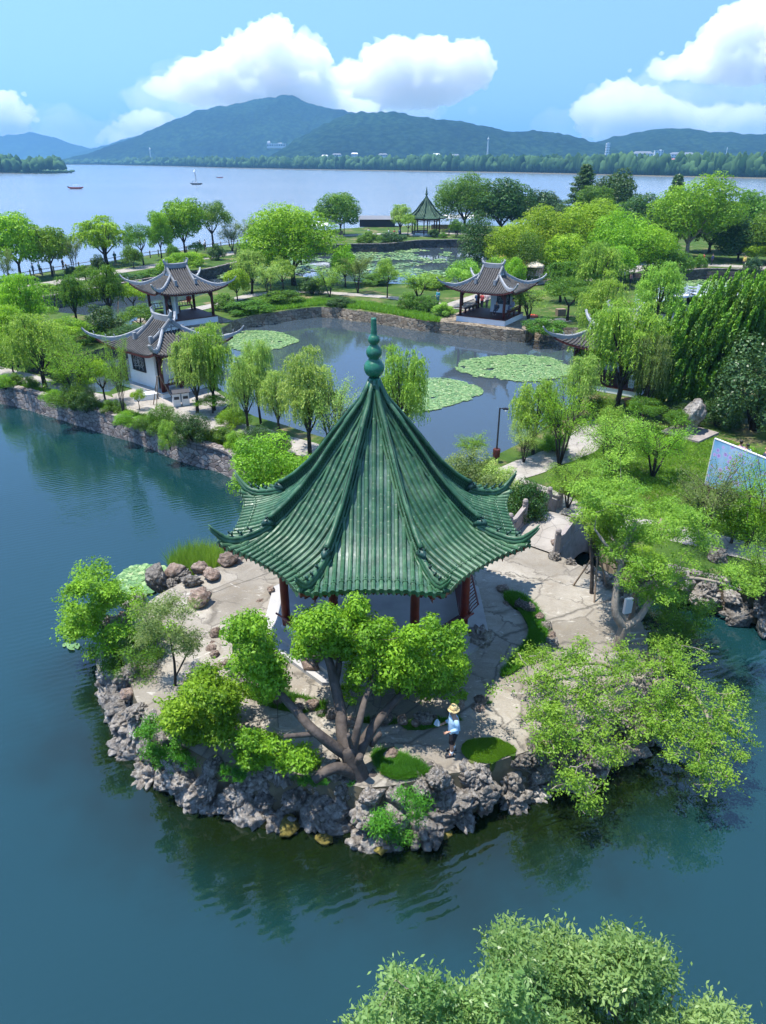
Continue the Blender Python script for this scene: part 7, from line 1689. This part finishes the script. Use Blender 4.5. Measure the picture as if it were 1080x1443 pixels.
# tall locust over the channel
b = P(876, 912, GZ)
cl = [(x, y, rr.uniform(13, 30), b.y + rr.uniform(-.6, 3.6)) for x, y in sample_poly([(815, 690), (830, 665), (860, 645), (905, 660), (950, 690), (990, 730), (1010, 775), (985, 800), (930, 790), (890, 800), (865, 780), (845, 730), (820, 715)], 44, rr)]
cl += [(x, y, rr.uniform(15, 24), b.y + rr.uniform(-.8, 1.0)) for x, y in sample_poly([(880, 800), (960, 790), (1040, 790), (1060, 830), (1010, 850), (940, 835), (900, 850), (880, 830)], 16, rr)]
px_tree('locust_tree', 'tall feathery light green locust with a grey forked trunk at the right of the islet', b,
  [([(870, 915, b.y), (877, 893, b.y), (880, 882, b.y)], [.22, .19, .17]), ([(880, 884, b.y), (868, 865, b.y), (869, 830, b.y + .2), (876, 795, b.y + .5), (884, 765, b.y + .8), (898, 735, b.y + 1.2)], [.15, .13, .115, .10, .09, .05]),
   ([(880, 884, b.y), (900, 872, b.y), (915, 850, b.y + .1), (935, 832, b.y + .2), (965, 815, b.y + .2), (1010, 820, b.y - .2), (1045, 832, b.y - .5)], [.14, .12, .10, .08, .06, .04, .02]), ([(876, 795, b.y + .5), (856, 770, b.y + .6), (838, 745, b.y + .8)], [.08, .06, .03]), ([(882, 770, b.y + .8), (905, 755, b.y + 1), (940, 745, b.y + 1.2)], [.07, .05, .03])],
  cl, 44000, .08, .034, 'locust', 'bark_pale', 31, dY=.8, flat=.34, kk=2, up=1.0, rk=1.1)
# young propped tree
b = P(834, 836, GZ)
cl = [(x, y, rr.uniform(16, 26), b.y + rr.uniform(-.5, 1.2)) for x, y in [(835, 715), (850, 725), (842, 745), (862, 735), (830, 735), (852, 765), (868, 752)]]
px_tree('locust_tree', 'young propped tree with slender straight stem between bridge and locust', b, [([(834, 838, b.y), (835, 800, b.y), (833, 770, b.y + .1), (834, 740, b.y + .2)], [.085, .07, .06, .03])], cl, 9000, .085, .04, 'locust', 'bark', 32, flat=.5, up=.9)
# sprawling tree over the water at right
b = P(905, 965, 1.0)
zf = lambda x, y: interp(y, [(900, 2.9), (960, 2.7), (1020, 2.1), (1080, 1.6), (1150, .9)]) + (.3 if x < 850 else 0)
poly = [(715, 940), (750, 920), (800, 905), (880, 910), (950, 905), (1000, 925), (1035, 975), (1055, 1030), (1040, 1075), (1010, 1105), (985, 1120), (965, 1080), (930, 1040), (890, 1040), (870, 1085), (850, 1130), (822, 1145), (800, 1105), (770, 1060), (740, 1010), (715, 970)]
cl = [(x, y, rr.uniform(9, 24), None) for x, y in sample_poly(poly, 190, rr)]
cl += [(x, y, 14, None) for x, y in ((835, 1140), (820, 1125), (850, 1110), (860, 1075), (1000, 1115), (1020, 1095), (980, 1100), (1045, 1060), (1060, 1040), (700, 965), (728, 925), (782, 1110))]
px_tree('sprawling_tree', 'low sprawling light green tree reaching over the water at right', b, [([(905, 975, b.y), (890, 960, b.y - .2), (860, 965, b.y - .7), (820, 985, b.y - 1.4), (800, 1030, b.y - 2.2), (825, 1075, b.y - 2.9), (838, 1110, b.y - 3.2)], [.16, .14, .11, .09, .06, .035, .015]),
   ([(905, 975, b.y), (940, 960, b.y - .3), (975, 975, b.y - .9), (1000, 1020, b.y - 1.9), (985, 1080, b.y - 2.8)], [.14, .11, .08, .05, .015]), ([(890, 960, b.y - .2), (850, 935, b.y - .1), (790, 940, b.y - .3), (750, 960, b.y - .6)], [.10, .08, .05, .02])],
  cl, 37000, .075, .036, 'locust', 'bark_pale', 33, z=zf, flat=.8, kk=2, up=.6, shell=.05, rk=1.9, sc=1.2, r_end=.016)
# bush under the locust
b = P(930, 905, .6); cl = [(x, y, rr.uniform(18, 28), b.y + rr.uniform(-.6, .8)) for x, y in sample_poly([(890, 850), (930, 825), (985, 830), (1000, 870), (990, 910), (930, 925), (895, 900)], 22, rr)]
px_tree('shrub', 'fine leaved green bush over the channel below the locust trunk', b, [], cl, 16000, .07, .035, 'mid', 'bark', 34, cat='shrub', crn='foliage')
# left islet plants
b = P(150, 912, 1.0); cl = [(x, y, rr.uniform(16, 28), b.y + rr.uniform(-.9, .9)) for x, y in sample_poly([(80, 868), (100, 835), (130, 812), (165, 815), (195, 850), (225, 870), (232, 905), (200, 925), (150, 915), (120, 895)], 34, rr)]
px_tree('maple_tree', 'bright spreading maple leaning over the water at the left rim', b, [([(165, 925, b.y), (150, 895, b.y), (130, 860, b.y)], [.1, .08, .04])], cl, 26000, .085, .055, 'camphor', 'bark', 35, flat=.5, up=.9)
b = P(185, 945, 1.0); cl = [(x, y, rr.uniform(14, 22), b.y + rr.uniform(-.3, .5)) for x, y in sample_poly([(150, 915), (200, 905), (225, 925), (200, 950), (165, 960), (148, 940)], 14, rr)]
px_tree('shrub', 'dark green juniper bush hanging down to the water below the maple', b, [], cl, 12000, .08, .022, 'mid', 'bark_dark', 36, cat='shrub', crn='foliage')
b = P(247, 966, GZ); cl = [(x, y, rr.uniform(12, 20), b.y + rr.uniform(-.6, .7)) for x, y in sample_poly([(190, 880), (205, 845), (240, 830), (270, 860), (280, 895), (255, 925), (215, 920)], 24, rr)]
px_tree('sapling', 'thin pale grey green sapling on the left paving', b, [([(247, 968, b.y), (246, 935, b.y), (240, 900, b.y)], [.05, .04, .02]), ([(247, 955, b.y), (262, 925, b.y), (275, 900, b.y)], [.03, .025, .01])], cl, 9000, .085, .026, 'grey', 'bark_dark', 37, flat=.8, shell=.05)
b = P(285, 1045, 1.45); cl = [(x, y, rr.uniform(15, 24), b.y + rr.uniform(-.5, .8)) for x, y in sample_poly([(228, 1035), (240, 1000), (262, 972), (292, 955), (322, 968), (342, 998), (340, 1018), (315, 1040), (260, 1050)], 24, rr)]
px_tree('shrub', 'dense rounded bright evergreen bush on the left front of the islet', b, [([(287, 1050, b.y), (287, 1010, b.y)], [.09, .06])], cl, 34000, .095, .05, 'camphor', 'bark_dark', 38, cat='shrub', flat=.85, crn='foliage', droop=.4)
b = P(235, 1050, 1.4); cl = [(x, y, rr.uniform(10, 18), b.y + rr.uniform(-.3, .4)) for x, y in sample_poly([(195, 1030), (230, 1015), (270, 1045), (300, 1075), (250, 1080), (205, 1060)], 18, rr)]
px_tree('shrub', 'low leafy ground bush left of the dense rounded bush', b, [], cl, 14000, .06, .035, 'fern', 'bark_dark', 39, cat='shrub', crn='foliage')
b = P(385, 1080, 1.45); cl = [(x, y, rr.uniform(9, 15), b.y + rr.uniform(-.35, .35)) for x, y in sample_poly([(335, 1060), (345, 1042), (380, 1042), (415, 1058), (438, 1074), (435, 1084), (400, 1086), (350, 1078)], 22, rr)]
px_tree('shrub', 'low bright evergreen bush between the rounded bush and the camphor trunk', b, [], cl, 19000, .09, .048, 'camphor', 'bark_dark', 40, cat='shrub', crn='foliage')
b = P(560, 1140, .9); cl = [(x, y, rr.uniform(10, 17), b.y + rr.uniform(-.2, .5)) for x, y in sample_poly([(520, 1160), (530, 1130), (560, 1120), (600, 1100), (610, 1130), (590, 1150), (560, 1185), (530, 1185)], 18, rr)]
px_tree('fern', 'vivid green ferns spilling over the rockery beneath the camphor trunk', b, [], cl, 17000, .10, .022, 'fern', 'bark_dark', 41, cat='fern', crn='foliage', droop=.5)
# near trees at the bottom edge
def bottom_tree(label, base, poly, n, seed, nc, Yc, bmat='bark_pale'):
    cl = [(x, y, rr.uniform(22, 38), Yc + rr.uniform(-.9, .9)) for x, y in sample_poly(poly, nc, rr)]
    px_tree('evergreen_tree', label, base, [([(p[0], p[1], p[2]) for p in tr], rd) for tr, rd in bmat[1]] if isinstance(bmat, tuple) else [], cl, n, .088, .034, 'bay', 'bark_pale', seed, dY=.6, flat=.8, kk=2, up=.5, shell=.5, droop=-.25)
bb = Vector((2.9, 6.4, .7))
bottom_tree('nearest tree with pale slender leaves at the bottom right corner', bb, [(728, 1330), (740, 1325), (800, 1335), (870, 1322), (915, 1338), (945, 1375), (1000, 1392), (1035, 1420), (1045, 1450), (1040, 1520), (700, 1520), (705, 1420)], 88000, 51, 64, 7.4,
   ('', [([(880, 1700, 6.6), (870, 1550, 6.9), (880, 1450, 7.2), (905, 1390, 7.4)], [.12, .10, .07, .03]), ([(870, 1550, 6.9), (830, 1450, 7.1), (790, 1380, 7.3)], [.07, .05, .02]), ([(875, 1500, 7.0), (930, 1440, 7.2), (950, 1400, 7.3)], [.06, .04, .02])]))
bb = Vector((.6, 6.3, .7))
bottom_tree('near pale leaved tree crown cut by the bottom edge, left of the nearest one', bb, [(500, 1445), (530, 1400), (580, 1372), (620, 1390), (680, 1390), (720, 1385), (760, 1420), (780, 1500), (600, 1530), (500, 1520)], 62000, 52, 42, 7.1,
   ('', [([(620, 1750, 6.4), (630, 1560, 6.7), (650, 1450, 7.0)], [.11, .08, .03])]))

# ---- reeds and grass
def blades(name, label, poly, z, n, h, w, mat, seed, cat=None, kind='stuff', lean=.35, hole=None):
    rng = np.random.default_rng(seed); rr2 = random.Random(seed); wp = [P(x, y, z) for x, y in poly]; wp = smooth_poly(wp, 1)
    pts = sample_poly([(p.x, p.y) for p in wp], n, rr2)
    if hole is not None: pts = [p for p in pts if noise.noise(Vector((p[0] * 1.1, p[1] * 1.1, seed))) + .4 * noise.noise(Vector((p[0] * 4, p[1] * 4, seed))) > hole]
    pts = np.array(pts); n = len(pts); V = np.empty((n, 3, 3)); a = rng.random(n) * 6.28; H = h * rng.uniform(.4, 1.2, n); 
    V[:, 0] = np.stack([pts[:, 0] - np.cos(a) * w, pts[:, 1] - np.sin(a) * w, np.full(n, z)], 1); V[:, 1] = np.stack([pts[:, 0] + np.cos(a) * w, pts[:, 1] + np.sin(a) * w, np.full(n, z)], 1)
    l = rng.normal(size=(n, 2)) * lean * H[:, None]; V[:, 2] = np.stack([pts[:, 0] + l[:, 0], pts[:, 1] + l[:, 1], z + H], 1)
    nz = np.array([noise.noise(Vector((p[0] * 1.5, p[1] * 1.5, seed))) for p in pts]); t = np.clip(.5 + .5 * nz + rng.normal(size=n) * .2, 0, 1)
    me = npmesh(name, V.reshape(-1, 3), np.arange(3 * n).reshape(n, 3), LM[mat], np.repeat(t, 3)); return tag(link(bpy.data.objects.new(name, me)), label, cat, None, kind)
def bed(poly, z, mat, name):
    mb = MB(); wp = smooth_poly([P(x, y, z) for x, y in poly], 3); wp = [p * 1 + Vector((noise.noise(p * 3) * .16, noise.noise(p * 3 + Vector((9, 0, 0))) * .16, 0)) for p in wp]; mb.prism([(p.x, p.y) for p in wp], z - .3, z); tag(mb.build(name, M[mat]), kind='structure')
B1 = [(650, 1052), (662, 1042), (695, 1040), (722, 1050), (730, 1060), (712, 1066), (694, 1077), (668, 1074), (652, 1064)]
bed(B1, GZ + .03, 'grass', 'lawn_patch_ground'); blades('grass', 'small round patch of short grass by the person in the straw hat', B1, GZ + .03, 26000, .06, .008, 'grassb', 1)
B2 = [(522, 1062), (545, 1058), (585, 1072), (606, 1088), (590, 1096), (560, 1100), (535, 1090)]
bed(B2, GZ + .03, 'soil', 'planting_bed_ground'); blades('grass', 'longer green grass in the bed right of the camphor trunk', B2, GZ + .03, 18000, .16, .012, 'fern', 2, lean=.6)
B3 = [(705, 840), (728, 834), (752, 850), (768, 875), (772, 905), (748, 930), (722, 950), (700, 955), (735, 915), (750, 890), (735, 862)]
bed(B3, GZ + .03, 'grass', 'planting_bed_ground'); blades('grass', 'curving grass strip right of the pavilion shadow', B3, GZ + .03, 26000, .17, .012, 'fern', 3, lean=.5)
B4 = [(325, 952), (345, 940), (400, 975), (440, 985), (500, 998), (560, 1012), (560, 1024), (500, 1018), (440, 1008), (385, 1000), (340, 978)]
blades('grass', 'weeds growing along the border of small brown rocks', B4, GZ + .004, 15000, .13, .012, 'fern', 4, lean=.7, hole=.02)
blades('grass', 'weeds right of the camphor beside the small brown rocks', [(560, 1020), (620, 1010), (690, 988), (700, 996), (640, 1020), (580, 1032)], GZ + .004, 8000, .11, .012, 'fern', 5, lean=.7, hole=.02)
blades('grass', 'weeds among the front rockery left of the camphor trunk', [(200, 1045), (300, 1080), (460, 1100), (500, 1095), (500, 1112), (400, 1108), (300, 1100), (220, 1072)], GZ + .02, 6500, .11, .013, 'fern', 6, lean=.7, hole=.02)
blades('reeds', 'tuft of tall light green reeds in the water at the rear left of the islet', [(238, 800), (262, 786), (300, 784), (325, 792), (310, 806), (270, 816), (245, 812)], 0.0, 3600, 1.0, .018, 'willow', 7, lean=.22)
blades('grass', 'rough grass along the top of the left stone wall', [(-20, 541), (70, 556), (150, 578), (200, 592), (260, 612), (345, 636), (345, 628), (260, 604), (200, 586), (150, 572), (70, 550), (-20, 534)], 1.25, 16000, .28, .03, 'grassb', 8, lean=.5)
blades('grass', 'rough grass along the bank of the main pond', [(330, 446), (430, 432), (462, 430), (540, 440), (620, 456), (620, 448), (540, 430), (460, 422), (430, 424), (330, 436)], 1.2, 22000, .4, .05, 'grassb', 9, lean=.5)
blades('grass', 'mown lawn between the pond path and the channel', [(760, 690), (840, 615), (900, 600), (1000, 612), (1090, 640), (1120, 720), (1090, 770), (960, 735), (860, 720), (800, 706)], 1.25, 60000, .09, .03, 'grassb', 10, lean=.6)
